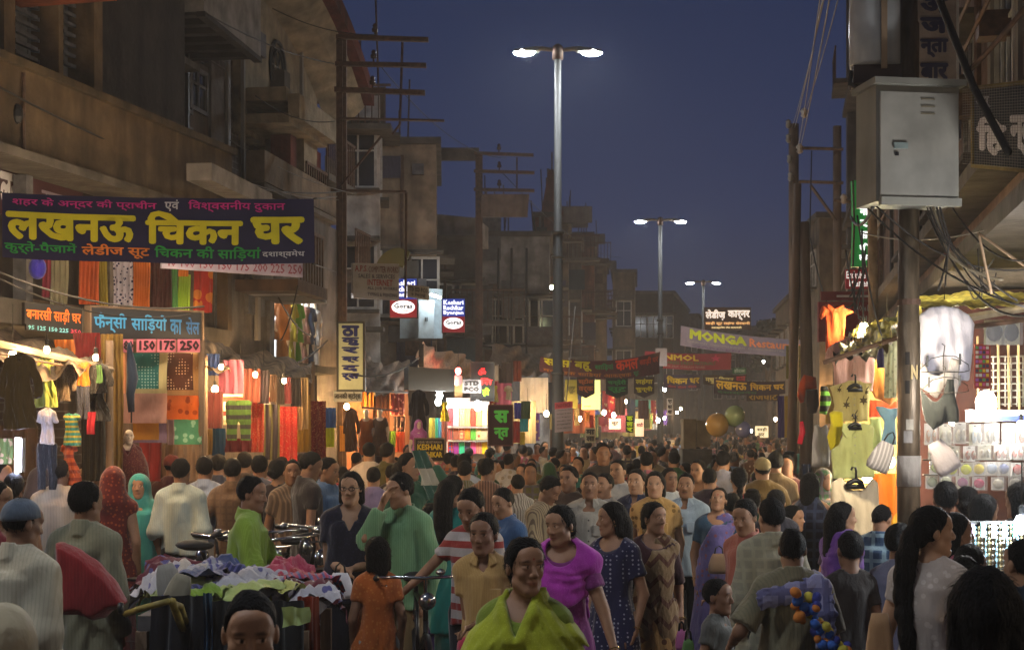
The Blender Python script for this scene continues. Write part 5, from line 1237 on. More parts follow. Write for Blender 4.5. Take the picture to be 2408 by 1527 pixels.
mb = MB(); n = 8
for i in range(n):
 a0, a1 = PI*(.95-.62*i/n), PI*(.95-.62*(i+1)/n); q = []
 for rr in (24, 58):
  for a in (a0, a1): q.append((935+rr*math.cos(a)*1.0, 655-rr*1.25*math.sin(a)))
 f = [P(*q[0], 31.5)-L, P(*q[1], 31.5)-L, P(*q[3], 31.5)-L, P(*q[2], 31.5)-L]
 mb.hexa([p+Vector((0, .12, 0)) for p in f]+f)
mb.build('panel', ink('#544a14'), MB_y)
nb = board('neon_board', 'black framed board with red and green neon Hindi characters', 'neon sign', corners(1108, 1160, 853, 940, 27.5), M_BLACK, [], frame=M_GALV, thick=.08)
pp = sheetpos(corners(1108, 1160, 853, 940, 27.5)); Ln = Vector(nb.location); rel = lambda u, v, off=0: pp(u, v, off)-Ln
put_text('ॐ', rel, .30, .66, .68, .86, glow('neon_red', (1, .03, .03), 3.5), nb, .012, .03, 'neon_tube'); put_text('ित', rel, .40, .95, .42, .60, glow('neon_red', (1, .03, .03), 3.5), nb, .012, .03, 'neon_tube'); put_text('ही', rel, .50, .82, .10, .34, glow('neon_green', (.45, 1, .03), 2.5), nb, .012, .03, 'neon_tube')
board('shop_sign', 'grey and black telephone board tucked beside the neon sign', 'sign', corners(1087, 1131, 892, 923, 26.8), ink('#77767a'), [('STD', .1, .9, .55, .9, ink('#15151a'), .06), ('PCO', .1, .9, .1, .45, ink('#15151a'), .06)])
board('vertical_sign', 'dark maroon board with large green Hindi letters right of the bright cloth shelves', 'sign', corners(1150, 1204, 953, 1045, 24.5), ink('#3a1c20'), [('स', .2, .85, .56, .88, ink('#4ea83c', .25), .05), ('न्त', .2, .85, .12, .44, ink('#4ea83c', .25), .05)], frame=ink('#6a4038'))
board('shop_sign', 'black board with yellow capitals standing low in front of the cloth stall', 'sign', corners(977, 1044, 1032, 1082, 21), ink('#1c1712'), [('DEAR VEGETARIAN', .08, .92, .82, .92, ink('#8a8070'), .02), ('KESHARI', .06, .94, .5, .78, ink('#b8a01c'), .04), ('RUCHIKAR', .06, .94, .15, .42, ink('#b8a01c'), .04)], frame=M_WOOD)
cy = fab
banner('long maroon and purple banner with yellow and red Hindi words across the mid street', corners(1272, 1552, 838, 872, 34, 40, y0b=826, y1b=878), mat('banner_maroon', srgb('#4c1c30'), rough=.6, noise=.3, bump=.2), [('सास बहू', .02, .38, .38, .95, ink('#c8c824'), .035), ('सािड़यां', .40, .56, .45, .86, ink('#2a8a58'), .03), ('कमल', .58, .80, .42, .95, ink('#e04c28'), .035), ('साड़ी घर', .81, .98, .5, .9, ink('#b83a20'), .03), ('मनमोहक सािड़यां आकर्षक', .02, .72, .04, .34, ink('#a86a28'), .02), ('सूट', .74, .8, .06, .3, ink('#2a8a58'), .02)], sag=.16, seed=5)
banner('red banner with yellow capitals NMOL and a pink star behind the second lamp', corners(1516, 1718, 825, 862, 56, 58, y0b=829, y1b=868), ink('#8c1c2c'), [('ANMOL', .1, .62, .55, .92, ink('#e0c02c'), .04), ('★', .76, .88, .5, .95, ink('#c82a5a'), .02), ('SUITS SAREES DRESS MATERIALS', .08, .82, .3, .5, ink('#3a6a3a'), .02), ('COTTON SILK CHIKAN WORK', .1, .7, .1, .24, ink('#a87a6a'), .02)], sag=.06, wave=.03, seed=6)
banner('slanting grey restaurant banner with yellow capitals and orange script', corners(1600, 1888, 765, 812, 34, 32, y0b=799, y1b=838), ink('#8f889a'), [('MONGA', .08, .56, .42, .93, ink('#cfe040'), .055), ('Restaurant', .58, 1.0, .40, .88, ink('#f09868'), .03), ('◇INDIAN  ◇SOUTH INDIAN  ◇CONTINENTAL', .06, .86, .22, .36, ink('#a8a8ac'), .018), ('GARDEN', .1, .5, .04, .16, ink('#7c6c8c'), .03)], sag=.05, wave=.02, seed=7)
board('poster', 'mustard yellow notice hanging under the end of the restaurant banner', 'poster', corners(1848, 1884, 812, 890, 31.5), ink('#6e6414'), [('LIST OF DAILY', .1, .9, .82, .88, ink('#3a3208'), .02), ('THALI DOSA', .1, .9, .66, .74, ink('#3a3208'), .02), ('CHOLE PURI', .1, .9, .5, .58, ink('#3a3208'), .02), ('LASSI TEA', .1, .9, .34, .42, ink('#3a3208'), .02)], thick=.02)
board('poster', 'blank white paper notice tied to the second lamp post', 'poster', corners(1541, 1568, 818, 860, 50.5), ink('#9c98a0'), [], thick=.02)
board('poster', 'printed notice with a red heading tied low on the first lamp post', 'poster', corners(1304, 1346, 946, 1016, 27.6, y0b=942, y1b=1012), ink('#7a6a66'), [('NOTICE', .1, .9, .82, .95, ink('#5a1010'), .03)]+[('xxxxxx xxx xxxxx' if 0 else ln, .1, .9, .70-.12*i, .75-.12*i, ink('#2c2426'), .02) for i, ln in enumerate(('दशाश्वमेध घाट मार्ग', 'पर वाहन ले जाना', 'मना है कृपया', 'सहयोग करें', 'धन्यवाद', 'नगर िनगम'))], thick=.02, extra=lambda r_, rel: sheet_mesh('heading', lambda u, v, off=0: rel(u, .78+.22*v, off+.006), 1, 1, ink('#8a2c30'), r_))
banner('navy banner with yellow letters hanging between the second lamp and the balloons', corners(1560, 1646, 878, 912, 47, 47), ink('#241a34'), [('िचकन घर', .08, .98, .35, .9, ink('#b89a1c'), .035), ('सेल सेल सेल', .1, .9, .08, .26, ink('#8a2a20'), .03)], sag=.03, seed=8)
banner('small white-edged banner overlapped by the navy one right of the second lamp', corners(1652, 1755, 880, 903, 48, 48), ink('#2a1c14'), [('मधुर िमलन', .06, .7, .15, .9, ink('#c8c078'), .03), ('हाउस', .76, .97, .2, .85, ink('#b02a40'), .03)], sag=.03, seed=9)
banner('navy banner repeating the yellow Hindi words, low over the far crowd', corners(1678, 1846, 888, 925, 42, 42, y0b=895), ink('#2a1628'), [('लखनऊ', .03, .46, .35, .88, ink('#dcb034'), .035), ('िचकन घर', .50, .98, .35, .92, ink('#dcb034'), .035), ('दशाश्वमेध', .05, .6, .06, .28, ink('#2a6a3a'), .02)], sag=.05, seed=10)
board('shop_sign', 'dark arched board with yellow Hindi letters just under the low navy banner', 'sign', corners(1755, 1832, 924, 942, 43), ink('#2c1810'), [('राजघाट', .06, .94, .12, .9, ink('#a8842a'), .03)], thick=.03)
board('shop_sign', 'small green board with a pale word left of the slanting restaurant banner foot', 'sign', corners(1722, 1754, 864, 878, 60), ink('#1c5a30'), [('होटल', .1, .9, .12, .9, ink('#a8b8a0'), .04)], thick=.03)
def pennant(x0, x1, y0, y1, d, base, txt, tm, label):
 cc = corners(x0, x1, y0, y1, d); root = thing('pennant', label, 'hanging sign', tuple(cc[0]), 0, 'pointed cloth signs hung over the mid street'); L = Vector(cc[0])
 pos = sheetpos(cc); rel = lambda u, v, off=0: pos(u, v, off)-L
 mb = MB(); pts = [(0, 1), (0, .22), (.5, 0), (1, .22), (1, 1)]
 mb.v = [tuple(rel(a, b, .0)) for a, b in pts]+[tuple(rel(a, b, -.02)) for a, b in pts]; mb.f = [(0, 1, 2, 3, 4), (9, 8, 7, 6, 5)]+[(i, (i+1) % 5, 5+(i+1) % 5, 5+i) for i in range(5)]
 mb.build('cloth', ink(base), root)
 for i, t in enumerate(txt): put_text(t, rel, .08, .92, .62-.36*i, .92-.36*i, ink(tm), root, .04)
pennant(1490, 1538, 885, 935, 34.5, '#2c2424', ('लहंगा', 'चुन्नी'), '#a8a024', 'dark pointed sign with yellow words left of the second lamp post')
pennant(1356, 1398, 885, 936, 32, '#3a2420', ('स्टोल', 'वर्क'), '#a85a28', 'dark pointed sign with orange words right of the first lamp post')
pennant(1424, 1476, 888, 936, 33, '#1e2420', ('चन्देरी', 'सूट'), '#2a7a3c', 'dark pointed sign with green words between the two lamp posts')
board('lit_sign', 'glowing pale yellow blank signboard behind the orange-lettered pennant', 'lit sign', corners(1368, 1411, 893, 962, 33.5), glow('lit_lime', srgb('#e4e890'), 1.1), [('साड़ी', .1, .5, .08, .14, ink('#a04060'), .02)], thick=.12)
board('shop_sign', 'olive board left of the glowing yellow sign', 'sign', corners(1328, 1358, 892, 960, 33.4), ink('#6c6828'), [('सूट', .2, .8, .5, .75, ink('#40401c'), .04)], thick=.06)
board('vertical_sign', 'small black board with yellow-green Hindi letters low over the crowd', 'sign', corners(1471, 1489, 976, 1016, 32), ink('#101410'), [('क', .1, .9, .68, .96, ink('#b8c81c', .5), .05), ('ला', .1, .9, .36, .62, ink('#b8c81c', .5), .05), ('र', .1, .9, .05, .3, ink('#b8c81c', .5), .05)], thick=.04)
board('vertical_sign', 'narrow white sign of stacked Hindi letters right of the second lamp post', 'sign', corners(1568, 1581, 936, 975, 45), ink('#a8a8a8'), [('प्र', .1, .9, .68, .94, ink('#101014'), .06), ('का', .1, .9, .38, .6, ink('#101014'), .06), ('श', .1, .9, .08, .3, ink('#101014'), .06)], thick=.04)
board('vertical_sign', 'faded cream sign of stacked Hindi letters at the foot of the first lamp post', 'sign', corners(1375, 1400, 1005, 1040, 27), ink('#8f8468'), [('मा', .1, .9, .55, .9, ink('#2a2418'), .06), ('ला', .1, .9, .1, .45, ink('#2a2418'), .06)], thick=.04)
bb = board('billboard', 'brightly lit billboard with white Hindi letters above the slanting banner', 'billboard', corners(1656, 1765, 722, 774, 62), mat('billboard_dark', srgb('#30201c'), emit=.05, ecol=(.4, .2, .12)), [('लेडीज़', .02, .45, .42, .90, glow('bb_white', (1, .86, .72), .95), .04), ('कार्नर', .50, .98, .42, .86, glow('bb_white', (1, .86, .72), .95), .04), ('साड़ी सूट लहंगा शेरवानी', .02, .98, .18, .36, glow('bb_orange', (1, .55, .2), .9), .025), ('दशाश्वमेध रोड वाराणसी', .15, .8, .02, .14, glow('bb_yellow', (1, .8, .4), .9), .02)], thick=.2)
gs = thing('vertical_sign', 'glowing green vertical sign with white letters left of the grey cabinet', 'lit sign', P(2022, 627, 21.5)); cc = corners(2004, 2041, 424, 626, 21.5); L = Vector(gs.location)
pos = sheetpos(cc, lambda u, v: .06*math.sin(PI*v)); rel = lambda u, v, off=0: pos(u, v, off)-L
sheet_mesh('panel', rel, 1, 10, glow('lit_green', srgb('#1f7a34'), .42), gs, .12)
sheet_mesh('badge', lambda u, v, off=0: rel(.40+.5*u, .845+.125*v, off+.015), 1, 1, glow('lit_white_badge', (.95, .95, 1), 1.1), gs)
put_text('B', rel, .48, .82, .87, .95, ink('#502040'), gs, .05, .03)
for i, t in enumerate('BAZAAR'): pass
for i, t in enumerate(('ब', 'ना', 'र', 'स', 'सि', 'ल्क')): put_text(t, rel, .38, .92, .72-.135*i, .805-.135*i, glow('lit_white_letter', (1, 1, 1), 1.3), gs, .045, .02)
for u in (.02, .98): MB().tube([rel(u, 0, .01), rel(u, .5, .03), rel(u, 1, .01)], .015, 5).build('frame', M_STEEL, gs)
board('shop_sign', 'red sign with white script lettering under the green vertical sign', 'sign', corners(1989, 2047, 633, 678, 20.6), ink('#8c1c24', .12), [('Exclusive', .0, .78, .52, .90, glow('soft_white', (1, .95, .9), .6), .02), ('Maneri', .12, .98, .1, .48, glow('soft_white', (1, .95, .9), .6), .02)], thick=.08)
board('shop_sign', 'narrow red board with a white bar under the red script sign', 'sign', corners(1930, 2050, 685, 706, 20.8), ink('#6c1620'), [('▬▬▬▬▬', .3, .98, .35, .6, WHT, .02)], thick=.05)
board('shop_sign', 'large red board behind the hanging orange shirt', 'sign', corners(1924, 2055, 709, 803, 21.0), ink('#7c1a24'), [('One Day', .72, .99, .72, .92, WHT, .03), ('SALE', .72, .95, .45, .65, WHT, .04)], thick=.08)
hb = [('हो', .86, .98), ('टल', .70, .83), ('अ', .55, .67), ('ज', .40, .52), ('न्ता', .22, .36), ('बार', .05, .18)]
board('vertical_sign', 'tall weathered white hotel board with faded navy Hindi letters behind the thick pole', 'sign', corners(2150, 2248, -110, 206, 13.4), wallm('weathered_sign', '#97877c', grime=.3), [(a, .12, .80, b, c_, ink('#23203c'), .05) for a, b, c_ in hb], thick=.1, frame=M_FRAMEW)
def mesh_front(root, rel):
 mb = MB()
 for i in range(26): mb.tube([rel(i/25, 0, .09), rel(i/25, 1, .09)], .0014, 3, False)
 for i in range(30): mb.tube([rel(0, i/29, .093), rel(1, i/29, .093)], .0014, 3, False)
 tag(mb.build('wire_mesh', M_WIREG, root), kind='stuff')
board('shop_sign', 'navy hotel sign with large white Hindi letters behind wire mesh at the right edge', 'sign', corners(2290, 2440, 212, 385, 11.6, 10.6, y0b=196, y1b=398), ink('#14142a'), [('न्यू', .05, .30, .74, .90, ink('#8c8a90'), .05), ('िह', .06, .55, .12, .64, ink('#c8c0c0'), .06), ('न्द', .6, .98, .15, .64, ink('#c8c0c0'), .06)], thick=.1, frame=wallm('gold_frame', '#7c6a3c'), extra=mesh_front, fw=.03)
board('lit_sign', 'warm lit shopfront sign far down the street behind the balloons', 'lit sign', corners(1776, 1806, 1001, 1028, 60), glow('lit_cream', (1, .85, .5), .9), [('साड़ी', .1, .9, .5, .9, ink('#40200c'), .03), ('घर', .2, .7, .1, .4, ink('#40200c'), .03)], thick=.1)
board('lit_sign', 'pale lit shop panel low on the left of the far crowd', 'lit sign', corners(1432, 1459, 983, 1008, 36), glow('lit_pale', (1, .95, .75), .9), [('सूट', .2, .8, .3, .7, ink('#806040'), .03)], thick=.1)
board('lit_sign', 'orange and white lit shop panel beside the small black Hindi board', 'lit sign', corners(1494, 1513, 984, 1025, 36), glow('lit_peach', (1, .72, .48), .8), [('साड़ी', .1, .9, .5, .8, ink('#a03020'), .03)], thick=.1)
# =================================================================== CABLES
cb_i = 0
for (a, b, sag, r_, m_, lb) in (
 ((-20, 195, 14), (800, 450, 25.6), .35, .012, M_WIRE, 'thick dark cable sagging along the ochre parapet to the steel pole'),
 ((480, 30, 19.9), (785, 150, 25.6), .1, .010, M_WIRE, 'cable running from the white balcony to the top of the steel pole'),
 ((540, 330, 24), (830, 455, 25.6), .1, .008, M_WIREG, 'thin cable from the brown wall to the steel pole'),
 ((510, 400, 22), (795, 470, 25.6), .1, .008, M_WIREG, 'lower thin cable above the navy banner'),
 ((640, 20, 25), (886, 82, 25.5), .12, .008, M_WIRE, 'cable reaching the first insulator of the steel pole'),
 ((600, 225, 24), (788, 285, 25.6), .15, .008, M_WIRE, 'cable crossing the cream house to the steel pole'),
 ((886, 145, 25.5), (1190, 372, 36.4), .4, .008, M_WIRE, 'cable sagging between the two steel utility poles'),
 ((1180, 405, 36.4), (1460, 605, 70), .5, .010, M_WIRE, 'cable running on from the second utility pole'),
 ((0, 640, 13.2), (480, 720, 14.2), .12, .010, M_WIRE, 'pair cable drooping in front of the hanging saris'),
 ((0, 655, 13.3), (470, 735, 14.3), .16, .008, M_WIRE, 'lower drooping cable in front of the hanging saris'),
 ((650, 860, 20), (770, 800, 24.8), .1, .012, M_WIRE, 'cable looping past the bright mannequin doorway'),
 ((655, 700, 20), (745, 790, 24.6), .14, .012, M_WIRE, 'cable crossing the bright mannequin doorway'),
 ((700, 670, 20), (660, 800, 21), .1, .010, M_WIRE, 'cable hanging down over the mannequin doorway'),
 ((830, 880, 20), (985, 840, 24), .12, .012, M_WIRE, 'cable under the dark awning left of the black kurta'),
 ((1325, 1000, 27.6), (1352, 720, 29), .02, .01, M_WIREG, 'guy wire slanting up beside the first lamp post'),
 ((1868, 300, 30.8), (1945, -60, 16), .1, .010, M_WIREG, 'overhead line rising from the paired timber poles'),
 ((1880, 352, 30.8), (1960, -60, 16), .1, .010, M_WIREG, 'second overhead line rising from the paired timber poles'),
 ((1874, 360, 30.8), (1935, -60, 16.4), .1, .008, M_WIREG, 'third overhead line rising from the paired timber poles'),
 ((1890, 268, 30.8), (1985, -60, 16), .1, .008, M_WIREG, 'fourth overhead line rising from the paired timber poles'),
 ((1862, 300, 30.8), (1950, -60, 17), .1, .006, M_WIREG, 'fifth overhead line rising from the paired timber poles'),
 ((1908, 355, 30.7), (1900, 700, 29), .0, .014, M_WIRE, 'black cable hanging from the crossbar of the timber poles'),
 ((1905, 560, 29), (2010, 780, 20), .5, .014, M_WIRE, 'black cable looping down to the red signs'),
 ((2040, 490, 10.8), (2407, 720, 10), .10, .008, M_WIRE, 'cable running from the cabinet foot to the right edge'),
 ((2060, 485, 10.8), (2520, 600, 11), .25, .007, M_WIRE, 'cable sagging behind the thick pole to the right'),
 ((2020, 545, 14), (2420, 505, 11), .12, .007, M_WIREG, 'thin pale wire crossing in front of the thick pole'),
 ((2200, -20, 11.6), (2290, 210, 11.2), .0, .03, M_WIRE, 'thick black conduit slanting past the hotel board'),
 ((2290, 210, 11.2), (2370, 360, 10.6), .0, .03, M_WIRE, 'thick black conduit crossing the navy hotel sign'),
 ((2440, -20, 10.4), (2280, 165, 11.3), .02, .02, M_STEEL, 'rusty strut slanting at the top right corner'),
 ((2240, 490, 10.9), (2420, 610, 10), .12, .007, M_WIRE, 'cable fanning out right of the cabinet'),
 ((2180, 500, 10.9), (2420, 740, 10), .22, .009, M_WIRE, 'black cable hanging in a long bow to the yellow awning'),
 ((2300, 548, 10.5), (2330, 690, 10.4), .0, .010, mat('rope', (.3, .2, .12), rough=.9), 'tan rope hanging down to the yellow awning'),
 ((2300, 548, 10.5), (2430, 640, 10.2), .0, .010, MC['rope'] if 'rope' in MC else None, 'tan rope slanting down to the right edge'),
 ((2000, 510, 14), (2052, 485, 10.8), .1, .014, M_WIRE, 'cable joining the green sign to the cabinet'),
 ((2030, 420, 18), (2050, 380, 12), .03, .01, M_WIREG, 'pale wire above the green sign')):
 cable([P(*a), P(*b)], r_, m_ or MC['rope'], lb, sag)
R_ = random.Random(4)
for i in range(5):     # bundle under the cabinet
 x0 = 2175+i*8; p0 = P(x0, 478, 10.7+i*.01); p1 = P(2228+i*3, 585+R_.uniform(-15, 25), 10.6+.02*i); p2 = P(R_.uniform(2200, 2407), R_.uniform(640, 720), 10.5)
 cable([p0, p1, p2], R_.choice([.006, .008, .011]), [M_WIRE, M_WIRE, mat('cream_conduit', (.10, .08, .05), rough=.6)][i % 3], '%s strand from the thick pole in the bundle under the grey cabinet' % ['first', 'second', 'third', 'fourth', 'fifth', 'sixth', 'seventh', 'eighth', 'ninth'][i], .03, group='tangled wires under the cabinet')
for i in range(6):
 a = P(R_.uniform(2170, 2330), R_.uniform(560, 690), 10.9); b = P(R_.uniform(2260, 2420), R_.uniform(600, 700), 10.6)
 cable([a, b], .005, M_WIRE, '%s loose wire drooping above the yellow awning' % ['first', 'second', 'third', 'fourth', 'fifth', 'sixth'][i], R_.uniform(.03, .14), group='loose wires over the yellow awning')
for i in range(7):
 a = P(R_.uniform(1985, 2050), R_.uniform(500, 640), 12.5); b = P(R_.uniform(1985, 2110), R_.uniform(690, 800), 12.2)
 cable([a, b], .008, M_WIRE, '%s loose wire dangling in front of the red signs' % ['first', 'second', 'third', 'fourth', 'fifth', 'sixth', 'seventh'][i], R_.uniform(.02, .1), group='loose wires in front of the red signs')
# =================================================================== GARMENTS AND GOODS
GC = {}
def gmesh(kind):
 if kind in GC: return GC[kind]
 r = Rig('m', .95, arms_('A')[0] if 0 else 0, 0, 0, (-.27, .0, .86), (.27, .0, .86)) if kind in ('shirt_long', 'kurta', 'jacket') else Rig('m', .95, 0, 0, 0, (-.30, .0, .88), (.30, .0, .88))
 h = .011
 if kind == 'shirt': a = top_garment(r, h, hem=.78, sleeve=.33, slack=.02, vneck=.06, seed=3)
 elif kind == 'tee': a = top_garment(r, h, hem=.80, sleeve=.33, slack=.025, collar=False, u=.05, seed=4)
 elif kind == 'tank': a = top_garment(r, h, hem=.80, sleeve=0, slack=.01, collar=False, u=.17, neck=.09, seed=5)
 elif kind == 'kurta': a = top_garment(r, h, hem=.45, sleeve=.95, slack=.03, flare=.03, vneck=.08, folds=.011, seed=6)
 elif kind == 'jacket': a = top_garment(r, h, hem=.72, sleeve=.9, slack=.03, vneck=.14, folds=.010, seed=7)
 elif kind == 'dress': a = top_garment(r, h, hem=.40, sleeve=.2, slack=.01, flare=.10, collar=False, u=.07, folds=.011, seed=8)
 elif kind == 'sleeveless': a = top_garment(r, h, hem=.62, sleeve=0, slack=.012, flare=.03, collar=False, u=.06, seed=9)
 elif kind == 'trousers': a = trousers(Rig('m', 1, stride=0), .014, slack=.02, seed=4)
 v, t, q = a; v = v.copy(); mn, mx = v.min(0), v.max(0)
 v[:, 0] = (v[:, 0]-(mn[0]+mx[0])/2)/(mx[0]-mn[0]); v[:, 2] = (v[:, 2]-mx[2])/(mx[2]-mn[2]); v[:, 1] = (v[:, 1]-(mn[1]+mx[1])/2)
 v[:, 1] = v[:, 1]*.55+.012*np.sin(v[:, 0]*22+3*v[:, 2])+.02*np.sin(v[:, 2]*7)
 GC[kind] = fast_mesh('garment', v, t, q); return GC[kind]
def arms_(x): return ('down', 'down')
HM = []
def hang(kind, x0, x1, y0, y1, d, m, label, rz=0, ry=0, hook=None, group=None, name=None):
 if isinstance(m, str): m = fab(m)
 elif isinstance(m, tuple): m = fab(*m)
 w = (x1-x0)*d/F; h = (y1-y0)*d/F
 nm = name or {'jacket': 'jacket', 'dress': 'dress', 'tank': 'vest', 'sleeveless': 'blouse', 'tee': 't_shirt', 'trousers': 'trousers', 'kurta': 'kurta', 'shirt': 'shirt'}[kind]
 root = thing(nm, label, nm.replace('_', ' '), P((x0+x1)/2, y0, d), math.radians(rz), group)
 if ry: root.rotation_euler = (0, math.radians(ry), math.radians(rz))
 o = link('cloth', gmesh(kind), m, root); o.scale = (w, max(.5, w*1.1), h)
 if o.data.materials[0] is not m: o.material_slots[0].link = 'OBJECT'; o.material_slots[0].material = m
 if hook:
  s = w if hook == 1 else hook; z0 = -.03*h
  mb = MB(); mb.tube([(-.30*s, 0, z0-.12*s), (-.18*s, -.01, z0-.02*s), (0, -.015, z0+.01*s), (.18*s, -.01, z0-.02*s), (.30*s, 0, z0-.12*s)], .012*s/.4, 6)
  mb.tube([(0, -.015, z0+.01*s), (0, -.015, z0+.10*s), (.035*s, -.015, z0+.16*s), (.075*s, -.015, z0+.12*s), (.07*s, -.015, z0+.07*s)], .009*s/.4, 6)
  mb.build('hanger', mat('hanger_plastic', (.012, .011, .011), rough=.35), root, smooth=True)
 return root
def panel(x0, x1, y0, y1, d, m, label, cat='cloth', folds=6, amp=.02, d1=None, y0b=None, y1b=None, group=None, name=None, border=None, nu=None, hfold=0, seed=0):
 if isinstance(m, str): m = fab(m, tl=.3)
 elif isinstance(m, tuple): m = fab(*m, tl=.3)
 cc = corners(x0, x1, y0, y1, d, d1, y0b, y1b); root = thing(name or 'hanging_cloth', label, cat, tuple(cc[3]), 0, group); L = Vector(cc[3])
 R = random.Random(int(x0*7+y0)+seed); p = R.uniform(0, 6); p2 = R.uniform(0, 6)
 disp = lambda u, v: (amp*(math.sin(2*PI*folds*u+p+.7*math.sin(3*v+p2))+.5*math.sin(2*PI*folds*1.9*u+p2))*(1.1-.25*v)+.02*math.sin(4*v+p)+(hfold*abs(math.sin(PI*v*2.5))), 0)
 pos = sheetpos(cc, disp); rel = lambda u, v, off=0: pos(u, v, off)-L
 sheet_mesh('cloth', rel, nu or max(8, int(folds*7)), 8, m, root)
 if border:
  bm = fab(border)
  sheet_mesh('border', lambda u, v, off=0: rel(u*1.0, .0+.12*v, off+.006), nu or max(8, int(folds*7)), 2, bm, root)
  sheet_mesh('border', lambda u, v, off=0: rel(.78+.22*u, .121+.879*v, off+.006), 4, 8, bm, root)
 return root
# ---- left clothes stall
ST = thing('market_stall', 'timber-framed clothes stall with a sacking roof at the left edge', 'stall', P(120, 1005, 13)); L = Vector(ST.location)
for x, d in ((258, 13.6), (-60, 11.5), (475, 15.2)):
 z1 = P(x, 800, d).z; b = P(x, 1005, d); MB().tube([(b.x-L.x, b.y-L.y, -2), (b.x-L.x, b.y-L.y, z1-2)], .035, 7).build('post', M_WOOD, ST, smooth=True)
MB().tube([P(-80, 790, 11.3)-L, P(262, 868, 13.6)-L], .03, 6).build('rail', mat('pale_timber', (.32, .25, .17), rough=.8, noise=.3), ST)
MB().tube([P(-80, 815, 11.1)-L, P(255, 880, 13.4)-L], .012, 5).build('rail', M_STEEL, ST)
def sacking(root, c, m, seed, nu=26, nv=8, amp=.05, sag=.1, name='awning'):
 R = random.Random(seed); a = [R.uniform(0, 6) for _ in range(6)]
 L = Vector(root.location)
 pos = sheetpos(c, lambda u, v: (amp*(math.sin(9*u+a[0]+5*v)+.7*math.sin(23*u+a[1]-8*v)+.6*math.sin(41*u+a[2]+13*v)*(.3+.7*(1-v))+(.35*math.sin(83*u+a[4]-31*v)+.3*math.sin(57*v+29*u+a[5]) if nu > 50 else 0)), -sag*4*u*(1-u)-(.06 if nu < 100 else .02)*(1-v)*abs(math.sin(17*u+a[3]))))
 return sheet_mesh(name, lambda u, v, off=0: pos(u, v, off)-L, nu, nv, m, root)
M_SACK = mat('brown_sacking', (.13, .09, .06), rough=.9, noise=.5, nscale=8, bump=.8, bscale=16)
M_FOIL = mat('yellow_plastic_sheet', (.60, .50, .10), tl=.3, rough=.42, noise=.6, nscale=7, bump=2.5, bscale=16, spec=.4)
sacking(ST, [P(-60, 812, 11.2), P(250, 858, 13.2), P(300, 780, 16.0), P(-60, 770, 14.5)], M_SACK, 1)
panel(173, 236, 782, 842, 14.2, '#7c1a1c', 'pleated maroon curtain under the blue Hindi signboard', 'curtain', 7, .018)
panel(236, 290, 785, 1130, 14.2, '#8c6c2c', 'tall pleated mustard curtain beside the black jackets', 'curtain', 5, .025)
panel(128, 174, 798, 832, 14.1, '#c46a1c', 'orange cloth bunched above the lime dress', 'cloth', 3)
panel(190, 246, 890, 1130, 13.8, '#2c2820', 'dark curtain behind the black clothes', 'curtain', 4)
panel(-20, 90, 1000, 1120, 14.5, '#54402c', 'brown cloth behind the white tube light at the left edge', 'cloth', 4)
hang('kurta', -6, 99, 828, 1010, 11.3, '#54401c', 'big dark khaki kurta hanging nearest at the left edge', rz=8)
hang('dress', 82, 137, 835, 958, 12.6, '#a8b04c', 'lime green belted dress beside the khaki kurta')
hang('jacket', 120, 178, 838, 945, 12.8, ('#6c5a48', 'leopard', '#15100e'), 'leopard print jacket right of the lime dress')
hang('tee', 170, 220, 848, 908, 13.0, '#c8701c', 'orange t-shirt hanging high between the dark jackets')
hang('trousers', 178, 212, 904, 985, 13.0, '#34384c', 'blue jeans below the orange t-shirt')
hang('jacket', 200, 266, 853, 925, 13.0, '#121014', 'shiny black jacket with a green scarf, rightmost on the rail')
hang('dress', 206, 262, 905, 990, 13.2, '#0e0c10', 'black skirt below the shiny black jacket')
panel(226, 240, 858, 900, 12.85, '#2c4c24', 'green scarf tucked in the black jacket', 'scarf', 1.5, .01)
hang('shirt', 84, 138, 957, 1045, 12.2, '#a8a0a0', 'white shirt dressed over dark jeans under the lime dress')
hang('trousers', 86, 136, 1040, 1150, 12.3, '#23262c', 'dark jeans under the white shirt')
hang('sleeveless', 148, 190, 970, 1048, 12.5, ('#2c7c6c', 'hstripe', '#a8982c', 2.5), 'teal and yellow tie-dye top below the leopard jacket')
hang('dress', 136, 193, 1040, 1140, 12.5, ('#b8501c', 'hstripe', '#8c3010', 3), 'tiered orange skirt below the tie-dye top')
panel(205, 224, 968, 1020, 12.9, '#a01c30', 'strip of crimson cloth among the black clothes', 'cloth', 1.5, .01)
tube_light(P(41, 1029, 11.6), P(40, 1109, 11.6), 26, 'upright blue-white tube light at the left edge', (.62, .68, 1.0))
panel(-10, 30, 1030, 1090, 12.2, ('#6c8c5c', 'floral', '#c0b0a0'), 'patterned pale green cloth beside the upright tube light', 'cloth', 2)
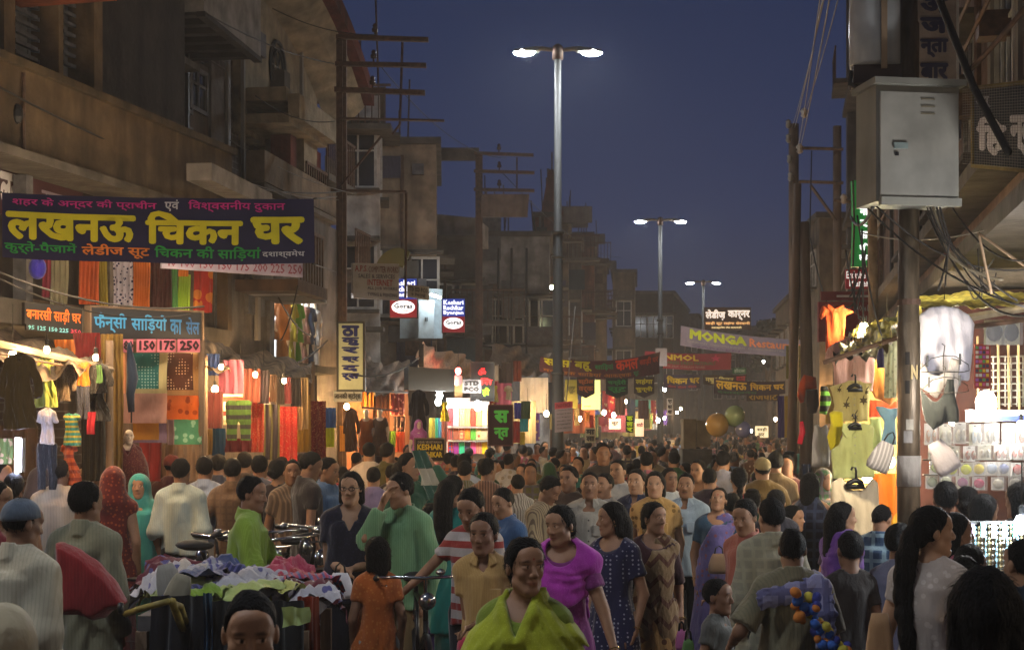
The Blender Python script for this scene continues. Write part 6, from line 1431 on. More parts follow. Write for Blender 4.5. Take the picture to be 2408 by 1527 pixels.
for (x0, x1, y0, y1, c_, lb, f_) in (
 (100, 118, 600, 700, '#8c2c3c', 'folded stack of red and white cloth at the top left shop', 1), (120, 160, 612, 715, '#8c8468', 'pale khaki length of cloth in the top left shop', 2),
 (186, 232, 600, 715, '#c4541c', 'orange length of cloth, first in the lit upper shop', 3), (232, 252, 600, 735, '#8c7c1c', 'mustard length of cloth beside the orange one', 2),
 (266, 312, 603, 726, '#b8b0bc', 'white length with dark sprigs in the lit upper shop', 2), (313, 352, 605, 728, '#d06a10', 'bright orange length right of the white one', 4),
 (353, 402, 608, 728, '#3c1614', 'dark maroon beaded length in the upper shop', 3), (404, 418, 612, 735, '#4c8c4c', 'narrow green length in the upper shop', 1.5),
 (419, 447, 645, 730, '#8cb02c', 'lime green length in the upper shop', 3), (421, 444, 612, 650, '#d07820', 'small orange cloth above the lime green length', 2)):
 pt_ = ('#c4541c',) if 0 else c_
 panel(x0, x1, y0, y1, 15.6+(x0-100)/330, (c_, 'floral', '#26244c', .5) if 'white length' in lb else c_, lb, 'cloth', f_*1.6, .014)
panel(455, 500, 615, 735, 16.6, ('#8c1a14', 'floral', '#a8641c', 2.2), 'red cloth with orange rosettes at the end of the upper shop', 'cloth', 2, .015)
bl = thing('bundle', 'round blue cloth bundle at the top left shop', 'bundle', P(88, 630, 15.0)); MB().ball((0, 0, 0), (.09, .08, .11), 12, 8).build('cloth', fab('#241c84'), bl, smooth=True)
us = bld('wooden counter and back wall of the lit upper cloth shop', name='shop', cat='shop')
W1.rawp('back_wall', mat('shop_tan', (.42, .32, .2), rough=.9), us, .3, W1.L+.6, -1.9, -1.8, 3.25, zP0-.1)
W1.rawp('counter', M_WOOD, us, W1.U(62, -.2)[0], W1.U(250, -.2)[0], -.3, -.2, 3.25, W1.Z(62, 700, -.2))
for x in (62, 258, 505): W1.rawp('post', M_SHUT, us, W1.U(x, .1)[0], W1.U(x, .1)[0]+.12, -.05, .1, 3.25, zP0-.1)
tube_light(W1.pt(.6, -1.0, 4.42), W1.pt(1.9, -1.0, 4.42), 75, 'warm tube light inside the upper cloth shop', (1, .82, .58))
tube_light(W1.pt(2.6, -1.0, 4.42), W1.pt(3.9, -1.0, 4.42), 60, 'second warm tube light inside the upper cloth shop', (1, .82, .58))
bs_ = board('shop_sign', 'maroon signboard with white script under the ochre parapet', 'sign', [W1.pt(-2.5, -.1, 4.12), W1.pt(1.75, -.1, 4.12), W1.pt(1.75, -.1, 4.62), W1.pt(-2.5, -.1, 4.62)], ink('#3a161c'), [('लखन', .62, .76, .12, .85, WHT, .04), ('वस्त्रालय', .80, .99, .15, .7, ink('#7c7078'), .02)])
tube_light(W1.pt(.05, .12, 4.60), W1.pt(1.45, .12, 4.60), 30, 'long white tube light along the maroon signboard', (.9, .95, 1)); tube_light(W1.pt(1.6, .12, 4.60), W1.pt(2.7, .12, 4.60), 13, 'second tube light under the ochre parapet', (.95, .93, .9))
def sari_card(x0, x1, y0, y1, d, a, b, lb, border=None): panel(x0, x1, y0, y1, d, (a, b[0], b[1]) if b else a, lb, 'folded sari', 1, .010, border=border, name='folded_sari', nu=8, hfold=.01)
sari_card(290, 306, 829, 925, 15.0, '#b87c5c', None, 'narrow peach sari edge at the left of the teal one')
sari_card(304, 394, 829, 925, 15.0, '#1f6464', ('dots', '#90b0a8'), 'teal folded sari with white dots and cream border', '#a89c70')
sari_card(385, 474, 830, 928, 15.3, '#3c2018', ('dots', '#b8a088'), 'dark brown folded sari with white dots', '#a07848')
sari_card(291, 393, 924, 994, 14.9, '#b08478', None, 'dusty pink folded sari in the middle row')
sari_card(391, 472, 929, 986, 15.2, '#b8581c', ('floral', '#8c3a10'), 'orange patterned folded sari in the middle row')
sari_card(312, 392, 985, 1040, 14.95, '#b87c24', None, 'mustard folded sari in the bottom row', '#7c6070')
sari_card(394, 410, 985, 1045, 15.1, '#8c7070', None, 'mauve sliver of sari between the mustard and green ones')
sari_card(409, 476, 985, 1044, 15.2, '#4c8c6c', ('floral', '#8cb89c'), 'sea green patterned folded sari in the bottom row')
panel(328, 380, 1040, 1130, 14.9, '#a02c20', 'red cloth hanging below the mustard sari', 'cloth', 2); panel(380, 480, 1044, 1130, 15.2, '#8c7058', 'beige pleated cloth below the green sari', 'cloth', 5)
um_ = thing('umbrella', 'folded dark blue umbrella hanging in front of the teal sari', 'umbrella', P(304, 812, 14.3));
MB().tube([(0, 0, .03), (0, 0, -.02), (.02, 0, -.18), (.03, 0, -.30), (.01, 0, -.45), (.02, 0, -.62)], [.01, .022, .045, .055, .04, .03], 9).build('canopy', fab('#14243c'), um_, smooth=True); MB().tube([(.02, 0, -.6), (.02, 0, -.72)], .008, 5).build('handle', M_BLACK, um_)
bck = bld('dark timber partition behind the folded saris', name='partition', cat='partition')
MB().hexa([P(286, 1200, 15.3), P(480, 1200, 15.6), P(480, 1200, 15.7), P(286, 1200, 15.4), P(286, 790, 15.3), P(480, 800, 15.6), P(480, 800, 15.7), P(286, 790, 15.4)]).build('panel', M_WOOD, bck)
S2 = thing('market_stall', 'cloth stall under a ragged lit sacking roof left of the steel pole', 'stall', P(600, 1005, 17)); L = Vector(S2.location)
for x, d, yt in ((482, 15.6, 835), (725, 19.5, 880), (735, 22, 850)):
 b = P(x, 1005, d); MB().tube([(b.x-L.x, b.y-L.y, -2), (b.x-L.x, b.y-L.y, P(x, yt, d).z-2)], .03, 7).build('post', M_WOOD, S2, smooth=True)
sacking(S2, [P(470, 838, 15.2), P(728, 905, 19.3), P(735, 850, 22), P(470, 790, 18)], mat('sacking_painted_lit', (.36, .27, .18), rough=.85, noise=.5, nscale=7, bump=.9, bscale=14), 5, 40, 8, .05, .06)  # paler sacking colour, the lit look is painted in
sacking(S2, [P(480, 1200, 18.8), P(740, 1200, 22.4), P(740, 860, 22.4), P(480, 830, 18.8)], fab('#6c5a48'), 6, 12, 6, .02, 0, 'back_sheet')
for k in range(7):
 MB().box((0, 0, 0), (.55, .3, .05)).build('shelf_cloth', fab(['#b0a890', '#8c3020', '#a8a0a0', '#c0b8a0', '#6c2c28', '#b8b0a0', '#a89878'][k]), S2, loc=P(525, 932+k*11, 17.8)-L)
for (x0, x1, y0, y1, d, c_, lb) in (
 (485, 516, 831, 882, 16.2, '#3c5490', 'blue cloth bunched under the sacking roof'), (513, 573, 846, 926, 16.2, '#8c4a60', 'mauve net scarf spread under the sacking roof'),
 (474, 523, 920, 1006, 15.9, '#6c3430', 'brown-red folded cloth right of the folded saris'), (572, 612, 866, 946, 16.6, '#7c4438', 'rust brown stole hanging in front of the bulb'),
 (608, 634, 870, 948, 16.8, '#241c24', 'near-black stole right of the rust one'), (634, 650, 880, 945, 17, '#4c3424', 'dark olive stole in the second stall'),
 (648, 668, 884, 950, 17.2, '#2c2420', 'charcoal stole in the second stall'), (664, 684, 886, 948, 17.3, '#7c3038', 'dull red stole in the second stall'),
 (683, 707, 888, 957, 17.5, '#18161c', 'black stole near the end of the rail'), (706, 725, 887, 1008, 17.8, '#b89c70', 'cream stole at the end of the rail'),
 (688, 712, 955, 1010, 17.4, '#b08c60', 'bundle of cream cloth below the black stole'), (698, 730, 928, 1062, 18.3, '#8c6c24', 'mustard length behind the cream stole'),
 (588, 620, 940, 1062, 16.9, '#9c2c1c', 'red embroidered length left of the grey one'), (618, 658, 950, 1080, 17.1, '#2c2430', 'dark grey length with gold edges'),
 (654, 699, 955, 1088, 17.3, '#a82420', 'bright red embroidered length in the second stall'), (730, 766, 942, 1084, 19.5, '#5c1420', 'maroon velvet length nearest the steel pole'),
 (758, 790, 958, 1005, 20.5, '#1c4c90', 'small bright blue cloth beside the steel pole'), (762, 786, 1004, 1050, 20.6, '#a8b010', 'yellow cloth hanging below the bright blue one'),
 (500, 530, 1006, 1070, 16.6, '#1c4468', 'blue patterned length below the brown-red cloth'), (482, 500, 1008, 1068, 16.6, '#8c7038', 'narrow mustard length below the brown-red cloth'),
 (528, 592, 1030, 1062, 16.6, '#5c1c24', 'dark red cloth below the green shorts')):
 panel(x0, x1, y0, y1, d, (c_, 'sequin', '#c8a070', 1) if 'embroid' in lb or 'velvet' in lb else ((c_, 'vstripe', '#5c5a30', 3) if 'gold edges' in lb else c_), lb, 'cloth', 3, .02)
hang('trousers', 530, 592, 940, 1035, 16.3, ('#3c5c1c', 'hstripe', '#1c1c24', 4), 'green shorts with a striped hem hung in the second stall', name='shorts')
bulb(2136, 905, 11.25, 95, (1, .86, .62), .05, 'added bulb hidden behind the thick pole', cord=0); bulb(2220, 790, 13.5, 34, CFL, .05, 'added bulb hidden behind the plain white kurta'); bulb(2030, 770, 14.4, 60, (1, .8, .4), .04, 'bulb above the pink ribbed shirt')  # pole and kurta bulbs are added, hidden, to light garments and awning
for i_, (xa, xb) in enumerate(((40, 200), (270, 430), (480, 640))):  # hidden tubes added to light the displays around the banner
 tube_light(P(xa, 585, 12.9+i_*.35), P(xb, 590, 13.2+i_*.35), 75, '%s added tube light hidden behind the navy banner' % ['left', 'middle', 'right'][i_], (1, .80, .55))
for i_, (x_, y_, d_) in enumerate(((520, 862, 15.5), (600, 880, 16.0), (668, 895, 16.6), (110, 822, 12.0), (225, 840, 12.6))):
 bulb(x_, y_, d_, 52, WARM, .022, 'bare bulb %s along the front of the left stalls' % ['third from the right', 'second from the right', 'rightmost', 'above the lime dress', 'above the black jacket'][i_], cord=.15)
bulb(566, 902, 16.9, 62, WARM, .04, 'bare warm bulb glowing in the second stall')
bulb(620, 900, 19.5, 45, WARM, .035, 'bare bulb hidden behind the dark stoles')
bulb(505, 915, 17.6, 50, WARM, .035, 'bare bulb lighting the shelf behind the mauve net scarf')
bulb(180, 845, 15.2, 60, WARM, .04, 'bare bulb behind the orange t-shirt')
bulb(30, 838, 12.8, 50, WARM, .04, 'bare bulb above the khaki kurta')
bulb(705, 925, 20.5, 45, WARM, .04, 'bare bulb by the mustard length')
S3 = thing('market_stall', 'orange-lit garment stall with two dressed mannequins right of the tall yellow sign', 'stall', P(900, 1005, 24)); L = Vector(S3.location)
sacking(S3, [P(838, 905, 23), P(955, 918, 26), P(960, 850, 28), P(838, 840, 25)], M_SACK, 8, 20, 6, .05, .05)
sacking(S3, [P(800, 1180, 26.5), P(960, 1180, 28.5), P(960, 890, 28.5), P(800, 890, 26.5)], fab('#a8642c'), 9, 10, 6, .02, 0, 'back_sheet')
MB().tube([P(850, 918, 22.8)-L, P(958, 922, 25)-L], .02, 6).build('rail', M_GALV, S3); MB().tube([P(852, 957, 22.8)-L, P(935, 965, 24)-L], .015, 6).build('rail', M_GALV, S3)
for (x0, x1, y0, y1, d, c_, lb) in (
 (848, 878, 906, 955, 25, '#d0802c', 'orange cloth lit from behind above the mannequins'), (876, 916, 905, 1040, 25.4, '#2c1a14', 'dark brown cloth behind the right mannequin'),
 (918, 951, 925, 975, 25.6, '#4c141c', 'maroon block printed cloth beside the black kurta'), (925, 952, 1015, 1062, 25.6, '#a8401c', 'orange-red cloth under the maroon print'),
 (914, 930, 1012, 1050, 25.3, '#5c7c24', 'small green cloth right of the mannequins'), (925, 952, 978, 1014, 25.7, '#241014', 'dark cloth between the maroon print and the orange-red cloth'),
 (798, 810, 1000, 1060, 23.5, '#e0a040', 'bright amber cloth behind the steel pole')):
 panel(x0, x1, y0, y1, d, (c_, 'floral', '#a87c70') if 'print' in lb and 'under' not in lb else c_, lb, 'cloth', 3, .02)
hang('kurta', 806, 846, 958, 1062, 23, '#4c3018', 'brown kurta hanging left of the mannequins'); hang('kurta', 960, 1009, 915, 1020, 23.2, '#140c14', 'large black kurta hanging in front of the bright stall')
bulb(905, 985, 25.6, 170, (1, .52, .16), .05, 'strong amber bulb behind the mannequins', cord=.5)
bulb(815, 955, 24.5, 80, (1, .6, .22), .04, 'amber bulb above the brown kurta'); bulb(928, 958, 26.4, 60, (1, .6, .25), .04, 'amber bulb behind the maroon print')
S4 = thing('market_stall', 'bright white-lit stall with shelves of folded cloth in the middle left', 'stall', P(1080, 1005, 27)); L = Vector(S4.location)
MB().hexa([P(1050, 1085, 27.6)-L, P(1150, 1085, 27.6)-L, P(1150, 1085, 27.8)-L, P(1050, 1085, 27.8)-L, P(1050, 935, 27.6)-L, P(1150, 935, 27.6)-L, P(1150, 935, 27.8)-L, P(1050, 935, 27.8)-L]).build('back_panel', MI, S4)
for y in (943, 1003, 1035): MB().hexa([P(1050, y+2, 27.0)-L, P(1148, y+2, 27.0)-L, P(1148, y+2, 27.6)-L, P(1050, y+2, 27.6)-L, P(1050, y, 27.0)-L, P(1148, y, 27.0)-L, P(1148, y, 27.6)-L, P(1050, y, 27.6)-L]).build('shelf', M_FRAMEW, S4)
cl1 = ['#7c4450', '#b0a0b8', '#b8b090', '#c09060', '#b84030', '#c0a868', '#c8b088']; cl2 = ['#3a3a40', '#7c4430', '#b09c70', '#c07820', '#4c8c30', '#b8a878', '#a89878']; cl3 = ['#1c4490', '#7c2c90', '#28a880', '#30304c', '#c85090', '#c09880', '#d8b810']
for row, (cs_, ya, yb) in enumerate(((cl1, 958, 1001), (cl2, 1006, 1033), (cl3, 1038, 1066))):
 for i, c_ in enumerate(cs_):
  x0 = 1052+i*13.5; m_ = fab(c_, ['floral', None, 'vstripe', None, 'check', 'dots', None][(i+row*2) % 7], '#a83020')
  q = [P(x0, yb, 27.1)-L, P(x0+12.5, yb, 27.1)-L, P(x0+12.5, yb, 27.5)-L, P(x0, yb, 27.5)-L, P(x0, ya, 27.1)-L, P(x0+12.5, ya, 27.1)-L, P(x0+12.5, ya, 27.5)-L, P(x0, ya, 27.5)-L]
  o = MB().hexa([v_+L-P(x0, yb, 27.1) for v_ in q]).build('folded_cloth', m_, None, loc=P(x0, yb, 27.1)); tag(o, '%s folded cloth, %s from the left on the %s shelf of the bright stall' % ({0: 'plain or patterned'}.get(9, ['rose', 'lilac', 'sand', 'tan', 'red', 'straw', 'buff', 'slate', 'rust', 'beige', 'amber', 'green', 'cream', 'putty', 'blue', 'purple', 'jade', 'ink blue', 'pink', 'peach', 'yellow'][row*7+i]), ['first', 'second', 'third', 'fourth', 'fifth', 'sixth', 'last'][i], ['top', 'middle', 'lowest'][row]), 'folded cloth', ['cloth on the top shelf of the bright stall', 'cloth on the middle shelf of the bright stall', 'cloth in the lowest row of the bright stall'][row])
for i, c_ in enumerate(['#b8b84c', '#a8a040', '#3cb08c', '#4c90b8', '#a85a3c', '#7c4a3c']):
 panel(1008+i*7.5, 1015+i*7.5, 982, 1036, 26.2, c_, ['pale yellow', 'olive yellow', 'mint green', 'light blue', 'rust', 'brown'][i]+' stole in the row left of the bright shelves', 'stole', 1.3, .012)
hang('dress', 1035, 1057, 943, 990, 25.8, '#b8b010', 'small yellow frock hanging in front of the bright shelves')
bulb(1123, 953, 26.4, 105, CFL, .07, 'dazzling white bulb over the cloth shelves'); bulb(1030, 945, 27.2, 50, CFL, .05, 'bare white bulb behind the black kurta'); bulb(1033, 930, 26, 40, COOL, .05, 'cool white bulb under the dark board')
board('canopy_board', 'large blank black board hung over the bright cloth stall', 'board', corners(960, 1068, 861, 916, 24.5, 26, y1b=920, y0b=868), M_BLACK, [], thick=.08)
aw = thing('awning', 'ragged tan awning sloping above the black board with a red glow at its end', 'awning', P(1050, 840, 28))
sacking(aw, [P(985, 862, 26), P(1108, 880, 31), P(1108, 842, 32), P(985, 806, 27)], mat('tan_thatch', (.34, .22, .13), rough=.9, noise=.5, nscale=14, stretch=(3, 3, .4), bump=.8, bscale=20), 12, 26, 6, .06, 0)
MB().hexa([P(984, 862, 25.9)-aw.location, P(996, 862, 25.9)-aw.location, P(996, 862, 26.1)-aw.location, P(984, 862, 26.1)-aw.location, P(984, 808, 25.9)-aw.location, P(996, 808, 25.9)-aw.location, P(996, 808, 26.1)-aw.location, P(984, 808, 26.1)-aw.location]).build('board_end', M_CONC, aw)
bulb(1077, 872, 27.4, 14, (1, .06, .05), .05, 'red bulb glowing under the tan awning');
ln = thing('lantern', 'pink paper lantern hanging beside the telephone board', 'lantern', P(1076, 893, 27)); MB().lathe([(.03, .10), (.07, .07), (.075, 0), (.07, -.07), (.03, -.10)], n=10).build('shade', glow('pink_lantern', (1, .35, .35), .7), ln, smooth=True)
cp = thing('pillar', 'pale yellow pillar lit beside the telephone board', 'pillar', P(1078, 1005, 28)-Vector((0, 0, 2))); MB().box((-.07, -.07, 0), (.07, .07, 2.95)).build('shaft', wallm('pale_yellow', '#a8a070'), cp)
for (x0, x1, y0, y1, d, c_, lb) in (
 (1206, 1226, 848, 896, 33, '#6c3018', 'brown kurta cloth hanging high beside the first lamp post'), (1172, 1205, 852, 900, 32, '#3c3028', 'row of dark clothes in the shade above the maroon board'),
 (1208, 1225, 946, 984, 30, '#34348c', 'violet cloth right of the maroon and green board'), (1225, 1247, 942, 984, 30.2, '#3c4c28', 'olive cloth right of the violet one'),
 (1222, 1242, 984, 1014, 30, '#2c8484', 'turquoise cloth below the olive one'), (1222, 1234, 1015, 1045, 30, '#a09010', 'yellow cloth below the turquoise one'), (1200, 1222, 990, 1040, 30.4, '#8c2c24', 'rust red cloth left of the turquoise one'),
 (1828, 1844, 930, 1028, 33, '#24145c', 'purple curtain at the start of the right-hand stalls'), (1844, 1858, 930, 1028, 32.5, '#8c7418', 'mustard curtain beside the purple one'), (1858, 1876, 930, 1028, 32, '#5c1814', 'maroon curtain beside the mustard one'),
 (1446, 1470, 925, 975, 36, '#5c4438', 'brown cloth hanging under the green-lettered pennant'), (1500, 1525, 940, 985, 38, '#4c3430', 'dull brown cloth under the yellow-lettered pennant'),
 (1350, 1362, 960, 1000, 32.6, '#a89468', 'small lit cream cloth below the olive board'), (1376, 1386, 968, 990, 34, '#a86a2c', 'tan cloth below the glowing yellow sign'), (1386, 1396, 975, 1005, 34, '#8c2428', 'dark red cloth below the glowing yellow sign')):
 panel(x0, x1, y0, y1, d, c_, lb, 'curtain' if 'curtain' in lb else 'cloth', 2.5, .02)
hang('shirt', 1184, 1206, 905, 940, 31, '#b0ac88', 'cream shirt hanging high right of the neon board'); hang('dress', 1160, 1172, 905, 945, 30, '#a8a020', 'yellow frock hanging right of the neon board')
bk = thing('stall_frame', 'dark stall frame and roof in the shade beyond the neon board', 'stall', P(1200, 1005, 33)); L = Vector(bk.location)
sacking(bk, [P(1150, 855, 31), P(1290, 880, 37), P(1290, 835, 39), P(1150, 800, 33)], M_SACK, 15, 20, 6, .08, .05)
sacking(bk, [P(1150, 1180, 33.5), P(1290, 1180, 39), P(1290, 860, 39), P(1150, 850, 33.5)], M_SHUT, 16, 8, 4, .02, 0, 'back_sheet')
for (x, y, d, w_, c_, lb) in ((1362, 984, 37, 60, COOL, 'white bulb under the olive board'), (1547, 988, 46, 90, CFL, 'bright bulb at the foot of the second lamp post'), (1443, 975, 38, 60, CFL, 'bare bulb over the pale lit panel'), (1562, 915, 50, 30, COOL, 'small white bulb between the navy banners'), (1600, 960, 62, 60, WARM, 'warm bulb far down on the left'), (1690, 1020, 70, 70, WARM, 'warm bulb deep in the far crowd'), (1766, 1012, 64, 60, COOL, 'white bulb beside the warm far sign'), (1745, 1008, 80, 90, WARM, 'farthest warm bulb behind the lilac balloon'), (1823, 985, 50, 70, WARM, 'warm bulb by the purple curtain'), (1297, 675, 40, 10, (.9, .95, .5), 'small yellow bulb high on the grey house'), (1795, 850, 75, 25, COOL, 'white bulb above the low navy banner'), (1330, 965, 33, 50, WARM, 'warm bulb left of the first lamp post notice'), (1240, 960, 33, 45, CFL, 'bulb over the violet cloth'), (1485, 1005, 44, 60, WARM, 'warm bulb behind the small black board'), (1640, 990, 75, 60, WARM, 'bulb beyond the grey kiosk'), (1862, 985, 36, 40, WARM, 'warm bulb behind the maroon curtain')):
 bulb(x, y, d, w_, c_, .05, lb)
ks = thing('kiosk', 'square grey-brown kiosk boxes stacked left of the balloons', 'kiosk', P(1634, 1005, 26)-Vector((0, 0, 2)))
for k, (a, b_, z0, z1) in enumerate(((-.22, -.005, 1.65, 2.15), (.005, .24, 1.68, 2.13))): MB().box((a, -.2, z0), (b_, .25, z1)).build('box', wallm('carton_grey', '#6a6250', grime=.2), ks)
MB().box((-.24, -.22, .1), (.26, .3, 1.64)).build('body', wallm('kiosk_grey', '#4a4a48'), ks)
for (x, y, rx, c_, lb) in ((1686, 998, 27, (.95, .58, .18), 'big orange balloon floating over the crowd'), (1727, 977, 24, (.62, .82, .40), 'pale green balloon, highest of the bunch'), (1747, 1009, 19, (.52, .54, .85), 'lilac balloon at the right of the bunch')):
 r_ = rx*20/F; b_ = thing('balloon', lb, 'balloon', P(x, y, 20), 0, 'balloons on sticks')
 MB().ball((0, 0, 0), (r_, r_, r_*1.05), 18, 12).build('skin', mat('balloon_%.2f' % c_[0], c_, rough=.15, noise=.05, spec=.8, trans=.35), b_, smooth=True); MB().tube([(0, 0, -r_*1.05), (.01, 0, -r_*1.05-.4)], .004, 4).build('string', M_WIREG, b_)
rb = thing('inflatable', 'long crimson inflatable held up before the right-hand stalls', 'balloon', P(1884, 990, 17)); MB().tube([(0, 0, 0), (.01, 0, -.12), (-.02, 0, -.25)], [.02, .035, .03], 8).build('skin', mat('crimson_plastic', (.55, .02, .05), rough=.2, noise=0), rb, smooth=True)
# =================================================================== RIGHT STALLS
S5 = thing('market_stall', 'clothes and shoe stall under crumpled yellow plastic on the right', 'stall', P(2200, 1005, 14)); L = Vector(S5.location)
sacking(S5, [P(1975, 830, 13.0), P(2165, 745, 12.2), P(2165, 700, 14.4), P(1985, 790, 15)], M_FOIL, 21, 130, 26, .03, .02)
sacking(S5, [P(2150, 722, 12.2), P(2480, 702, 11.3), P(2480, 676, 13.8), P(2150, 694, 14.4)], M_FOIL, 22, 130, 26, .014, .01)
sacking(S5, [P(1960, 845, 13.4), P(2120, 790, 13.0), P(2140, 770, 15.5), P(1960, 800, 15.5)], M_SACK, 23, 24, 8, .04, .02)
MB().tube([P(1935, 852, 12.8)-L, P(2120, 790, 12.6)-L, P(2480, 742, 12)-L], .022, 6).build('rail', M_STEEL, S5)
MB().tube([P(2110, 775, 13)-L, P(2480, 712, 12.2)-L], .035, 6).build('beam', mat('pale_timber2', (.4, .33, .22), rough=.7, noise=.4, nscale=8), S5)
MB().hexa([P(2150, 1400, 15.6)-L, P(2560, 1400, 15.6)-L, P(2560, 1400, 15.8)-L, P(2150, 1400, 15.8)-L, P(2150, 730, 15.6)-L, P(2560, 690, 15.6)-L, P(2560, 690, 15.8)-L, P(2150, 730, 15.8)-L]).build('back_panel', mat('stall_red_panel', (.06, .018, .014), rough=.8, noise=.3, grime=.3), S5)
MB().hexa([P(1985, 1400, 15.9)-L, P(2150, 1400, 15.6)-L, P(2150, 1400, 15.8)-L, P(1985, 1400, 16.1)-L, P(1985, 800, 15.9)-L, P(2150, 760, 15.6)-L, P(2150, 760, 15.8)-L, P(1985, 800, 16.1)-L]).build('back_sheet', fab('#8c7c4c'), S5)
MB().hexa([P(2270, 990, 14.4)-L, P(2560, 990, 14.4)-L, P(2560, 990, 15.5)-L, P(2270, 990, 15.5)-L, P(2270, 963, 14.4)-L, P(2560, 963, 14.4)-L, P(2560, 963, 15.5)-L, P(2270, 963, 15.5)-L]).build('shelf', mat('white_shelf', (.75, .75, .8), rough=.6), S5)
MB().hexa([P(2345, 988, 14.38)-L, P(2560, 988, 14.38)-L, P(2560, 988, 14.39)-L, P(2345, 988, 14.39)-L, P(2345, 976, 14.38)-L, P(2560, 976, 14.38)-L, P(2560, 976, 14.39)-L, P(2345, 976, 14.39)-L]).build('shelf_edge', ink('#3a4aa0'), S5)
for i in range(6): MB().tube([P(2300+i*24, 962, 14.8)-L, P(2298+i*24, 790, 14.8)-L], .012, 5).build('bamboo', mat('bamboo', (.42, .32, .16), rough=.6, noise=.4), S5)
bulb(2318, 948, 14.2, 100, CFL, .10, 'dazzling white lamp on the shoe stall shelf', cord=.5)
bulb(2240, 985, 14.9, 26, CFL, .05, 'white bulb behind the white kurta'); bulb(2400, 1000, 13.6, 20, CFL, .04, 'white bulb over the hanging packets at the right edge'); bulb(2085, 800, 14.6, 60, (1, .75, .35), .05, 'warm bulb under the yellow plastic left of the thick pole')
bulb(2075, 900, 15.3, 60, (1, .72, .32), .05, 'warm bulb behind the ochre t-shirt'); bulb(2038, 1120, 15.4, 60, (1, .8, .5), .05, 'warm bulb behind the cream vest'); bulb(2092, 1085, 15.2, 60, (1, .75, .45), .05, 'warm bulb behind the orange printed cloth')
bulb(2402, 1232, 8.4, 34, COOL, .045, 'bright white lamp over the bangle stand at the right edge', cord=.3)
def cloth_shape(pts, d, m, label, name, T=.035, folds=.008, seed=0, hook=None, collar=None, buttons=None, extra=None, wire=None, h=.0115):
 """a garment hung flat: its own outline, real size, and puffed thickness"""
 if isinstance(m, str): m = fab(m)
 elif isinstance(m, tuple): m = fab(*m)
 xs = [p[0] for p in pts]; ys = [p[1] for p in pts]; cx = (min(xs)+max(xs))/2; y0 = min(ys)
 root = thing(name, label, name.replace('_', ' '), P(cx, y0, d)); k = d/F
 q = [((x-cx)*k, -(y-y0)*k) for x, y in pts]; R_ = random.Random(seed+int(cx)); a, b, c_, e_ = [R_.uniform(0, 6) for _ in range(4)]
 W_ = (max(xs)-min(xs))*k/2; H_ = (max(ys)-y0)*k
 Fd = Field((-W_-.03, -.11, -H_-.03), (W_+.03, .11, .03), h)
 X = Fd.ax[0][:, None]; Z = Fd.ax[2][None, :]
 d2 = np.full((X.shape[0], Z.shape[1]), 9.0); sg = np.ones_like(d2); n = len(q)
 for i in range(n):
  (ax, az), (bx, bz) = q[i], q[i-1]; ex, ez = bx-ax, bz-az; wx, wz = X-ax, Z-az
  t = np.clip((wx*ex+wz*ez)/(ex*ex+ez*ez), 0, 1); d2 = np.minimum(d2, (wx-ex*t)**2+(wz-ez*t)**2)
  c1 = Z >= az; c2 = Z < bz; c3 = ex*wz > ez*wx
  flip = (c1 & c2 & c3) | (~c1 & ~c2 & ~c3); sg = np.where(flip, -sg, sg)
 sd = (sg*np.sqrt(d2))[:, None, :]
 X3, Y3, Z3 = Fd.grid((slice(None),)*3)
 wave = folds*(np.sin(X3*38+a+2*np.sin(Z3*6+b))*np.clip(-Z3/H_*1.6, .15, 1)+.7*np.sin(X3*71+c_+Z3*9)+.8*np.sin(Z3*17+e_+X3*12))
 th = T*np.sqrt(np.clip(-sd/.07, 0, 1))+.003
 Fd.D[:] = np.minimum(np.maximum(sd, (np.abs(Y3-wave)-th)*.7), BIG)
 v, t, qd = Fd.arrays(0); link('cloth', fast_mesh('garment', v, t, qd), m, root)
 fy = -T-.012
 def flat(name_, pp, mm, off=0, th_=.006):
  mb = MB(); p3 = [((x-cx)*k, fy-off, -(y-y0)*k) for x, y in pp]; n_ = len(p3)
  mb.v = p3+[(x, y+th_, z) for x, y, z in p3]; mb.f = [tuple(range(n_)), tuple(range(2*n_-1, n_-1, -1))]+[(i, i+n_, (i+1) % n_+n_, (i+1) % n_) for i in range(n_)]
  return mb.build(name_, mm, root)
 for cpts in (collar or ()): flat('collar', cpts, m, .004)
 if buttons:
  (x0, ya), (x1, yb), nb_ = buttons
  flat('placket', [(x0-4, ya), (x0+4, ya), (x1+4, yb), (x1-4, yb)], m, .0, .004)
  for i in range(nb_): f = (i+.5)/nb_; MB().lathe([(.0055, -.002), (.0055, .002)], ((x0+(x1-x0)*f-cx)*k, fy-.004, -(ya+(yb-ya)*f-y0)*k), 8, 'y').build('button', M_FRAMEW, root)
 if hook:
  hx, hy, s = hook; K = lambda x, y, o=0: ((x-cx)*k, fy-.01-o, -(y-y0)*k); mb = MB()
  mb.tube([K(hx-.42*s, hy+.30*s), K(hx-.30*s, hy+.12*s), K(hx-.06*s, hy), K(hx+.06*s, hy), K(hx+.30*s, hy+.12*s), K(hx+.42*s, hy+.30*s), K(hx-.42*s, hy+.30*s)], .13*s*k, 6)
  mb.tube([K(hx+.02*s, hy), K(hx+.03*s, hy-.45*s), K(hx, hy-.60*s), K(hx-.14*s, hy-.62*s), K(hx-.2*s, hy-.48*s)], .06*s*k, 7); mb.build('hanger', mat('hanger_plastic', (.012, .011, .011), rough=.35), root, smooth=True)
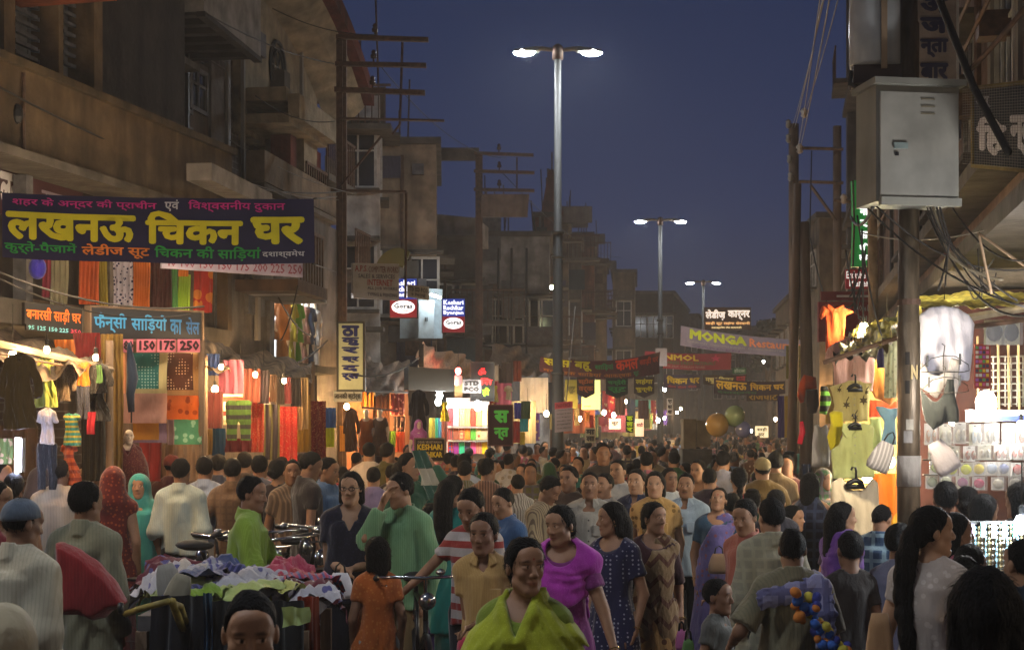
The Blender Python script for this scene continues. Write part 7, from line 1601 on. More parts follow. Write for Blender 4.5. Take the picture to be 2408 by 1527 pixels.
 if wire:
  hx, hy, s = wire; K = lambda x, y: ((x-cx)*k, fy-.012, -(y-y0)*k); mb = MB()
  mb.tube([K(hx-.5*s, hy+.30*s), K(hx-.25*s, hy+.06*s), K(hx, hy), K(hx+.25*s, hy+.02*s), K(hx+.5*s, hy+.18*s), K(hx+.52*s, hy+.3*s), K(hx+.40*s, hy+.33*s), K(hx-.45*s, hy+.33*s)], .004, 5); mb.tube([K(hx, hy+.3*s), K(hx, hy), K(hx+.03*s, hy-.2*s), K(hx-.03*s, hy-.24*s)], .004, 5); mb.build('hanger', M_WIRE, root, smooth=True)
  for s_, o_ in ((-.33, .10), (.33, .06)): MB().box((((hx+s_*s)-cx)*k-.006, fy-.03, -((hy+(o_+.12)*s)-y0)*k), (((hx+s_*s)-cx)*k+.006, fy-.008, -((hy+(o_-.1)*s)-y0)*k)).build('peg', M_BLACK, root)
 if extra: extra(flat, root)
 return root
c6 = lambda *p: [(1833.5+.3698*x, 564.6+.3698*y) for x, y in p]
c1_ = lambda x, y: (1833.5+.3698*x, 564.6+.3698*y)
cloth_shape(c6((262, 420), (300, 405), (330, 420), (365, 405), (400, 412), (450, 440), (475, 455), (420, 480), (412, 560), (405, 640), (420, 700), (285, 715), (290, 560), (285, 470), (265, 510), (248, 480)), 14.6, '#b8481c', 'long orange polo shirt hanging high against the red board', 'shirt', collar=[c6((300, 405), (345, 440), (320, 455), (295, 425)), c6((345, 440), (400, 412), (395, 435), (370, 460))], folds=.010)
cloth_shape(c6((425, 618), (480, 640), (515, 618), (560, 640), (605, 660), (600, 780), (595, 900), (590, 960), (345, 960), (340, 800), (330, 770), (300, 790), (285, 750), (300, 690), (350, 650)), 14.2, ('#cc9c90', 'vstripe', '#d8ac9f', .45), 'pink ribbed shirt with open collar on a black hanger', 'shirt', collar=[c6((420, 615), (455, 640), (468, 740), (425, 680), (395, 650)), c6((500, 615), (550, 660), (500, 700), (472, 740), (480, 660))], buttons=(c1_(468, 745), c1_(468, 900), 3), hook=(*c1_(465, 690), 42))
cloth_shape(c6((575, 800), (620, 780), (660, 795), (745, 800), (745, 1010), (700, 1050), (650, 1020), (600, 1000), (560, 930), (535, 850)), 14.7, '#a8641c', 'ochre t-shirt hung askew behind the pink shirt', 'shirt', folds=.012)
cloth_shape(c6((570, 1010), (745, 1020), (745, 1125), (565, 1125)), 15.0, '#c04418', 'orange-red cloth behind the floral blouse', 'cloth')
def flowers(flat, root):
 for (x, y, s) in ((415, 1045, 26), (523, 1018, 30), (370, 950, 18), (540, 965, 18), (470, 1125, 24)):
  pp = [(x+s*(1 if i % 2 else .45)*math.cos(i*PI/6), y+s*(1 if i % 2 else .45)*math.sin(i*PI/6)) for i in range(12)]; flat('printed_flower', c6(*pp), ink('#4c3c1c'), .001, .003)
  flat('printed_stem', c6((x-2, y-s), (x+14, y-s*2), (x+18, y-s*2+4), (x+4, y-s+4)), ink('#4c3c1c'), .001, .003)
cloth_shape(c6((400, 905), (435, 890), (500, 890), (530, 905), (590, 905), (570, 960), (562, 1060), (560, 1150), (330, 1150), (345, 1050), (330, 960), (315, 930)), 13.6, '#c0b070', 'khaki blouse printed with dark flowers on a black hanger', 'blouse', collar=[c6((430, 892), (445, 990), (395, 985), (405, 910)), c6((500, 892), (540, 915), (530, 985), (480, 990))], buttons=(c1_(465, 990), c1_(465, 1140), 4), hook=(*c1_(468, 920), 40), extra=flowers)
cloth_shape(c6((310, 1095), (345, 1080), (380, 1085), (400, 1090), (405, 1160), (385, 1260), (375, 1330), (320, 1335), (300, 1250), (320, 1170)), 13.2, '#c0b018', 'yellow satin top left of the pale green shirt', 'blouse', folds=.012)
cloth_shape(c6((400, 1165), (450, 1155), (500, 1160), (560, 1165), (600, 1190), (590, 1330), (600, 1510), (330, 1515), (325, 1330), (370, 1300), (395, 1240)), 13.0, '#c2c884', 'pale green shirt with a wide collar, below the floral blouse', 'shirt', collar=[c6((395, 1160), (460, 1210), (420, 1258), (385, 1210)), c6((475, 1210), (520, 1155), (545, 1185), (485, 1260))], buttons=(c1_(468, 1225), c1_(468, 1480), 5), hook=(*c1_(468, 1165), 36), folds=.009)
cloth_shape([(1955, 1132), (1978, 1120), (2000, 1150), (2030, 1150), (2050, 1122), (2064, 1135), (2068, 1200), (2058, 1260), (2052, 1340), (1938, 1340), (1942, 1240), (1952, 1180)], 12.3, '#cdbb9c', 'large cream vest hanging lowest on a black hanger', 'vest', hook=(2007, 1128, 50), h=.011)
cloth_shape(c6((600, 1050), (650, 1055), (700, 1070), (750, 1060), (750, 1110), (735, 1140), (740, 1300), (640, 1300), (660, 1150), (630, 1110)), 13.2, '#789cae', 'light blue knotted top beside the thick pole', 'blouse', folds=.013)
cloth_shape(c6((570, 1130), (640, 1130), (650, 1220), (640, 1345), (530, 1340), (565, 1220)), 13.9, '#bccb80', 'pale lime frock behind the patterned grey bag', 'frock', folds=.012)
cloth_shape(c6((215, 1175), (240, 1165), (260, 1190), (290, 1165), (305, 1180), (322, 1300), (318, 1440), (200, 1440), (205, 1290)), 13.6, '#a8a4a4', 'white sleeveless vest at the outer end of the rail', 'vest')
cloth_shape(c6((150, 850), (190, 860), (230, 870), (235, 945), (165, 945), (155, 1030), (130, 1035), (108, 990), (125, 900)), 17.5, '#c04c24', 'orange t-shirt farthest along the right-hand stalls', 't_shirt', h=.012)
cloth_shape(c6((165, 950), (240, 945), (250, 1040), (230, 1100), (170, 1100)), 17.2, '#2c2024', 'dark jacket hanging below the far orange t-shirt', 'jacket', h=.012)
cloth_shape(c6((255, 925), (300, 925), (330, 1010), (320, 1050), (290, 1110), (250, 1100)), 14.6, ('#10140c', 'hstripe', '#5ca02c', 1.6), 'small black and green striped top by the pink shirt', 'blouse')
cloth_shape(c6((885, 475), (950, 425), (1040, 415), (1130, 430), (1200, 475), (1236, 530), (1228, 640), (1208, 880), (1200, 895), (1140, 890), (1020, 900), (880, 900)), 11.95, '#acaab6', 'big plain white kurta hanging right of the thick pole', 'kurta', T=.05, folds=.007)
cloth_shape(c6((885, 775), (910, 785), (960, 850), (1010, 860), (1060, 830), (1090, 745), (1150, 760), (1135, 850), (1140, 920), (1120, 1000), (1060, 900), (1000, 1010), (930, 960), (885, 930)), 11.7, '#8c8684', 'light grey vest on a wire hanger in front of the white kurta', 'vest', wire=(*c1_(1025, 735), 116))
cloth_shape(c6((892, 935), (930, 985), (975, 1025), (1000, 1020), (1040, 980), (1060, 880), (1105, 880), (1115, 980), (1138, 1080), (1135, 1158), (1050, 1160), (975, 1208), (925, 1150), (900, 1050)), 11.5, '#0e1210', 'black vest hanging skewed in front of the white kurta', 'vest', wire=(*c1_(1030, 870), 110), T=.03)
panel(2076, 2108, 745, 935, 13.6, ('#8c907c', 'floral', '#6c7060', .6), 'long grey-green cloth strip beside the thick pole', 'cloth', 1.5, .02); panel(2058, 2080, 772, 865, 14.0, '#16143c', 'shiny navy cloth behind the grey-green strip', 'cloth', 1.5, .02)
panel(2050, 2116, 1112, 1245, 14.6, ('#c06a1c', 'floral', '#c8982c', 4), 'orange cloth with a yellow abstract print beside the thick pole', 'cloth', 2, .02)
panel(1884, 1905, 1090, 1180, 15, '#20283c', 'dark blue cloth low at the end of the rail', 'cloth', 2)
def packet(x, y, w, h, d, c1, lb, shoe=None, group=None, cardc='#b8b8b8', rz=0, cat='packet'):
 root = thing('shoe_packet' if shoe else 'packet', lb, cat, P(x, y, d), math.radians(rz), group); W_ = w*d/F; H_ = h*d/F
 MB().box((-W_/2, 0, -H_), (W_/2, .006, 0)).build('card', ink(cardc), root)
 MB().box((-.012, -.004, -.02), (.012, -.001, -.01)).build('hole', M_BLACK, root)
 sm = mat('goods_%s' % c1, srgb(c1), rough=.4, noise=.15)
 for s in (-1, 1):
  if shoe:
   b_ = MB(); b_.ball((s*W_*.23, -.03, -H_*.6), (W_*.17, .03, H_*.30), 9, 6); o = b_.build('shoe', sm, root, smooth=True)
   MB().ball((s*W_*.23, -.052, -H_*.50), (W_*.10, .014, H_*.15), 8, 5).build('opening', mat('shoe_lining', (.5, .48, .45)), o, smooth=True)
 if not shoe: MB().ball((0, -.02, -H_*.5), (W_*.42, .022, H_*.38), 10, 6).build('contents', sm, root, smooth=True)
 if rz or 1: MB().box((-W_/2-.006, -.07, -H_-.006), (W_/2+.006, -.066, .004)).build('wrapper', mat('clear_wrap', (.8, .8, .82), rough=.15, noise=0, alpha=.16, spec=.8), root)
for (x, y, w, h, c_, lb) in ((2336, 752, 46, 58, '#241c18', 'clear packet of dark sandals hanging under the beam'), (2376, 752, 42, 58, '#14182c', 'clear packet with a navy slipper, rightmost under the beam')): packet(x, y, w, h, 12.6, c_, lb, cardc='#a8a488')
R2 = random.Random(9)
rows_ = [(995, 50, [(2188, '#b07850', 1), (2222, '#c0bcb0', 1), (2256, '#c8c8c8', 1), (2292, '#8c9cb0', 1), (2330, '#58585c', 1), (2370, '#7c90b8', 1), (2404, '#a83028', 1)]),
         (1046, 36, [(2196, '#b8b4a8', 1), (2240, '#c0c0b8', 1), (2278, '#8c3c24', 1), (2314, '#b8b8b8', 1), (2350, '#7c1c1c', 1), (2388, '#a01c20', 1)]),
         (1084, 32, [(2200, '#8ca02c', 0), (2236, '#b8c01c', 0), (2270, '#c0c818', 0), (2300, '#c8b84c', 0), (2330, '#7c8ca8', 0), (2358, '#4c5c90', 0), (2390, '#8c1c28', 0)]),
         (1118, 30, [(2190, '#5c6c4c', 0), (2222, '#a8b09c', 0), (2262, '#7c2c6c', 0), (2300, '#b01c60', 0), (2345, '#b8b4ac', 0), (2385, '#a8a8a8', 0)])]
cn = {'#b07850': 'tan', '#c0bcb0': 'cream', '#c8c8c8': 'white', '#8c9cb0': 'pale blue', '#58585c': 'grey', '#7c90b8': 'blue', '#a83028': 'red', '#b8b4a8': 'off-white', '#c0c0b8': 'ivory', '#8c3c24': 'rust brown', '#b8b8b8': 'silver', '#7c1c1c': 'dark red', '#a01c20': 'scarlet', '#8ca02c': 'olive green', '#b8c01c': 'lime', '#c0c818': 'bright yellow-green', '#c8b84c': 'mustard yellow', '#7c8ca8': 'steel blue', '#4c5c90': 'denim blue', '#8c1c28': 'crimson', '#5c6c4c': 'moss green', '#a8b09c': 'pale sage', '#7c2c6c': 'purple', '#b01c60': 'magenta', '#b8b4ac': 'chalk white', '#a8a8a8': 'light grey'}
for ri, (y, h, its) in enumerate(rows_):
 for (x, c_, sh) in its:
  packet(x, y+R2.uniform(-3, 3), 30, h, 13.9+R2.uniform(-.15, .15)-.1*ri, c_, '%s %s packet in the %s row of the shoe stall' % (cn[c_], 'shoe' if sh else 'toy', ['top', 'second', 'third', 'bottom'][ri]), sh, 'packets hanging in the shoe stall', cardc=R2.choice(['#c0c0c4', '#b8b8b0', '#9c9ca0']), rz=R2.uniform(-12, 12))
for y in (1040, 1080, 1115): MB().tube([P(2170, y, 14.2)-L, P(2440, y, 14.2)-L], .008, 5).build('rail', M_GALV, S5)
lt = MB()
for i in range(7): lt.tube([P(2335+i*14, 835, 14.9)-L, P(2335+i*14, 955, 14.9)-L], .008, 4)
for i in range(8): lt.tube([P(2330, 838+i*16, 14.88)-L, P(2430, 836+i*16, 14.88)-L], .008, 4)
lt.build('lattice', M_FRAMEW, S5)
ss = thing('sticker_sheet', 'red sheet of coloured square stickers beside the white kurta', 'sticker sheet', P(2290, 808, 13.4)); W_ = 38*13.4/F; H_ = 105*13.4/F
MB().box((0, 0, -H_), (W_, .005, 0)).build('sheet', ink('#8c2c20'), ss)
for i in range(4):
 for j in range(9):
  c_ = R2.choice(['#8c50a0', '#d0b020', '#c0c0b8', '#4c8c4c', '#c05080', '#30304c']); a = .012+i*(W_-.02)/4; z = -.02-j*(H_-.03)/9
  MB().box((a, -.004, z-.026), (a+.024, -.001, z)).build('sticker', ink(c_), ss)
def bag(x, y, w, h, d, m_, lb, handle=True, roll=0, tilt=0, name='bag', cat='bag'):
 root = thing(name, lb, cat, P(x, y, d)); root.rotation_euler = (0, math.radians(roll), math.radians(tilt)); W_ = w*d/F/2; H_ = h*d/F
 if isinstance(m_, str): m_ = fab(m_)
 elif isinstance(m_, tuple): m_ = fab(*m_)
 v = []; f = []; n = 16; prof = [(.55, .2, 0), (.75, .5, -.2), (.92, .8, -.5), (1, .9, -.8), (.9, .7, -.97), (.5, .3, -1)]
 for a, b, z in prof:
  for j in range(n): t = 2*PI*j/n; c_, s_ = math.cos(t), math.sin(t); v.append((W_*a*math.copysign(abs(c_)**.7, c_)*(1+.03*math.sin(5*t)), W_*.42*b*math.copysign(abs(s_)**.7, s_), z*H_))
 for i in range(len(prof)-1):
  for j in range(n): j2 = (j+1) % n; f.append((i*n+j, i*n+j2, (i+1)*n+j2, (i+1)*n+j))
 f.append(tuple(range(n))[::-1]); f.append(tuple(range((len(prof)-1)*n, len(prof)*n)))
 me = bpy.data.meshes.new('pouch'); me.from_pydata(v, [], f); link('pouch', me, m_, root, smooth=True)
 if handle: MB().tube([(-W_*.4, 0, -.01), (-W_*.3, 0, H_*.25), (0, 0, H_*.38), (W_*.3, 0, H_*.25), (W_*.4, 0, -.01)], .007, 6).build('handle', M_BLACK, root, smooth=True)
 return root
bag(2088, 1040, 58, 72, 12.0, ('#6c6868', 'vstripe', '#8c8888', 1), 'grey patterned handbag hanging left of the thick pole', roll=24, name='handbag')
bag(2196, 1038, 62, 82, 11.6, ('#8c8484', 'dots', '#6c6464', 2.4), 'white dotted bag in clear wrap right of the thick pole', roll=-30, handle=False, name='handbag')
js = thing('bangle_stand', 'stand hung with glittering chains and bangles under the right-hand lamp', 'display stand', P(2320, 1360, 8.6)); zt = (1360-1232)*8.6/F
MB().box((-.12, 0, zt), (.22, .03, zt+.02)).build('rail', M_GALV, js); MB().box((-.12, 0, .05), (.22, .03, .06)).build('rail', M_GALV, js)
for i in range(17):
 x = -.11+i*.02; mb = MB(); z1 = zt-.01
 for k in range(9): mb.lathe([(.006, -.010), (.008, 0), (.006, .010)], (x+R2.uniform(-.002, .002), -.01, z1-k*.031-R2.uniform(0, .01)), 6)
 mb.tube([(x, -.008, z1), (x, -.008, .07)], .0018, 4); mb.build('chain', [mat('gold_beads', (.7, .55, .3), rough=.2, metal=.9, noise=0), M_CHROME, mat('blue_beads', (.3, .5, .6), rough=.2, metal=.5, noise=0)][i % 3], js)
for i in range(5): MB().box((-.10+i*.06, -.02, zt-.07), (-.075+i*.06, -.012, zt+.005+.01*(i % 2))).build('card', ink(['#9c80b0', '#8cb0a8', '#b0b0b8', '#70a0a8', '#4c8c7c'][i]), js)
RD = random.Random(31); cols_ = [('crimson', '#7c1820'), ('rust', '#8c4420'), ('cream', '#a89c78'), ('olive', '#5c5c28'), ('violet', '#4c2c6c'), ('turquoise', '#2c7478'), ('mustard', '#8c7420'), ('pink', '#a05468'), ('navy', '#20244c'), ('white', '#a8a4a0'), ('green', '#2c6434'), ('black', '#14141a')]
deep = []
for i in range(30):
 d_ = 31+i*1.35; off = 1.3+RD.uniform(0, .5); X = sx_(d_, off); x = CX+X*F/d_; w_ = RD.uniform(.45, .9)*F/d_; hh = RD.uniform(.6, 1.1)*F/d_; yt = HY-RD.uniform(.5, 1.15)*F/d_
 nm, c_ = cols_[(i*7) % 12]
 panel(x, x+w_, yt, yt+hh, d_, (c_, ['floral', None, 'vstripe', None][i % 4], '#a08c60', 1.5) if i % 2 == 0 else c_, '%s cloth on left stall row, %s' % (nm, ['near first lamp post', 'beyond first lamp post', 'before second lamp post', 'beside second lamp post', 'past second lamp post'][i // 6]+['', ', highest', ', lowest', ', beside a lit bulb', ', wide', ', narrow'][i % 6]), 'cloth', 3, .02, group='cloths on the far left stalls')
 if i % 5 == 2: bulb(x+w_*1.3, yt+.3*hh, d_+.3, 190, [WARM, CFL][i % 2], .05, 'bare bulb over the far left stalls, %s from the first lamp post' % ['first', 'second', 'third', 'fourth', 'fifth', 'sixth'][i // 5], group='bulbs over the far left stalls')
for i in range(16):
 d_ = 23+i*2.3; X = 5.1+.2*(d_-20)+RD.uniform(-.3, .2); x = CX+X*F/d_; w_ = RD.uniform(.45, .8)*F/d_; hh = RD.uniform(.7, 1.2)*F/d_; yt = HY-RD.uniform(.5, 1.3)*F/d_
 nm, c_ = cols_[(i*5+3) % 12]
 panel(x-w_, x, yt, yt+hh, d_, c_, '%s cloth on the right-hand stall row, %s' % (nm, ['before the timber poles', 'level with the timber poles', 'beyond the timber poles', 'near the far end'][i // 4]+['', ', highest', ', lowest', ', widest'][i % 4]), 'cloth', 3, .02, group='cloths on the far right stalls')
 if i % 4 == 1: bulb(x-w_*1.2, yt+.3*hh, d_+.2, 190, WARM, .05, 'bare bulb over the far right stalls, %s from the timber poles' % ['first', 'second', 'third', 'fourth'][i // 4], group='bulbs over the far right stalls')
for i in range(12):
 d_ = RD.uniform(55, 100); lat = RD.choice([RD.uniform(.6, 1.6), RD.uniform(9, 10.2)]); X = sx_(d_, lat); z = RD.uniform(2.3, 4.2)
 r_ = bulb(0, 0, 1, 110, [WARM, CFL, WARM][i % 3], .07, 'far stall bulb %s along the %s side of the street' % (['first', 'second', 'third', 'fourth', 'fifth', 'sixth', 'seventh', 'eighth', 'ninth', 'tenth', 'eleventh', 'twelfth'][i], 'left' if lat < 3 else 'right'), group='bulbs deep in the street', cord=.3); r_.location = (X, d_, z)
# =================================================================== PEOPLE
T_ = lambda m='#1c1c24', **k: ('trousers', m, {**dict(slack=.012), **k})
SK = lambda m='#3a3034', **k: ('skirt', m, {**dict(s=.82, flare=0), **k})
person(588, 1388, 3.95, 'man close to the camera, only his forehead and eyes showing at the bottom', yaw=8, head=(10, 12, 0), hair='short', skin=1, wear=[('half', '#6c6050'), T_()], feat={'mo': 1, 'gaze': 1}, q=1.1)
person(1232, 1265, 5.7, 'woman in a yellow-green shawl looking to the right, front and centre', yaw=-8, head=(22, 0, 0), sex='f', hair='tied', skin=1, wear=[('kameez', '#6c7c20'), ('shawl', ('#929a1a', 'sequin', '#a8b034', .45), {'low': .75, 'wide': .125, 'vneck': .13}), SK('#1c3c80')], arms=('belly', 'belly'), feat={'gaze': 1, 'bindi': 1})
person(2312, 1338, 3.7, 'dark-haired head seen from behind in the bottom right corner', yaw=175, head=(165, 0, 0), sex='f', hair='bob', skin=0, wear=[('tee', '#4c3c40'), SK()], H=1.66)
person(12, 1425, 3.9, 'shoulder and pale cloth-wrapped head at the bottom left corner', yaw=180, head=(180, 0, 0), sex='f', hair=None, wear=[('headscarf', '#a89c80', {'face': False}), SK('#8c8470')])
person(48, 1172, 7.0, 'man in a white kurta and grey-blue cap with his back to us on the left', yaw=150, head=(135, 10, 0), hair='short', skin=2, girth=1.15, wear=[('kurta', ('#a09884', 'pin', '#8c8470', 1.6), {'slack': .05, 'folds': .014}), ('cap', '#4c5664'), T_('#a09884')], arms=('down', (.36, -.34, 1.05)))
person(-8, 1130, 8.2, 'figure in dark red cloth cut off by the left edge', yaw=90, head=(90, 0, 0), sex='f', hair='tied', wear=[('kameez', '#7c1018'), ('dupatta', '#7c1420'), SK('#5c1018')])
person(203, 1133, 8.3, 'man in a grey-green kurta seen from behind, his dark head before the red shawl', yaw=165, head=(150, 0, 0), hair='bushy', skin=2, wear=[('kurta', ('#6c6a56', 'pin', '#5c5a48', 1.5), {'slack': .035, 'folds': .010}), T_('#5c5848')], arms=('down', 'down'))
person(2190, 1190, 6.7, 'woman with a long black ponytail and pale embroidered kurta looking right', yaw=140, head=(95, 0, 0), sex='f', hair='pony', skin=0, wear=[('kameez', ('#a89c94', 'floral', '#bcb0a8', .5), {'u': .06, 'sleeve': .2}), SK('#a09488')], arms=('down', 'down'))
person(1862, 1243, 7.5, 'man in a khaki kurta, lilac scarf and string of coloured toys down his back', yaw=178, head=(172, 0, 0), hair='short', skin=2, girth=1.05, wear=[('kurta', ('#6e6852', 'pin', '#5c5844', 1.4), {'slack': .04, 'folds': .010, 'sleeve': .45}), T_('#54503c')], arms=('down', (.34, -.12, 1.02)))
person(1812, 1172, 8.9, 'man in a loose cream shirt standing just behind the man with the scarf', yaw=190, head=(200, 0, 0), hair='bushy', skin=1, wear=[('kurta', ('#8f8b76', 'check', '#9c987f', 1.1), {'hem': .62, 'slack': .05, 'folds': .010}), T_()])
person(1752, 1172, 9.3, 'young man in a salmon shirt glancing down to the left', yaw=-60, head=(-35, 16, 0), hair='bushy', skin=1, wear=[('shirt', ('#985444', 'pin', '#a46454', 1), {'folds': .010}), T_('#20202c')], arms=('down', 'hold'), feat={'gaze': -1})
person(1688, 1360, 8.4, 'small boy in a grey t-shirt low at the bottom right of centre', yaw=60, head=(60, 0, 0), sex='c', hair='short', skin=2, wear=[('tee', '#545450', {'slack': .03}), T_('#303030')], arms=('down', 'down'))
person(1322, 1187, 8.2, 'woman in a magenta cowl scarf and dress glancing down to the left', yaw=-12, head=(-38, 8, -3), sex='f', hair='tied', skin=1, wear=[('kameez', ('#6c1c64', 'floral', '#7c2c74', .35), {'folds': .008}), ('dupatta', ('#a02e9c', 'sequin', '#b04cac', .5), {'low': 1.10}), SK('#5c1458')], arms=('down', (.34, -.12, .83)), feat={'gaze': -1})
person(1440, 1180, 9.3, 'woman in a navy polka-dot dress turned to the left with long black hair', yaw=-38, head=(-78, 4, 0), sex='f', hair='shoulder', skin=1, wear=[('kameez', ('#1c1c40', 'dots', '#8c8c9c', 1.0), {'sleeve': .30, 'slack': .02}), SK('#8c8474')], arms=('down', 'down'))
person(1537, 1180, 9.7, 'smiling woman in a beige and brown sari with dark maroon sleeves', yaw=12, head=(38, 0, 0), sex='f', hair='tied', skin=1, wear=[('blouse', '#34121c', {'sleeve': .48}), ('sari', ('#a07c48', 'floral', '#5c3418', .8)), ('pallu', ('#7c6444', 'zig', '#54301c', 1.6), {'width': .2})], arms=('down', 'down'), feat={'open': 1, 'bindi': 1})
person(1138, 1205, 8.4, 'youth in a cream polo shirt with folded arms, left of the yellow shawl', yaw=-5, head=(-18, 4, 0), sex='m', girth=.88, hair='tied', skin=2, wear=[('half', ('#a0804c', 'pin', '#ac8c58', 1), {'vneck': .09, 'folds': .007}), T_('#a02c48')], arms=((.04, -.20, 1.02), (-.06, -.24, 1.05)), hs=1.05)
person(1112, 1145, 9.6, 'boy in a red, white and grey striped t-shirt reaching down to a bicycle', yaw=-25, head=(-25, 22, 0), sex='m', girth=.92, hair='bushy', skin=1, wear=[('tee', ('#a8a09c', 'hstripe', '#8c2c24', 1.7), {'slack': .03}), T_()], arms=((-.52, -.22, .93), 'down'), hs=1.05)
person(825, 1105, 10.4, 'woman with short wavy hair in a dark navy v-neck top beside the carrier bag', yaw=0, head=(-8, 2, 0), sex='f', girth=1.15, hair='bob', skin=0, wear=[('tee', ('#171626', 'floral', '#1f1e34', .3), {'vneck': .14, 'slack': .03}), T_('#141420')], arms=('belly', 'belly'), H=1.70)
person(945, 1112, 10.2, 'man in a pale green shirt hiding his face with his raised hand', yaw=-30, head=(-55, 10, 0), hair='bushy', skin=1, wear=[('shirt', ('#628860', 'pin', '#7ca078', 1.2), {'folds': .012, 'slack': .035}), T_('#6c5838')], arms=((-.02, -.20, 1.50), 'down'))
person(962, 1058, 13.2, 'man behind the green shirt with a green and white cloth over his raised arm', yaw=40, head=(60, 0, 0), hair='bushy', skin=1, wear=[('shirt', '#28503c'), T_()], arms=('down', (.14, -.12, 1.62)), H=1.78)
person(886, 1262, 9.4, 'child in an orange top seen from behind beside the green shirt', yaw=190, head=(215, 0, 0), sex='c', hair='bob', skin=2, wear=[('tee', ('#a8561c', 'floral', '#b86c30', .4), {'hem': .74, 'slack': .025, 'flare': .02, 'u': 0}), T_('#8c8c88')], arms=('down', 'down'))
person(578, 1120, 9.9, 'boy in a lime green shirt facing right behind the heap of clothes', yaw=95, head=(80, 6, 0), hair='bushy', skin=2, girth=.95, wear=[('shirt', ('#74902f', 'pin', '#88a444', 1), {'sleeve': .6, 'folds': .012, 'slack': .035}), T_('#20202c')], arms=('hold', (.12, -.38, 1.0)), bend=.04)
person(1686, 1160, 12.3, 'woman in a lavender sari tilting her head back, a small bag in her hand', yaw=-10, head=(-15, -14, 6), sex='f', girth=1.12, hair='bun', skin=1, wear=[('blouse', '#1c3c54'), ('sari', '#544c7c'), ('pallu', ('#5c5488', 'floral', '#7c4c5c', .6), {'width': .2})], arms=('down', 'belly'), H=1.52, feat={'bindi': 1})
person(1612, 1112, 13.0, 'man with a moustache in a pale blue shirt and dark trousers', yaw=-20, head=(-15, 0, 0), hair='short', skin=1, wear=[('shirt', '#9cb0c4', {'vneck': .06, 'folds': .009}), T_('#15151c')], arms=('down', 'down'), feat={'mo': 1})
person(1495, 1103, 13.2, 'young man in a navy shirt with a lit face behind the navy-dot woman', yaw=-25, head=(-22, 0, 0), hair='bushy', skin=0, wear=[('half', '#1c2440', {'vneck': .06}), T_()])
person(1540, 1108, 12.6, 'boy in a tan printed shirt peering over the smiling woman', yaw=-10, head=(-12, 0, 0), hair='bob', skin=0, wear=[('half', ('#a8844c', 'floral', '#6c5024', .7)), T_()])
person(1386, 1108, 12.2, 'broad smiling man with a moustache in a light grey shirt', yaw=-8, head=(-5, 0, 0), girth=1.12, hair='short', skin=2, wear=[('half', '#8c8880', {'vneck': .08}), T_()], feat={'mo': 1, 'open': 1})
person(1337, 1096, 13.1, 'man with dark brown face looking left beside the broad smiling man', yaw=-30, head=(-30, 0, 0), hair='bushy', skin=2, wear=[('half', '#3c2c24'), T_()], feat={'stub': 1})
person(1282, 1115, 12.1, 'man in a striped cream shirt bowing his head to the right', yaw=50, head=(60, 32, 0), hair='bushy', skin=2, wear=[('shirt', ('#8c7c60', 'vstripe', '#5c4c3c', .7)), T_()], arms=('hold', 'down'))
person(1186, 1146, 11.0, 'boy in a light blue shirt looking down to the left behind the striped t-shirt', yaw=-50, head=(-45, 16, 0), hair='bushy', skin=1, wear=[('shirt', '#34547c'), T_()], arms=('hold', 'down'))
person(1066, 1117, 11.4, 'woman in a teal tunic with very long hair down her back', yaw=160, head=(150, 0, 0), sex='f', hair='long', skin=1, wear=[('kameez', '#1c746c', {'sleeve': .4}), SK('#1c5c58')])
person(1012, 1182, 11.8, 'girl in a purple dress between the green shirt and the teal tunic', yaw=170, head=(170, 0, 0), sex='f', hair='long', skin=1, wear=[('kameez', '#4c2c6c', {'sleeve': .3}), SK('#3a2454')])
person(1146, 1077, 14.5, 'man in a brown patterned shirt with his large dark head turned away', yaw=150, head=(140, 0, 0), hair='bushy', skin=2, wear=[('half', ('#54382c', 'vstripe', '#7c5c48', 1)), T_()])
person(1092, 1056, 16.5, 'man in a white shirt from behind, in front of the bright cloth shelves', yaw=170, head=(160, 0, 0), hair='bushy', skin=1, wear=[('shirt', '#98a0b0'), T_()], H=1.72)
person(868, 1040, 18.5, 'man in a white shirt from behind under the mannequins', yaw=175, head=(180, 0, 0), hair='bushy', skin=1, wear=[('shirt', '#b0a49c'), T_()])
person(912, 1041, 18.0, 'man with a pale collar and dark shirt before the black kurta', yaw=150, head=(140, 0, 0), hair='bushy', skin=2, wear=[('half', '#3c3818'), T_()])
person(1420, 1112, 12.9, 'man in a white vest with a wrinkled lit cheek right of the broad man', yaw=-40, head=(-40, 0, 0), hair='short', skin=1, wear=[('half', '#a09c94'), T_()], feat={'mo': 1})
person(1452, 1080, 14.5, 'older man in a white shirt looking left under the pale banner', yaw=-35, head=(-30, 0, 0), hair='short', skin=1, wear=[('half', '#a0a4a8'), T_()])
person(1574, 1100, 14.2, 'man in a crisp white collar behind the pale blue shirt', yaw=10, head=(20, 0, 0), hair='bushy', skin=2, wear=[('shirt', '#b0b4b4'), T_()])
person(1418, 1040, 17.0, 'tall man with a lit forehead and dark shirt under the first pennants', yaw=-10, head=(0, 5, 0), hair='short', skin=2, wear=[('half', '#2c2420'), T_()], H=1.83)
person(426, 1078, 13.2, 'man in a crisp white shirt and black trousers seen from behind', yaw=176, head=(172, 0, 0), hair='bushy', skin=2, wear=[('shirt', ('#98a49f', 'pin', '#a8b0ac', 1.3), {'slack': .04, 'folds': .011, 'hem': .9, 'sleeve': .55}), T_('#101014')])
person(140, 1078, 12.4, 'man in a loose cream shirt seen from behind near the upright tube light', yaw=182, head=(180, 0, 0), hair='short', skin=2, hm=0, wear=[('half', ('#9c8e78', 'pin', '#8c7e68', 1.6), {'slack': .05, 'folds': .010, 'sleeve': .4}), T_()])
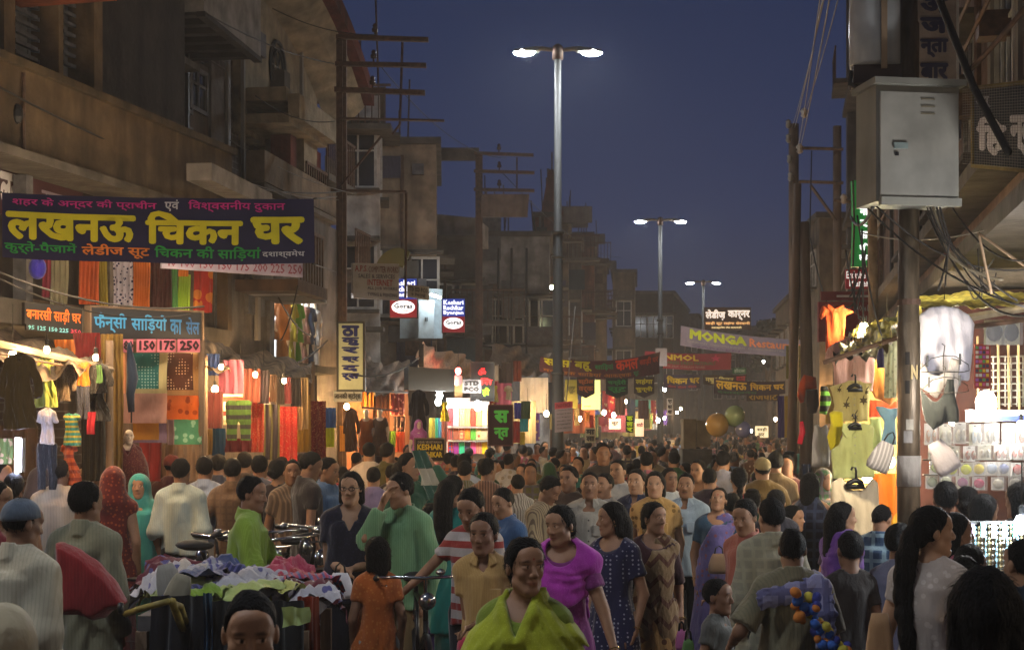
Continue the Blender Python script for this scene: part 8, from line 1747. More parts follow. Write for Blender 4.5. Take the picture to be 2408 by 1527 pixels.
person(268, 1097, 12.4, 'woman wrapped in a dark red patterned shawl with her back to us', yaw=178, head=(178, 0, 0), sex='f', hair=None, wear=[('headscarf', ('#5c1410', 'leopard', '#8c3c1c', 1.4), {'face': False, 'low': .6}), SK('#4c1018', s=1.0)])
person(327, 1112, 13.2, 'woman in a turquoise veil facing us beside the red shawl', yaw=10, head=(5, 0, 0), sex='f', hair='tied', skin=1, wear=[('headscarf', '#2c7c78', {'low': .6}), SK('#1c6460', s=1.0)], H=1.60)
person(297, 1113, 15.0, 'child in a purple cap and yellow shirt between the red and turquoise women', yaw=180, head=(180, 0, 0), hair='short', wear=[('cap', '#241c5c'), ('half', '#9c9440'), T_()], H=1.55)
person(34, 1112, 11.6, 'woman in a turquoise blouse seen from behind at the left edge', yaw=180, head=(190, 0, 0), sex='f', hair='tied', skin=2, wear=[('kameez', '#10546c'), SK()])
person(3, 1085, 12.6, 'man in a cream shirt half cut off at the left edge near the tube light', yaw=120, head=(100, 0, 0), hair='short', skin=1, wear=[('half', '#a8947c'), T_()])
person(482, 1073, 14.0, 'man in a lilac-white shirt from behind, right of the crisp white shirt', yaw=178, head=(180, 0, 0), hair='bushy', skin=1, wear=[('kurta', ('#808899', 'pin', '#6c7488', 1.3), {'slack': .035}), T_()])
person(548, 1078, 13.9, 'man in a tan shirt from behind with his hand on his hip', yaw=172, head=(175, 0, 0), hair='bushy', skin=1, wear=[('shirt', ('#644c36', 'check', '#5a4230', 1), {'slack': .035}), T_()], arms=('down', 'hip'))
person(612, 1070, 14.4, 'man in a grey shirt with an orange patch, back turned beside the lime shirt', yaw=170, head=(170, 0, 0), hair='bushy', skin=1, wear=[('shirt', '#5c5860'), T_()])
person(515, 1068, 15.4, 'dark-haired head between the lilac-white and tan shirts', yaw=178, head=(170, 0, 0), hair='bushy', wear=[('half', '#30303c'), T_()], group='dark heads before the second stall')
person(575, 1062, 15.8, 'dark-haired head just left of the lime-shirted boy, before the folded cloth', yaw=178, head=(190, 0, 0), hair='bushy', wear=[('half', '#3a2c24'), T_()], group='dark heads before the second stall')
person(655, 1078, 14.2, 'woman in dark clothes right of the grey shirt, looking at the stall', yaw=160, head=(150, 0, 0), sex='f', hair='bun', wear=[('kameez', '#24181c'), SK()])
person(688, 1080, 13.6, 'man with a round face in a brown striped shirt before the red lengths', yaw=20, head=(10, 0, 0), hair='short', skin=2, wear=[('half', ('#4c3c30', 'vstripe', '#6c5844', 1)), T_()])
person(724, 1060, 13.4, 'tall man in a near-black shirt looking down to the right', yaw=120, head=(100, 20, 0), hair='bushy', skin=2, wear=[('half', '#1c1418'), T_()], H=1.79)
person(770, 1070, 13.8, 'man in a sky blue shirt, arms folded in front of the maroon velvet', yaw=60, head=(70, 10, 0), hair='bushy', skin=1, wear=[('shirt', '#4c6c98', {'folds': .012, 'slack': .035}), T_()], arms=('belly', 'belly'), H=1.73)
person(200, 1092, 14.0, 'person in glasses peering over the man in the grey-green kurta', yaw=5, head=(10, 0, 0), hair='short', skin=1, wear=[('half', '#54483c'), T_()])
person(232, 1096, 14.3, 'second face peering over beside the one in glasses', yaw=5, head=(-10, 0, 0), hair='short', skin=1, wear=[('half', '#3c3430'), T_()])
person(98, 1098, 13.8, 'woman in a grey veil near the upright tube light', yaw=150, head=(140, 0, 0), sex='f', hair=None, wear=[('headscarf', '#3c3640', {'face': False}), SK()])
person(405, 1068, 15.2, 'person in a dark red cap behind the crisp white shirt', yaw=170, head=(170, 0, 0), hair='short', wear=[('cap', '#6c2418'), ('half', '#4c1c1c'), T_()])
person(1700, 1052, 17.0, 'man in a white shirt from behind under the orange balloon', yaw=168, head=(150, 0, 0), hair='bushy', skin=1, wear=[('shirt', '#8c8c9c', {'slack': .035}), T_()], H=1.74)
person(1792, 1073, 14.4, 'old man in a cream cap and ochre shawl seen from behind', yaw=182, head=(180, 0, 0), hair='short', wear=[('cap', '#8c7c54'), ('kurta', '#6c5428', {'slack': .05, 'folds': .012}), T_()], H=1.72)
person(1822, 1062, 15.2, 'man in a tan shirt beside the old man in the cream cap', yaw=180, head=(190, 0, 0), hair='bushy', wear=[('half', '#7c684c'), T_()])
person(1737, 1098, 13.6, 'woman with a dark plait and pink and white striped scarf from behind', yaw=180, head=(180, 0, 0), sex='f', hair='braid', wear=[('kameez', ('#7c7070', 'vstripe', '#8c1c34', 4)), SK('#1c4440')])
person(1866, 1163, 12.6, 'boy with a lit face in a cream shirt, in front of the dark-clad shopper', yaw=50, head=(55, 0, 0), sex='c', hair='bob', skin=1, wear=[('half', '#b09c6c'), T_()], H=1.36)
person(1824, 1150, 11.6, 'dark-haired woman behind the cream shirt, close to the salmon shirt', yaw=170, head=(170, 0, 0), sex='f', hair='bun', wear=[('kameez', '#1c1c28'), SK()])
person(1905, 1090, 13.0, 'woman in a dark checked blue shawl beside the hanging clothes', yaw=160, head=(150, 0, 0), sex='f', hair='shoulder', wear=[('shawl', ('#161a30', 'check', '#2c3450', 1.4), {'low': .5}), SK()], H=1.62)
person(1668, 1100, 14.6, 'man in dark clothes left of the lavender sari', yaw=170, head=(160, 0, 0), hair='short', wear=[('half', '#2c2028'), T_()])
person(1640, 1080, 15.6, 'woman in a dim maroon shawl behind the pale blue shirt', yaw=-20, head=(-30, 0, 0), sex='f', hair='tied', wear=[('kameez', '#3c1820'), ('dupatta', '#4c2028'), SK()])
person(1722, 1118, 12.9, 'child with dark hair in front of the striped scarf', yaw=150, head=(150, 0, 0), sex='c', hair='short', wear=[('tee', '#3c2c34'), T_()], H=1.45)
person(1768, 1130, 12.6, 'girl in a dark green top behind the salmon shirt', yaw=170, head=(190, 0, 0), sex='f', hair='braid', wear=[('kameez', '#1c4034'), SK()], H=1.50)
person(1982, 1187, 9.9, 'young woman in a purple scarf looking at the hanging clothes', yaw=110, head=(95, 0, 0), sex='f', hair='shoulder', skin=0, wear=[('kameez', '#34203c'), ('dupatta', '#5c3484', {'low': 1.15}), SK()], H=1.52)
person(2012, 1168, 10.4, 'man in a blue plaid shirt bending by the thick pole', yaw=150, head=(140, 20, 0), hair='short', skin=1, wear=[('shirt', ('#2c4460', 'check', '#6c8490', 1.6), {'slack': .04}), T_('#1c2434')], girth=1.1, X=2.50, H=1.48)
person(1998, 1252, 8.6, 'child with dark cropped hair in front of the purple scarf', yaw=185, head=(190, 0, 0), sex='c', hair='short', skin=2, wear=[('tee', '#2c2420'), T_()], H=1.42)
person(2110, 1225, 8.6, 'boy in a white shirt at the foot of the thick pole', yaw=160, head=(120, 10, 0), sex='c', hair='bushy', skin=2, wear=[('half', '#6c7088'), T_()], H=1.46)
person(2222, 1132, 9.6, 'man with a round dark head at the shoe stall, first from the thick pole', yaw=175, head=(175, 0, 0), hair='bushy', skin=2, wear=[('half', '#3c3c4c'), T_()], H=1.66)
person(2272, 1136, 9.9, 'woman in an orange top at the shoe stall with her back to us', yaw=170, head=(160, 0, 0), sex='f', hair='bun', skin=2, wear=[('kameez', '#b84c18'), SK()], H=1.62)
person(2310, 1156, 9.2, 'girl with a rounded bob leaning to the bangle stand', yaw=130, head=(120, 10, 0), sex='f', hair='bob', skin=1, wear=[('kameez', '#6c5c40'), SK()], H=1.60)
person(2396, 1128, 9.4, 'dark-haired shopper cut off by the right edge at the shoe stall', yaw=190, head=(210, 0, 0), sex='f', hair='bob', skin=1, wear=[('kameez', '#34343c'), SK()], H=1.66)
person(2248, 1198, 7.9, 'woman with a pink sleeve looking right, behind the ponytailed woman', yaw=110, head=(95, 0, 0), sex='f', hair='shoulder', skin=1, wear=[('kameez', '#a8586c'), SK()], H=1.56)
person(2275, 1258, 7.6, 'small child with dark hair below the bangle stand', yaw=150, head=(130, 10, 0), sex='c', hair='short', skin=2, wear=[('tee', '#5c4c54'), T_()], H=1.42)
person(2402, 1270, 6.3, 'figure in a dark blue shirt at the right edge under the white lamp', yaw=200, head=(200, 0, 0), hair='short', skin=1, girth=1.15, wear=[('shirt', '#1c2838', {'slack': .05}), T_()], H=1.54)
person(2262, 1300, 6.9, 'bent grey-violet shoulder below the ponytailed woman\'s chin', yaw=150, head=(150, 30, 0), sex='f', hair='bun', skin=1, wear=[('kameez', '#5c5468'), SK()], H=1.43)
def mannequin(x, y, d, label, wear, yaw=0, head=0, H=None, arms=('down', 'down'), skin=(.62, .48, .36), group=None, X=None, small=.62):
 MC.setdefault('skin_9', mat('skin_9', skin, rough=.35, noise=.04, attr='tint'))
 SKIN_IDX = 9
 hgt = 1.72; top = EYE-(y-HY)*d/F
 r_ = person(x, y, d, label, yaw=yaw, head=(head, 0, 0), sex='f', hair=None, skin=9, H=hgt, wear=wear, cat='mannequin', gz=top-hgt, arms=arms, group=group)
 r_.name = 'mannequin'
 if small: k_ = small; r_.scale = tuple(v*k_ for v in r_.scale); r_.location.z = top-hgt*k_
 MB().tube([(0, 0, -.0), (0, 0, .05)], .14, 12).build('base', M_BLACK, r_)
 return r_
SKIN += [SKIN[0]]*5+[(.62, .48, .36)]
mannequin(303, 1008, 14.6, 'cream mannequin draped in burgundy beside the mustard curtain', [('kameez', '#4c1018'), ('headscarf', ('#4c1418', 'sequin', '#a87850'), {'low': .7})] if 0 else [('kameez', '#4c1018', {'sleeve': .9}), ('shawl', ('#4c1418', 'sequin', '#a87850'), {'low': .6}), SK('#4c1018')], yaw=15, head=20)
mannequin(861, 960, 24.2, 'left of two mannequins in the amber-lit stall, in an orange sequinned tunic', [('kameez', ('#a8561c', 'sequin', '#d0a060')), SK('#4c2410')], yaw=-5, head=5)
mannequin(893, 958, 24.2, 'right of two mannequins in the amber-lit stall, in a dark brown tunic', [('kameez', ('#4c2c14', 'sequin', '#a87840')), SK('#3c1c10')], yaw=5, head=-10)
mannequin(984, 986, 23.0, 'mannequin veiled in pink in front of the bright stall', [('kameez', '#a84c94'), ('headscarf', ('#b05c9c', 'sequin', '#e0b0c0'), {'low': .8}), SK('#a04c90')], yaw=10, head=15)
for i, (x, c_) in enumerate(((664, '#a86c38'), (680, '#a89c2c'), (695, '#5c9028'), (711, '#7c5040'), (724, '#28304c'), (737, '#a09890'))):
 u = W3b.U(x, .02-.06*(i % 2))[0]; p = W3b.pt(u, .02-.06*(i % 2), zd0)
 r_ = mannequin(x, 700, p.y, '%s mannequin in the bright doorway, in %s' % (['first', 'second', 'third', 'fourth', 'fifth', 'sixth'][i], ['tan', 'yellow', 'green', 'brown', 'navy', 'grey'][i]), [('kurta', c_, {'sleeve': .5}), SK(c_)], yaw=20, head=20, group='row of mannequins in the doorway')
 r_.location = (p.x, p.y, zd0+.002)
def arche(sex, yaw, hair, kinds, skin=1, **k):
 r_ = person(1500, 1020, 40, 'x', yaw=0, head=(0, 0, 0), sex=sex, hair=hair, skin=skin, H=1.65, wear=kinds, q=.62, **k); return r_
ARC = [arche('m', 0, 'bushy', [('half', '#808080'), T_()], 1), arche('m', 0, 'short', [('shirt', '#808080', {'slack': .035}), T_()], 2, girth=1.1), arche('f', 0, 'bun', [('kameez', '#808080'), ('dupatta', '#808080'), SK()], 1),
       arche('f', 0, 'shoulder', [('kameez', '#808080'), SK()], 0), arche('m', 0, 'short', [('kurta', '#808080'), T_()], 2, hm=1), arche('f', 0, None, [('headscarf', '#808080', {'low': .7}), SK()], 1), arche('m', 0, 'bushy', [('shirt', '#808080'), T_()], 2, girth=.95)]
used = set()
def copy_person(src, x, y, yaw, H, m, label, group, first):
 if first: r_ = src
 else:
  r_ = src.copy(); COL.objects.link(r_)
  for ch in src.children: c_ = ch.copy(); COL.objects.link(c_); c_.parent = r_
 r_.location = (x, y, 0); r_.rotation_euler = (0, 0, math.radians(yaw)); s_ = H/1.65*src['s0']; r_.scale = (s_, s_, s_)
 r_['label'] = label; r_['group'] = group
 for ch in r_.children:
  n = ch.name.split('.')[0]
  if n in ('shirt', 'kurta', 'kameez', 'headscarf', 'dupatta', 't_shirt'):
   ch.material_slots[0].link = 'OBJECT'; ch.material_slots[0].material = m
 return r_
for a in ARC: a['s0'] = a.scale[0]
CC = [('white', '#a4a09c'), ('cream', '#a0906c'), ('pale blue', '#6c84a0'), ('grey', '#5c5a5c'), ('brown', '#4c3424'), ('dark', '#1c1820'), ('maroon', '#4c1820'), ('olive', '#54502c'), ('pink', '#8c4c5c'), ('teal', '#205c58'), ('orange', '#8c4820'), ('navy', '#1c2038'), ('yellow', '#8c7c30'), ('lilac', '#6c6080'), ('red', '#7c1c1c'), ('green', '#2c5030')]
RC = random.Random(21); taken = [(p[0].location.x, p[0].location.y) for p in PEOPLE.values()]
first_used = [False]*len(ARC); nC = 0; labs = {}
def zone(px, d):
 h = 'left of first lamp post' if px < 1290 else 'between nearer lamp posts' if px < 1540 else 'beside the kiosk' if px < 1660 else 'below the balloons' if px < 1760 else 'by right-hand stalls'
 e = 'few rows back' if d < 21 else 'mid-crowd' if d < 32 else 'far off' if d < 52 else 'farthest away'
 return e, h
rows = []
d = 14.8
while d < 47 and nC < 222:
 stepd = .86 if d < 22 else 1.2 if d < 34 else 1.75
 wlat = .66 if d < 22 else .80 if d < 34 else .9
 lat = RC.uniform(1.0, 1.6)
 while lat < 8.9:
  X = sx_(d, lat)+RC.uniform(-.18, .18); Y = d+RC.uniform(-.3, .3); px = CX+X*F/Y
  if -30 < px < 1990 and all((X-a)**2+(Y-b)**2 > .22 for a, b in taken) and abs(X-.84) + abs(Y-28) > .5 and not (1590 < px < 1668 and 24.8 < Y < 27) and nC < 222 and not (px > 1900 and Y > 17) and RC.random() < .93:
   k = RC.choices(range(len(ARC)), [6, 5, 2, 2, 1, 1.2, 5])[0]; yaw = RC.choice([180, 180, 170, 195, 160, 175, 188, 0, -20, 25, 90, -90, 140, 205]); H = RC.uniform(1.52, 1.74) if k not in (2, 3, 5) else RC.uniform(1.47, 1.6)
   if RC.random() < .06: H = 1.3
   cn_, cc_ = RC.choice(CC); e, h = zone(px, Y)
   face = 'back turned' if abs(yaw) > 130 else 'facing us' if abs(yaw) < 45 else 'side-on'
   who = ['thick-haired man', 'sturdy man', 'scarfed woman', 'loose-haired woman', 'grey-haired man', 'veiled woman', 'slim man'][k]
   lb = '%s in %s %s, %s, %s' % (who, cn_, face, e, h)
   for w_ in range(6):
    if lb not in labs: break
    cn_, cc_ = RC.choice(CC); lb = '%s in %s %s, %s, %s' % (who, cn_, face, e, h)
   labs[lb] = 1
   copy_person(ARC[k], X, Y, yaw, H, fab(cc_, *[(None,), ('vstripe', '#6c6460', 1), ('check', '#50484c', 1.4), ('floral', '#8c8070', 1)][nC % 4]), lb, 'people packed along the street', not first_used[k]); first_used[k] = True
   taken.append((X, Y)); nC += 1
  lat += wlat*RC.uniform(.8, 1.25)
 d += stepd
cv = []; cf = []; cc = []; RM = random.Random(77)
def lump(c, r, col, n=8, m=5, low=-1.0):
 b = len(cv)
 for i in range(m+1):
  th = PI*i/m
  for j in range(n):
   w = 2*PI*j/n; cv.append((c[0]+r[0]*math.sin(th)*math.cos(w), c[1]+r[1]*math.sin(th)*math.sin(w), c[2]+r[2]*math.cos(th))); cc.append(col)
 for i in range(m):
  for j in range(n): j2 = (j+1) % n; cf.append((b+i*n+j, b+(i+1)*n+j, b+(i+1)*n+j2, b+i*n+j2))
d = 45.5
while d < 118:
 lat = RM.uniform(.9, 1.6)
 while lat < 9.4:
  X = sx_(d, lat)+RM.uniform(-.2, .2); Y = d+RM.uniform(-.5, .5); Hh = RM.uniform(1.48, 1.76); col = srgb(RM.choice(CC)[1]); sk = (.2, .11, .065); hr = (.012, .01, .01); back = RM.random() < .62
  lump((X, Y, Hh-.62), (.20, .13, .42), col, 7, 4); lump((X, Y, Hh-.30), (.19, .11, .08), col, 6, 3)
  for s in (-1, 1): lump((X+s*.20, Y, Hh-.58), (.05, .06, .28), col, 4, 3)
  lump((X, Y, Hh-.22), (.055, .055, .08), sk, 4, 2); lump((X, Y-.01, Hh-.125), (.072, .085, .11), sk, 7, 5)
  lump((X, Y+(-.012 if back else .025), Hh-.095), (.08, .095, .10), hr, 7, 5)
  for s in (-1, 1): lump((X+s*.08, Y, .48), (.07, .08, .48), (.02, .02, .025), 4, 2)
  lat += RM.uniform(.62, 1.05)
 d += RM.uniform(1.3, 1.9)
me = bpy.data.meshes.new('crowd'); me.from_pydata(cv, [], cf); me.update(); at = me.color_attributes.new('tint', 'FLOAT_COLOR', 'POINT'); ar = np.ones((len(cc), 4), np.float32); ar[:, :3] = cc; at.data.foreach_set('color', ar.ravel())
o = link('crowd', me, mat('crowd_cloth', (1, 1, 1), rough=.85, noise=.15, attr='tint'), smooth=True); tag(o, 'dense mass of heads and shoulders filling the far end of the street', 'crowd', kind='stuff')
print('crowd faces', len(cf), 'people', nC)
def shirt_trim(lb, m, nb=5, bm='#1c1410'):
 """open collar flaps, placket buttons and a breast pocket"""
 root, r, sc_ = PEOPLE[lb]; n = r.neck; m = fab(*m) if isinstance(m, tuple) else fab(m); g = r.g
 for s in (-1, 1):
  q = [(s*.030, -.070, .045), (s*.075, -.045, .030), (s*.082, -.085, -.015), (s*.040, -.105, -.035)]
  f = [Vector(n)+Vector(a) for a in q]
  MB().hexa([p_+Vector((0, .014, 0)) for p_ in f]+f).build('collar', m, root)
 zs = [.80, .93, 1.07, 1.22, 1.34]; b = [.122*g, .116*g, .108*g, .115*g, .112*g]
 for i in range(nb):
  z = n[2]-.13-i*.085; y = -float(np.interp(z, zs, b))-.024+float(np.interp(z, [.9, 1.4], [0, .01])); MB().lathe([(.0075, -.003), (.0075, .003)], (n[0]+.004, y, z), 8, 'y').build('button', ink(bm), root)
 z = n[2]-.20; y = -float(np.interp(z, zs, b))-.017; MB().box((n[0]+.045, y-.008, z-.055), (n[0]+.115, y+.02, z+.03)).build('pocket', m, root)
shirt_trim('youth in a cream polo shirt with folded arms, left of the yellow shawl', ('#a0804c', 'pin', '#ac8c58', 1), 3)
shirt_trim('man with a moustache in a pale blue shirt and dark trousers', '#9cb0c4', 5, '#8c8c90'); shirt_trim('broad smiling man with a moustache in a light grey shirt', '#8c8880', 4, '#3c3838')
shirt_trim('young man in a navy shirt with a lit face behind the navy-dot woman', '#1c2440', 4, '#6c6c74'); shirt_trim('boy in a tan printed shirt peering over the smiling woman', '#a8844c', 4)
# =================================================================== THINGS IN THE STREET
def bicycle(x, y, d, rz, label, hand_y=1.02, col='#0c0c10', bell=True):
 """handlebar centre seen at (x, y)"""
 root = thing('bicycle', label, 'bicycle', ((x-CX)*d/F, d, 0), math.radians(rz)); m = mat('bike_paint_'+col, srgb(col), rough=.3, noise=0)
 zb = EYE-(y-HY)*d/F; k = zb/1.02; root.scale = (k,)*3
 for yy in (0.05, 1.12):
  w = MB(); w.tube([(0, yy+.33*math.cos(t*PI/14), .34+.33*math.sin(t*PI/14)) for t in range(29)], .018, 7); wo = w.build('wheel', M_RUB, root, smooth=True)
  w = MB(); w.tube([(0, yy+.305*math.cos(t*PI/14), .34+.305*math.sin(t*PI/14)) for t in range(29)], .011, 5)
  w.build('rim', M_CHROME, wo, smooth=True); w = MB()
  for s in range(14): a = 2*PI*s/14; w.tube([(0, yy, .34), (0, yy+.3*math.cos(a), .34+.3*math.sin(a))], .0018, 3, False)
  w.build('spokes', M_CHROME, wo)
  w = MB(); w.tube([(0, yy+.36*math.cos(t*PI/14), .34+.36*math.sin(t*PI/14)) for t in range(3, 15)], .022, 5); w.build('mudguard', m, root, smooth=True)
 f = MB()
 for a, b in (((0, .12, .78), (0, .16, .90)), ((0, .14, .84), (0, .82, .86)), ((0, .16, .70), (0, .62, .34)), ((0, .82, .90), (0, .62, .34)), ((0, .62, .34), (0, 1.12, .34)), ((0, .82, .82), (0, 1.12, .34)), ((0, .13, .80), (0, .05, .34))): f.tube([a, b], .015, 7)
 f.build('frame', m, root, smooth=True)
 h = MB(); h.tube([(0, .16, .88), (0, .14, 1.0), (0, .12, 1.02)], .010, 7); h.tube([(-.27, .30, 1.00), (-.26, .18, 1.02), (-.16, .08, 1.03), (0, .10, 1.02), (.16, .08, 1.03), (.26, .18, 1.02), (.27, .30, 1.00)], .009, 8)
 hb_ = h.build('handlebar', M_CHROME, root, smooth=True)
 for s in (-1, 1): MB().tube([(s*.27, .20, 1.015), (s*.272, .33, .995)], .018, 8).build('grip', M_RUB, hb_, smooth=True); MB().tube([(s*.22, .10, .98), (s*.24, .22, .97)], .006, 5).build('brake_lever', M_CHROME, hb_)
 if bell: MB().ball((.08, .08, 1.055), (.028, .028, .02), 10, 6).build('bell', M_CHROME, hb_, smooth=True)
 MB().ball((0, .02, .90), (.05, .035, .05), 10, 6).build('headlamp', M_CHROME, root, smooth=True)
 MB().ball((0, .88, .95), (.08, .13, .035), 10, 6).build('saddle', M_RUB, root, smooth=True)
 MB().box((-.06, .95, .72), (.06, 1.35, .735)).build('carrier', m, root); MB().lathe([(.085, -.004), (.09, .0), (.085, .004)], (.04, .62, .34), 16, 'x').build('chainring', M_CHROME, root)
 for s in (-1, 1): MB().box((s*.07-.03, .60, .34+s*.16-.01), (s*.07+.03, .68, .34+s*.16+.01)).build('pedal', M_RUB, root)
 return root
bicycle(1005, 1362, 9.1, 8, 'bicycle held by the boy in the striped t-shirt, chrome handlebar shining')
bicycle(470, 1262, 11.4, -35, 'parked bicycle left of the lime-shirted boy with a chrome handlebar')
bicycle(650, 1252, 11.0, 30, 'parked bicycle right of the lime-shirted boy'); bicycle(715, 1240, 11.5, -15, 'bicycle with raised handlebar behind the heap of clothes')
bicycle(760, 1262, 10.9, 70, 'bicycle parked side-on left of the woman in navy')
rk = thing('cycle_rickshaw', 'cycle rickshaw with a red hood and yellow tube rail, half hidden by the white kurta', 'rickshaw', P(240, 1005, 7.7)-Vector((0, 0, 2))); L = Vector(rk.location)
hood = cloth_shape([(x/3, 1018+y/3) for x, y in ((400, 770), (440, 762), (560, 815), (700, 915), (820, 1045), (905, 1185), (870, 1225), (800, 1245), (740, 1300), (670, 1315), (560, 1280), (420, 1280))], 7.75, ('#78141a', 'pin', '#8c1c20', 1.2), 'rounded red cloth hood bulging behind the arm of the white kurta', 'rickshaw_hood', T=.15, folds=.010, h=.011)
MB().tube([P(140, 1290, 8.0)-L, P(215, 1330, 8.0)-L, P(290, 1420, 8.0)-L], .015, 6).build('hood_bow', M_STEEL, rk)
MY = mat('yellow_tube', (.30, .23, .05), rough=.5, noise=.5, nscale=12, grime=.4)
fr = MB(); fr.tube([P(295, 1442, 7.5)-L, P(330, 1430, 7.4)-L, P(395, 1412, 7.35)-L, P(425, 1424, 7.5)-L, P(440, 1470, 8.0)-L], .016, 9); fr.build('rail', MY, rk, smooth=True)
fr = MB(); fr.tube([P(405, 1412, 7.35)-L, P(430, 1480, 7.9)-L], .02, 7); fr.build('rail', MY, rk, smooth=True)
for s, yy in ((-1, 7.5), (1, 8.3)):
 w = MB(); c_ = P(250, 1005, yy)-L; w.tube([(c_.x+.36*math.cos(t*PI/14), yy-L.y, .38+.36*math.sin(t*PI/14)) for t in range(29)], .025, 7); w.build('wheel', M_RUB, rk, smooth=True)
MB().box((-.35, -.35, .62), (.35, .45, .78)).build('seat', mat('dark_vinyl', (.03, .035, .05), rough=.4), rk); MB().box((-.4, -.4, .45), (.95, .5, .615)).build('chassis', M_STEEL, rk)
wt = thing('wristwatch', 'dark wristwatch at the cuff of the man in the white kurta', 'watch', P(284, 1428, 7.2)); MB().lathe([(.026, -.01), (.028, 0), (.026, .01)], n=14, ax='x').build('strap', M_BLACK, wt, smooth=True)
ct = thing('cart', 'wooden barrow carrying the heap of clothes', 'cart', P(600, 1005, 8.3)-Vector((0, 0, 2))); L = Vector(ct.location); zc_ = EYE-(1395-HY)*8.3/F
MB().box((-.56, -.32, zc_-.16), (.30, .75, zc_-.08)).build('top', M_SHUT, ct)
for s in (-1, 1):
 for yy in (-.3, .7): MB().box((-.12+s*.42-.03, yy-.03, 0), (-.12+s*.42+.03, yy+.03, zc_-.161)).build('leg', M_WOOD, ct)
RH = random.Random(5)
hc_ = [('#a8a6ae', 'white'), ('#981c22', 'red'), ('#b0b060', 'pale yellow'), ('#1c2450', 'navy'), ('#a0ac68', 'pale lime'), ('#94949f', 'grey'), ('#a0304c', 'crimson pink'), ('#6c8c1c', 'lime'), ('#a8a4a8', 'off-white'), ('#30406c', 'slate blue'), ('#b0a8a0', 'cream'), ('#5c1c2c', 'maroon')]
spots = [(385, 1335, 0), (420, 1350, 4), (455, 1330, 10), (400, 1322, 11), (480, 1345, 9), (505, 1322, 5), (520, 1355, 0), (490, 1380, 7), (560, 1350, 8), (600, 1345, 0), (545, 1378, 4), (580, 1330, 3), (640, 1352, 0), (665, 1330, 6), (690, 1345, 1), (645, 1372, 2), (700, 1368, 8), (725, 1350, 6), (735, 1380, 0), (610, 1368, 5), (675, 1310, 6), (760, 1368, 11), (530, 1310, 9), (440, 1375, 3)]
for i, (x, y, ci) in enumerate(spots):
 c_, nm = hc_[ci]; w = RH.uniform(.15, .24); a = [RH.uniform(0, 6) for _ in range(6)]; v = []; f = []; N_ = 14
 for j in range(N_+1):
  for k in range(N_+1):
   u, t = k/N_-.5, j/N_-.5; rr = math.hypot(u, t)
   z = .052*math.exp(-rr*rr*9)+.014*math.sin(11*u+a[0]+4*t)+.016*math.sin(17*t+a[1]-7*u)+.012*math.sin(27*u+a[2]+19*t)-.14*max(0, rr-.28)
   v.append((u*w*1.8+.02*math.sin(9*t+a[3]), t*w*1.5+.02*math.sin(8*u+a[4]), z))
 for j in range(N_):
  for k in range(N_): q = j*(N_+1)+k; f.append((q, q+1, q+N_+2, q+N_+1))
 me = bpy.data.meshes.new('garment'); me.from_pydata(v, [], f)
 dd = 8.2+(1395-y)/95*1.1
 o = link('garment', me, fab(c_, ['floral', None, None, 'floral', None, 'vstripe'][i % 6], '#4c4c80', 1.2), None, P(x, y+20, dd), smooth=True); o.rotation_euler = (RH.uniform(.15, .5), RH.uniform(-.3, .3), RH.uniform(0, 6))
 place = 'left' if x < 470 else 'middle' if x < 600 else 'right'; dep = 'front' if y > 1360 else 'back' if y < 1335 else 'centre'
 tag(o, 'crumpled %s garment in the %s %s of the barrow heap%s' % (nm, dep, place, {9: ', half buried', 14: ', lying lowest', 20: ', bunched highest', 13: ', beside the carrier bag', 23: ', hanging over the edge', 18: ', near the corner', 21: ', pressed flat'}.get(i, '')), 'garment', 'clothes heaped on the barrow')
panel(355, 500, 1400, 1600, 7.85, '#1a1a22', 'dark cloth draped over the left front of the barrow', 'cloth', 3, .03); panel(490, 715, 1412, 1620, 7.85, '#16181c', 'black cloth skirting the front of the barrow', 'cloth', 5, .03); panel(478, 500, 1392, 1540, 7.8, '#1c4060', 'blue cloth hanging off the front of the barrow', 'cloth', 2); bag(432, 1350, 62, 72, 8.0, '#7c7868', 'grey-white cloth bag slumped at the left of the barrow', roll=18, handle=False)
bag(388, 1325, 66, 84, 8.5, '#8c8880', 'pale crumpled sack left of the barrow', roll=-12, handle=False, name='sack', cat='sack')
panel(663, 728, 1425, 1475, 7.2, '#8ca068', 'pale lime cloth held up beside the nearest man', 'cloth', 1, .03, y1b=1462)
panel(700, 750, 1400, 1535, 8.1, '#7c2c14', 'rust-coloured cloth hanging at the right end of the barrow', 'cloth', 2, .03)
bag(800, 1345, 62, 62, 9.9, mat('white_polythene', (.55, .55, .60), rough=.3, noise=.15, nscale=12, bump=.6, bscale=20), 'white polythene carrier bag hanging from the hand of the woman in navy', name='carrier_bag')
bag(1690, 1300, 52, 48, 12.0, mat('tan_polythene', (.26, .17, .11), rough=.4, noise=.2), 'tan polythene bag hanging from the hand of the woman in lavender', name='carrier_bag')
bag(1602, 1478, 30, 50, 9.4, mat('pink_polythene', (.55, .16, .36), rough=.3, noise=.2), 'small pink bag by the hand of the smiling woman', name='carrier_bag'); bag(1618, 1500, 34, 60, 9.0, mat('green_polythene', (.10, .20, .06), rough=.3, noise=.2), 'dark green polythene bag right of the small pink one', name='carrier_bag')
bag(2068, 1440, 70, 150, 6.6, '#a8825c', 'tan shoulder bag hanging at the side of the ponytailed woman', name='shoulder_bag', handle=False)
tw = thing('towel', 'green, white and dark green cloth hanging from the raised arm', 'towel', P(985, 1062, 12.7)); L = Vector(tw.location)
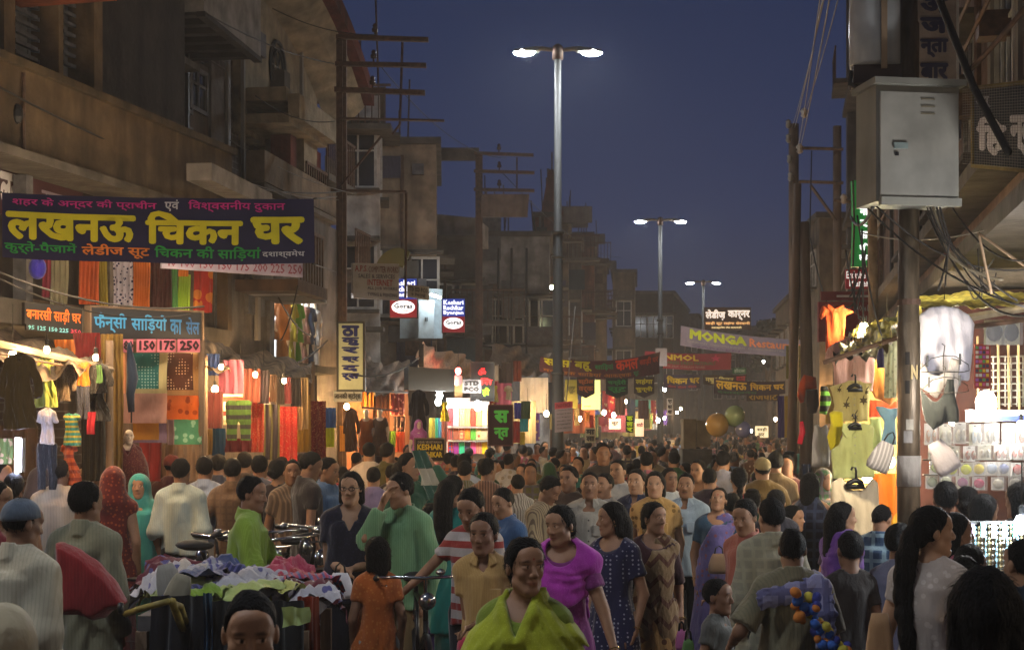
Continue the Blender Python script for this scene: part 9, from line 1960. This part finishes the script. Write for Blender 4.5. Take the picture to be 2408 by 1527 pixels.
for y0, y1, c_, x0, x1 in ((1058, 1100, '#2c4c40', 968, 1003), (1100.5, 1140, '#9c9484', 983, 1020), (1140.5, 1175, '#2c4c40', 995, 1032)):
 pos = sheetpos([P(x0+6, y1, 12.7), P(x1+10, y1, 12.9), P(x1, y0, 12.9), P(x0, y0, 12.7)], lambda u, v: .02*math.sin(14*u+3*v)); sheet_mesh('band', lambda u, v, off=0: pos(u, v, off)-L, 10, 5, fab(c_), tw)
root, rg, sc_ = PEOPLE['man in a khaki kurta, lilac scarf and string of coloured toys down his back']
scf = thing('scarf', 'lilac checked scarf folded over the shoulders of the man in khaki', 'scarf', root.location); L = Vector(root.location)
Fd = Field((-.4, -.3, .9), (.4, .4, 1.6), .012); yb = .10
sc = lambda p: np.array(p)*sc_
M_SC = fab('#8484a8', 'check', '#5c5c84', 1.8)
def ribbon(pts, w, t, name):
 F2 = Field((-.5, -.4, .7), (.5, .4, 1.7), .0115)
 for a, b in zip(pts[:-1], pts[1:]):
  a = np.array(a, float); b = np.array(b, float); ba = b-a; L2 = ba @ ba
  def fn(X, Y, Z):
   tt = np.clip(((X-a[0])*ba[0]+(Y-a[1])*ba[1]+(Z-a[2])*ba[2])/L2, 0, 1); dx = X-a[0]-tt*ba[0]; dy = Y-a[1]-tt*ba[1]; dz = Z-a[2]-tt*ba[2]
   e = np.array((ba[2], 0, -ba[0])); e = e/max(1e-6, np.linalg.norm(e)); al = dx*e[0]+dz*e[2]; pe = np.sqrt(np.maximum(dx*dx+dy*dy+dz*dz-al*al, 0))
   return np.sqrt((al/w)**2+(pe/t)**2)*t-t+.004*np.sin(al*220+3*np.sin(tt*9))
  F2.op(fn, np.minimum(a, b)-w, np.maximum(a, b)+w, .02)
 v, t_, q = F2.arrays(0); return link(name, fast_mesh(name, v*1.0, t_, q), M_SC, scf)
scf.scale = (1, 1, 1)
k_ = sc_
ribbon([(-.20*k_, -.17*k_, 1.33*k_), (-.02, -.155*k_, 1.36*k_), (.14*k_, -.12*k_, 1.41*k_), (.16*k_, .05, 1.43*k_)], .05, .022, 'cloth'); ribbon([(.13*k_, -.13*k_, 1.42*k_), (.14*k_, -.175*k_, 1.25*k_), (.15*k_, -.18*k_, 1.08*k_)], .055, .02, 'cloth')
ty = thing('toy_string', 'string of blue, orange and yellow stuffed toys hanging down the khaki back', 'toys', P(1905, 1400, 7.2)); L = Vector(ty.location); RT = random.Random(3)
tm = [mat('toy_blue', (.03, .10, .38), rough=.9), mat('toy_orange', (.50, .17, .03), rough=.9), mat('toy_yellow', (.42, .36, .05), rough=.9), mat('toy_navy', (.03, .04, .22), rough=.9)]
for i in range(46):
 t = i/45; x = 1893+105*t*t+RT.uniform(-26, 26); y = 1398+150*t+RT.uniform(-10, 10); r_ = RT.uniform(.016, .026)
 m = MB().ball((0, 0, 0), (r_*1.25, r_, r_), 9, 6); o = m.build('toy', tm[[0, 1, 3, 0, 2, 1][i % 6]], ty, smooth=True, loc=P(x, y, 7.12+RT.uniform(-.04, .05))-L); o.rotation_euler = (0, RT.uniform(0, 3), 0)
for lb, w_ in (('woman with short wavy hair in a dark navy v-neck top beside the carrier bag', 1), ('person in glasses peering over the man in the grey-green kurta', 1)):
 root, rg, sc_ = PEOPLE[lb]; g_ = MB(); T2 = rg.T
 for s in (-1, 1): g_.tube([T2.fwd((s*.032+.022*math.cos(a*PI/6), -.100, .010+.015*math.sin(a*PI/6))) for a in range(13)], .0028, 5); g_.tube([T2.fwd((s*.054, -.100, .014)), T2.fwd((s*.078, -.0, .012))], .0025, 5)
 g_.tube([T2.fwd((-.010, -.101, .012)), T2.fwd((.010, -.101, .012))], .0025, 5)
 g_.build('spectacles', M_BLACK, root)
for lb in ('woman in a magenta cowl scarf and dress glancing down to the left', 'smiling woman in a beige and brown sari with dark maroon sleeves', 'woman in a lavender sari tilting her head back, a small bag in her hand', 'woman in a navy polka-dot dress turned to the left with long black hair'):
 root, rg, sc_ = PEOPLE[lb]
 for s in (-1, 1): MB().ball(tuple(rg.T.fwd((s*.084, .004, -.036))), (.006, .006, .006), 8, 5).build('earring', mat('gold', (.8, .55, .2), rough=.2, metal=1, noise=0), root, smooth=True)
 for s in (-1, 1):
  d2 = rg.wr[s]-rg.el[s]; d2 = Vector(d2).normalized(); p = Vector(rg.wr[s])-d2*.02; q = d2.orthogonal().normalized(); w2_ = d2.cross(q)
  MB().tube([p+(q*math.cos(a*PI/7)+w2_*math.sin(a*PI/7))*.033 for a in range(15)], .004, 5).build('bangle', MC['gold'], root, smooth=True)
# =================================================================== AIR
hz = MB().box((-152, -42, -1.2), (152, 302, 18.6))
HZ = bpy.data.materials.new('night_haze'); HZ.use_nodes = True; n_ = HZ.node_tree.nodes; n_.remove(n_['Principled BSDF'])
pv = n_.new('ShaderNodeVolumePrincipled'); pv.inputs['Color'].default_value = (.82, .80, .78, 1); pv.inputs['Density'].default_value = .0022; pv.inputs['Anisotropy'].default_value = .35
HZ.node_tree.links.new(pv.outputs[0], n_['Material Output'].inputs['Volume'])
tag(hz.build('haze', HZ), kind='stuff')
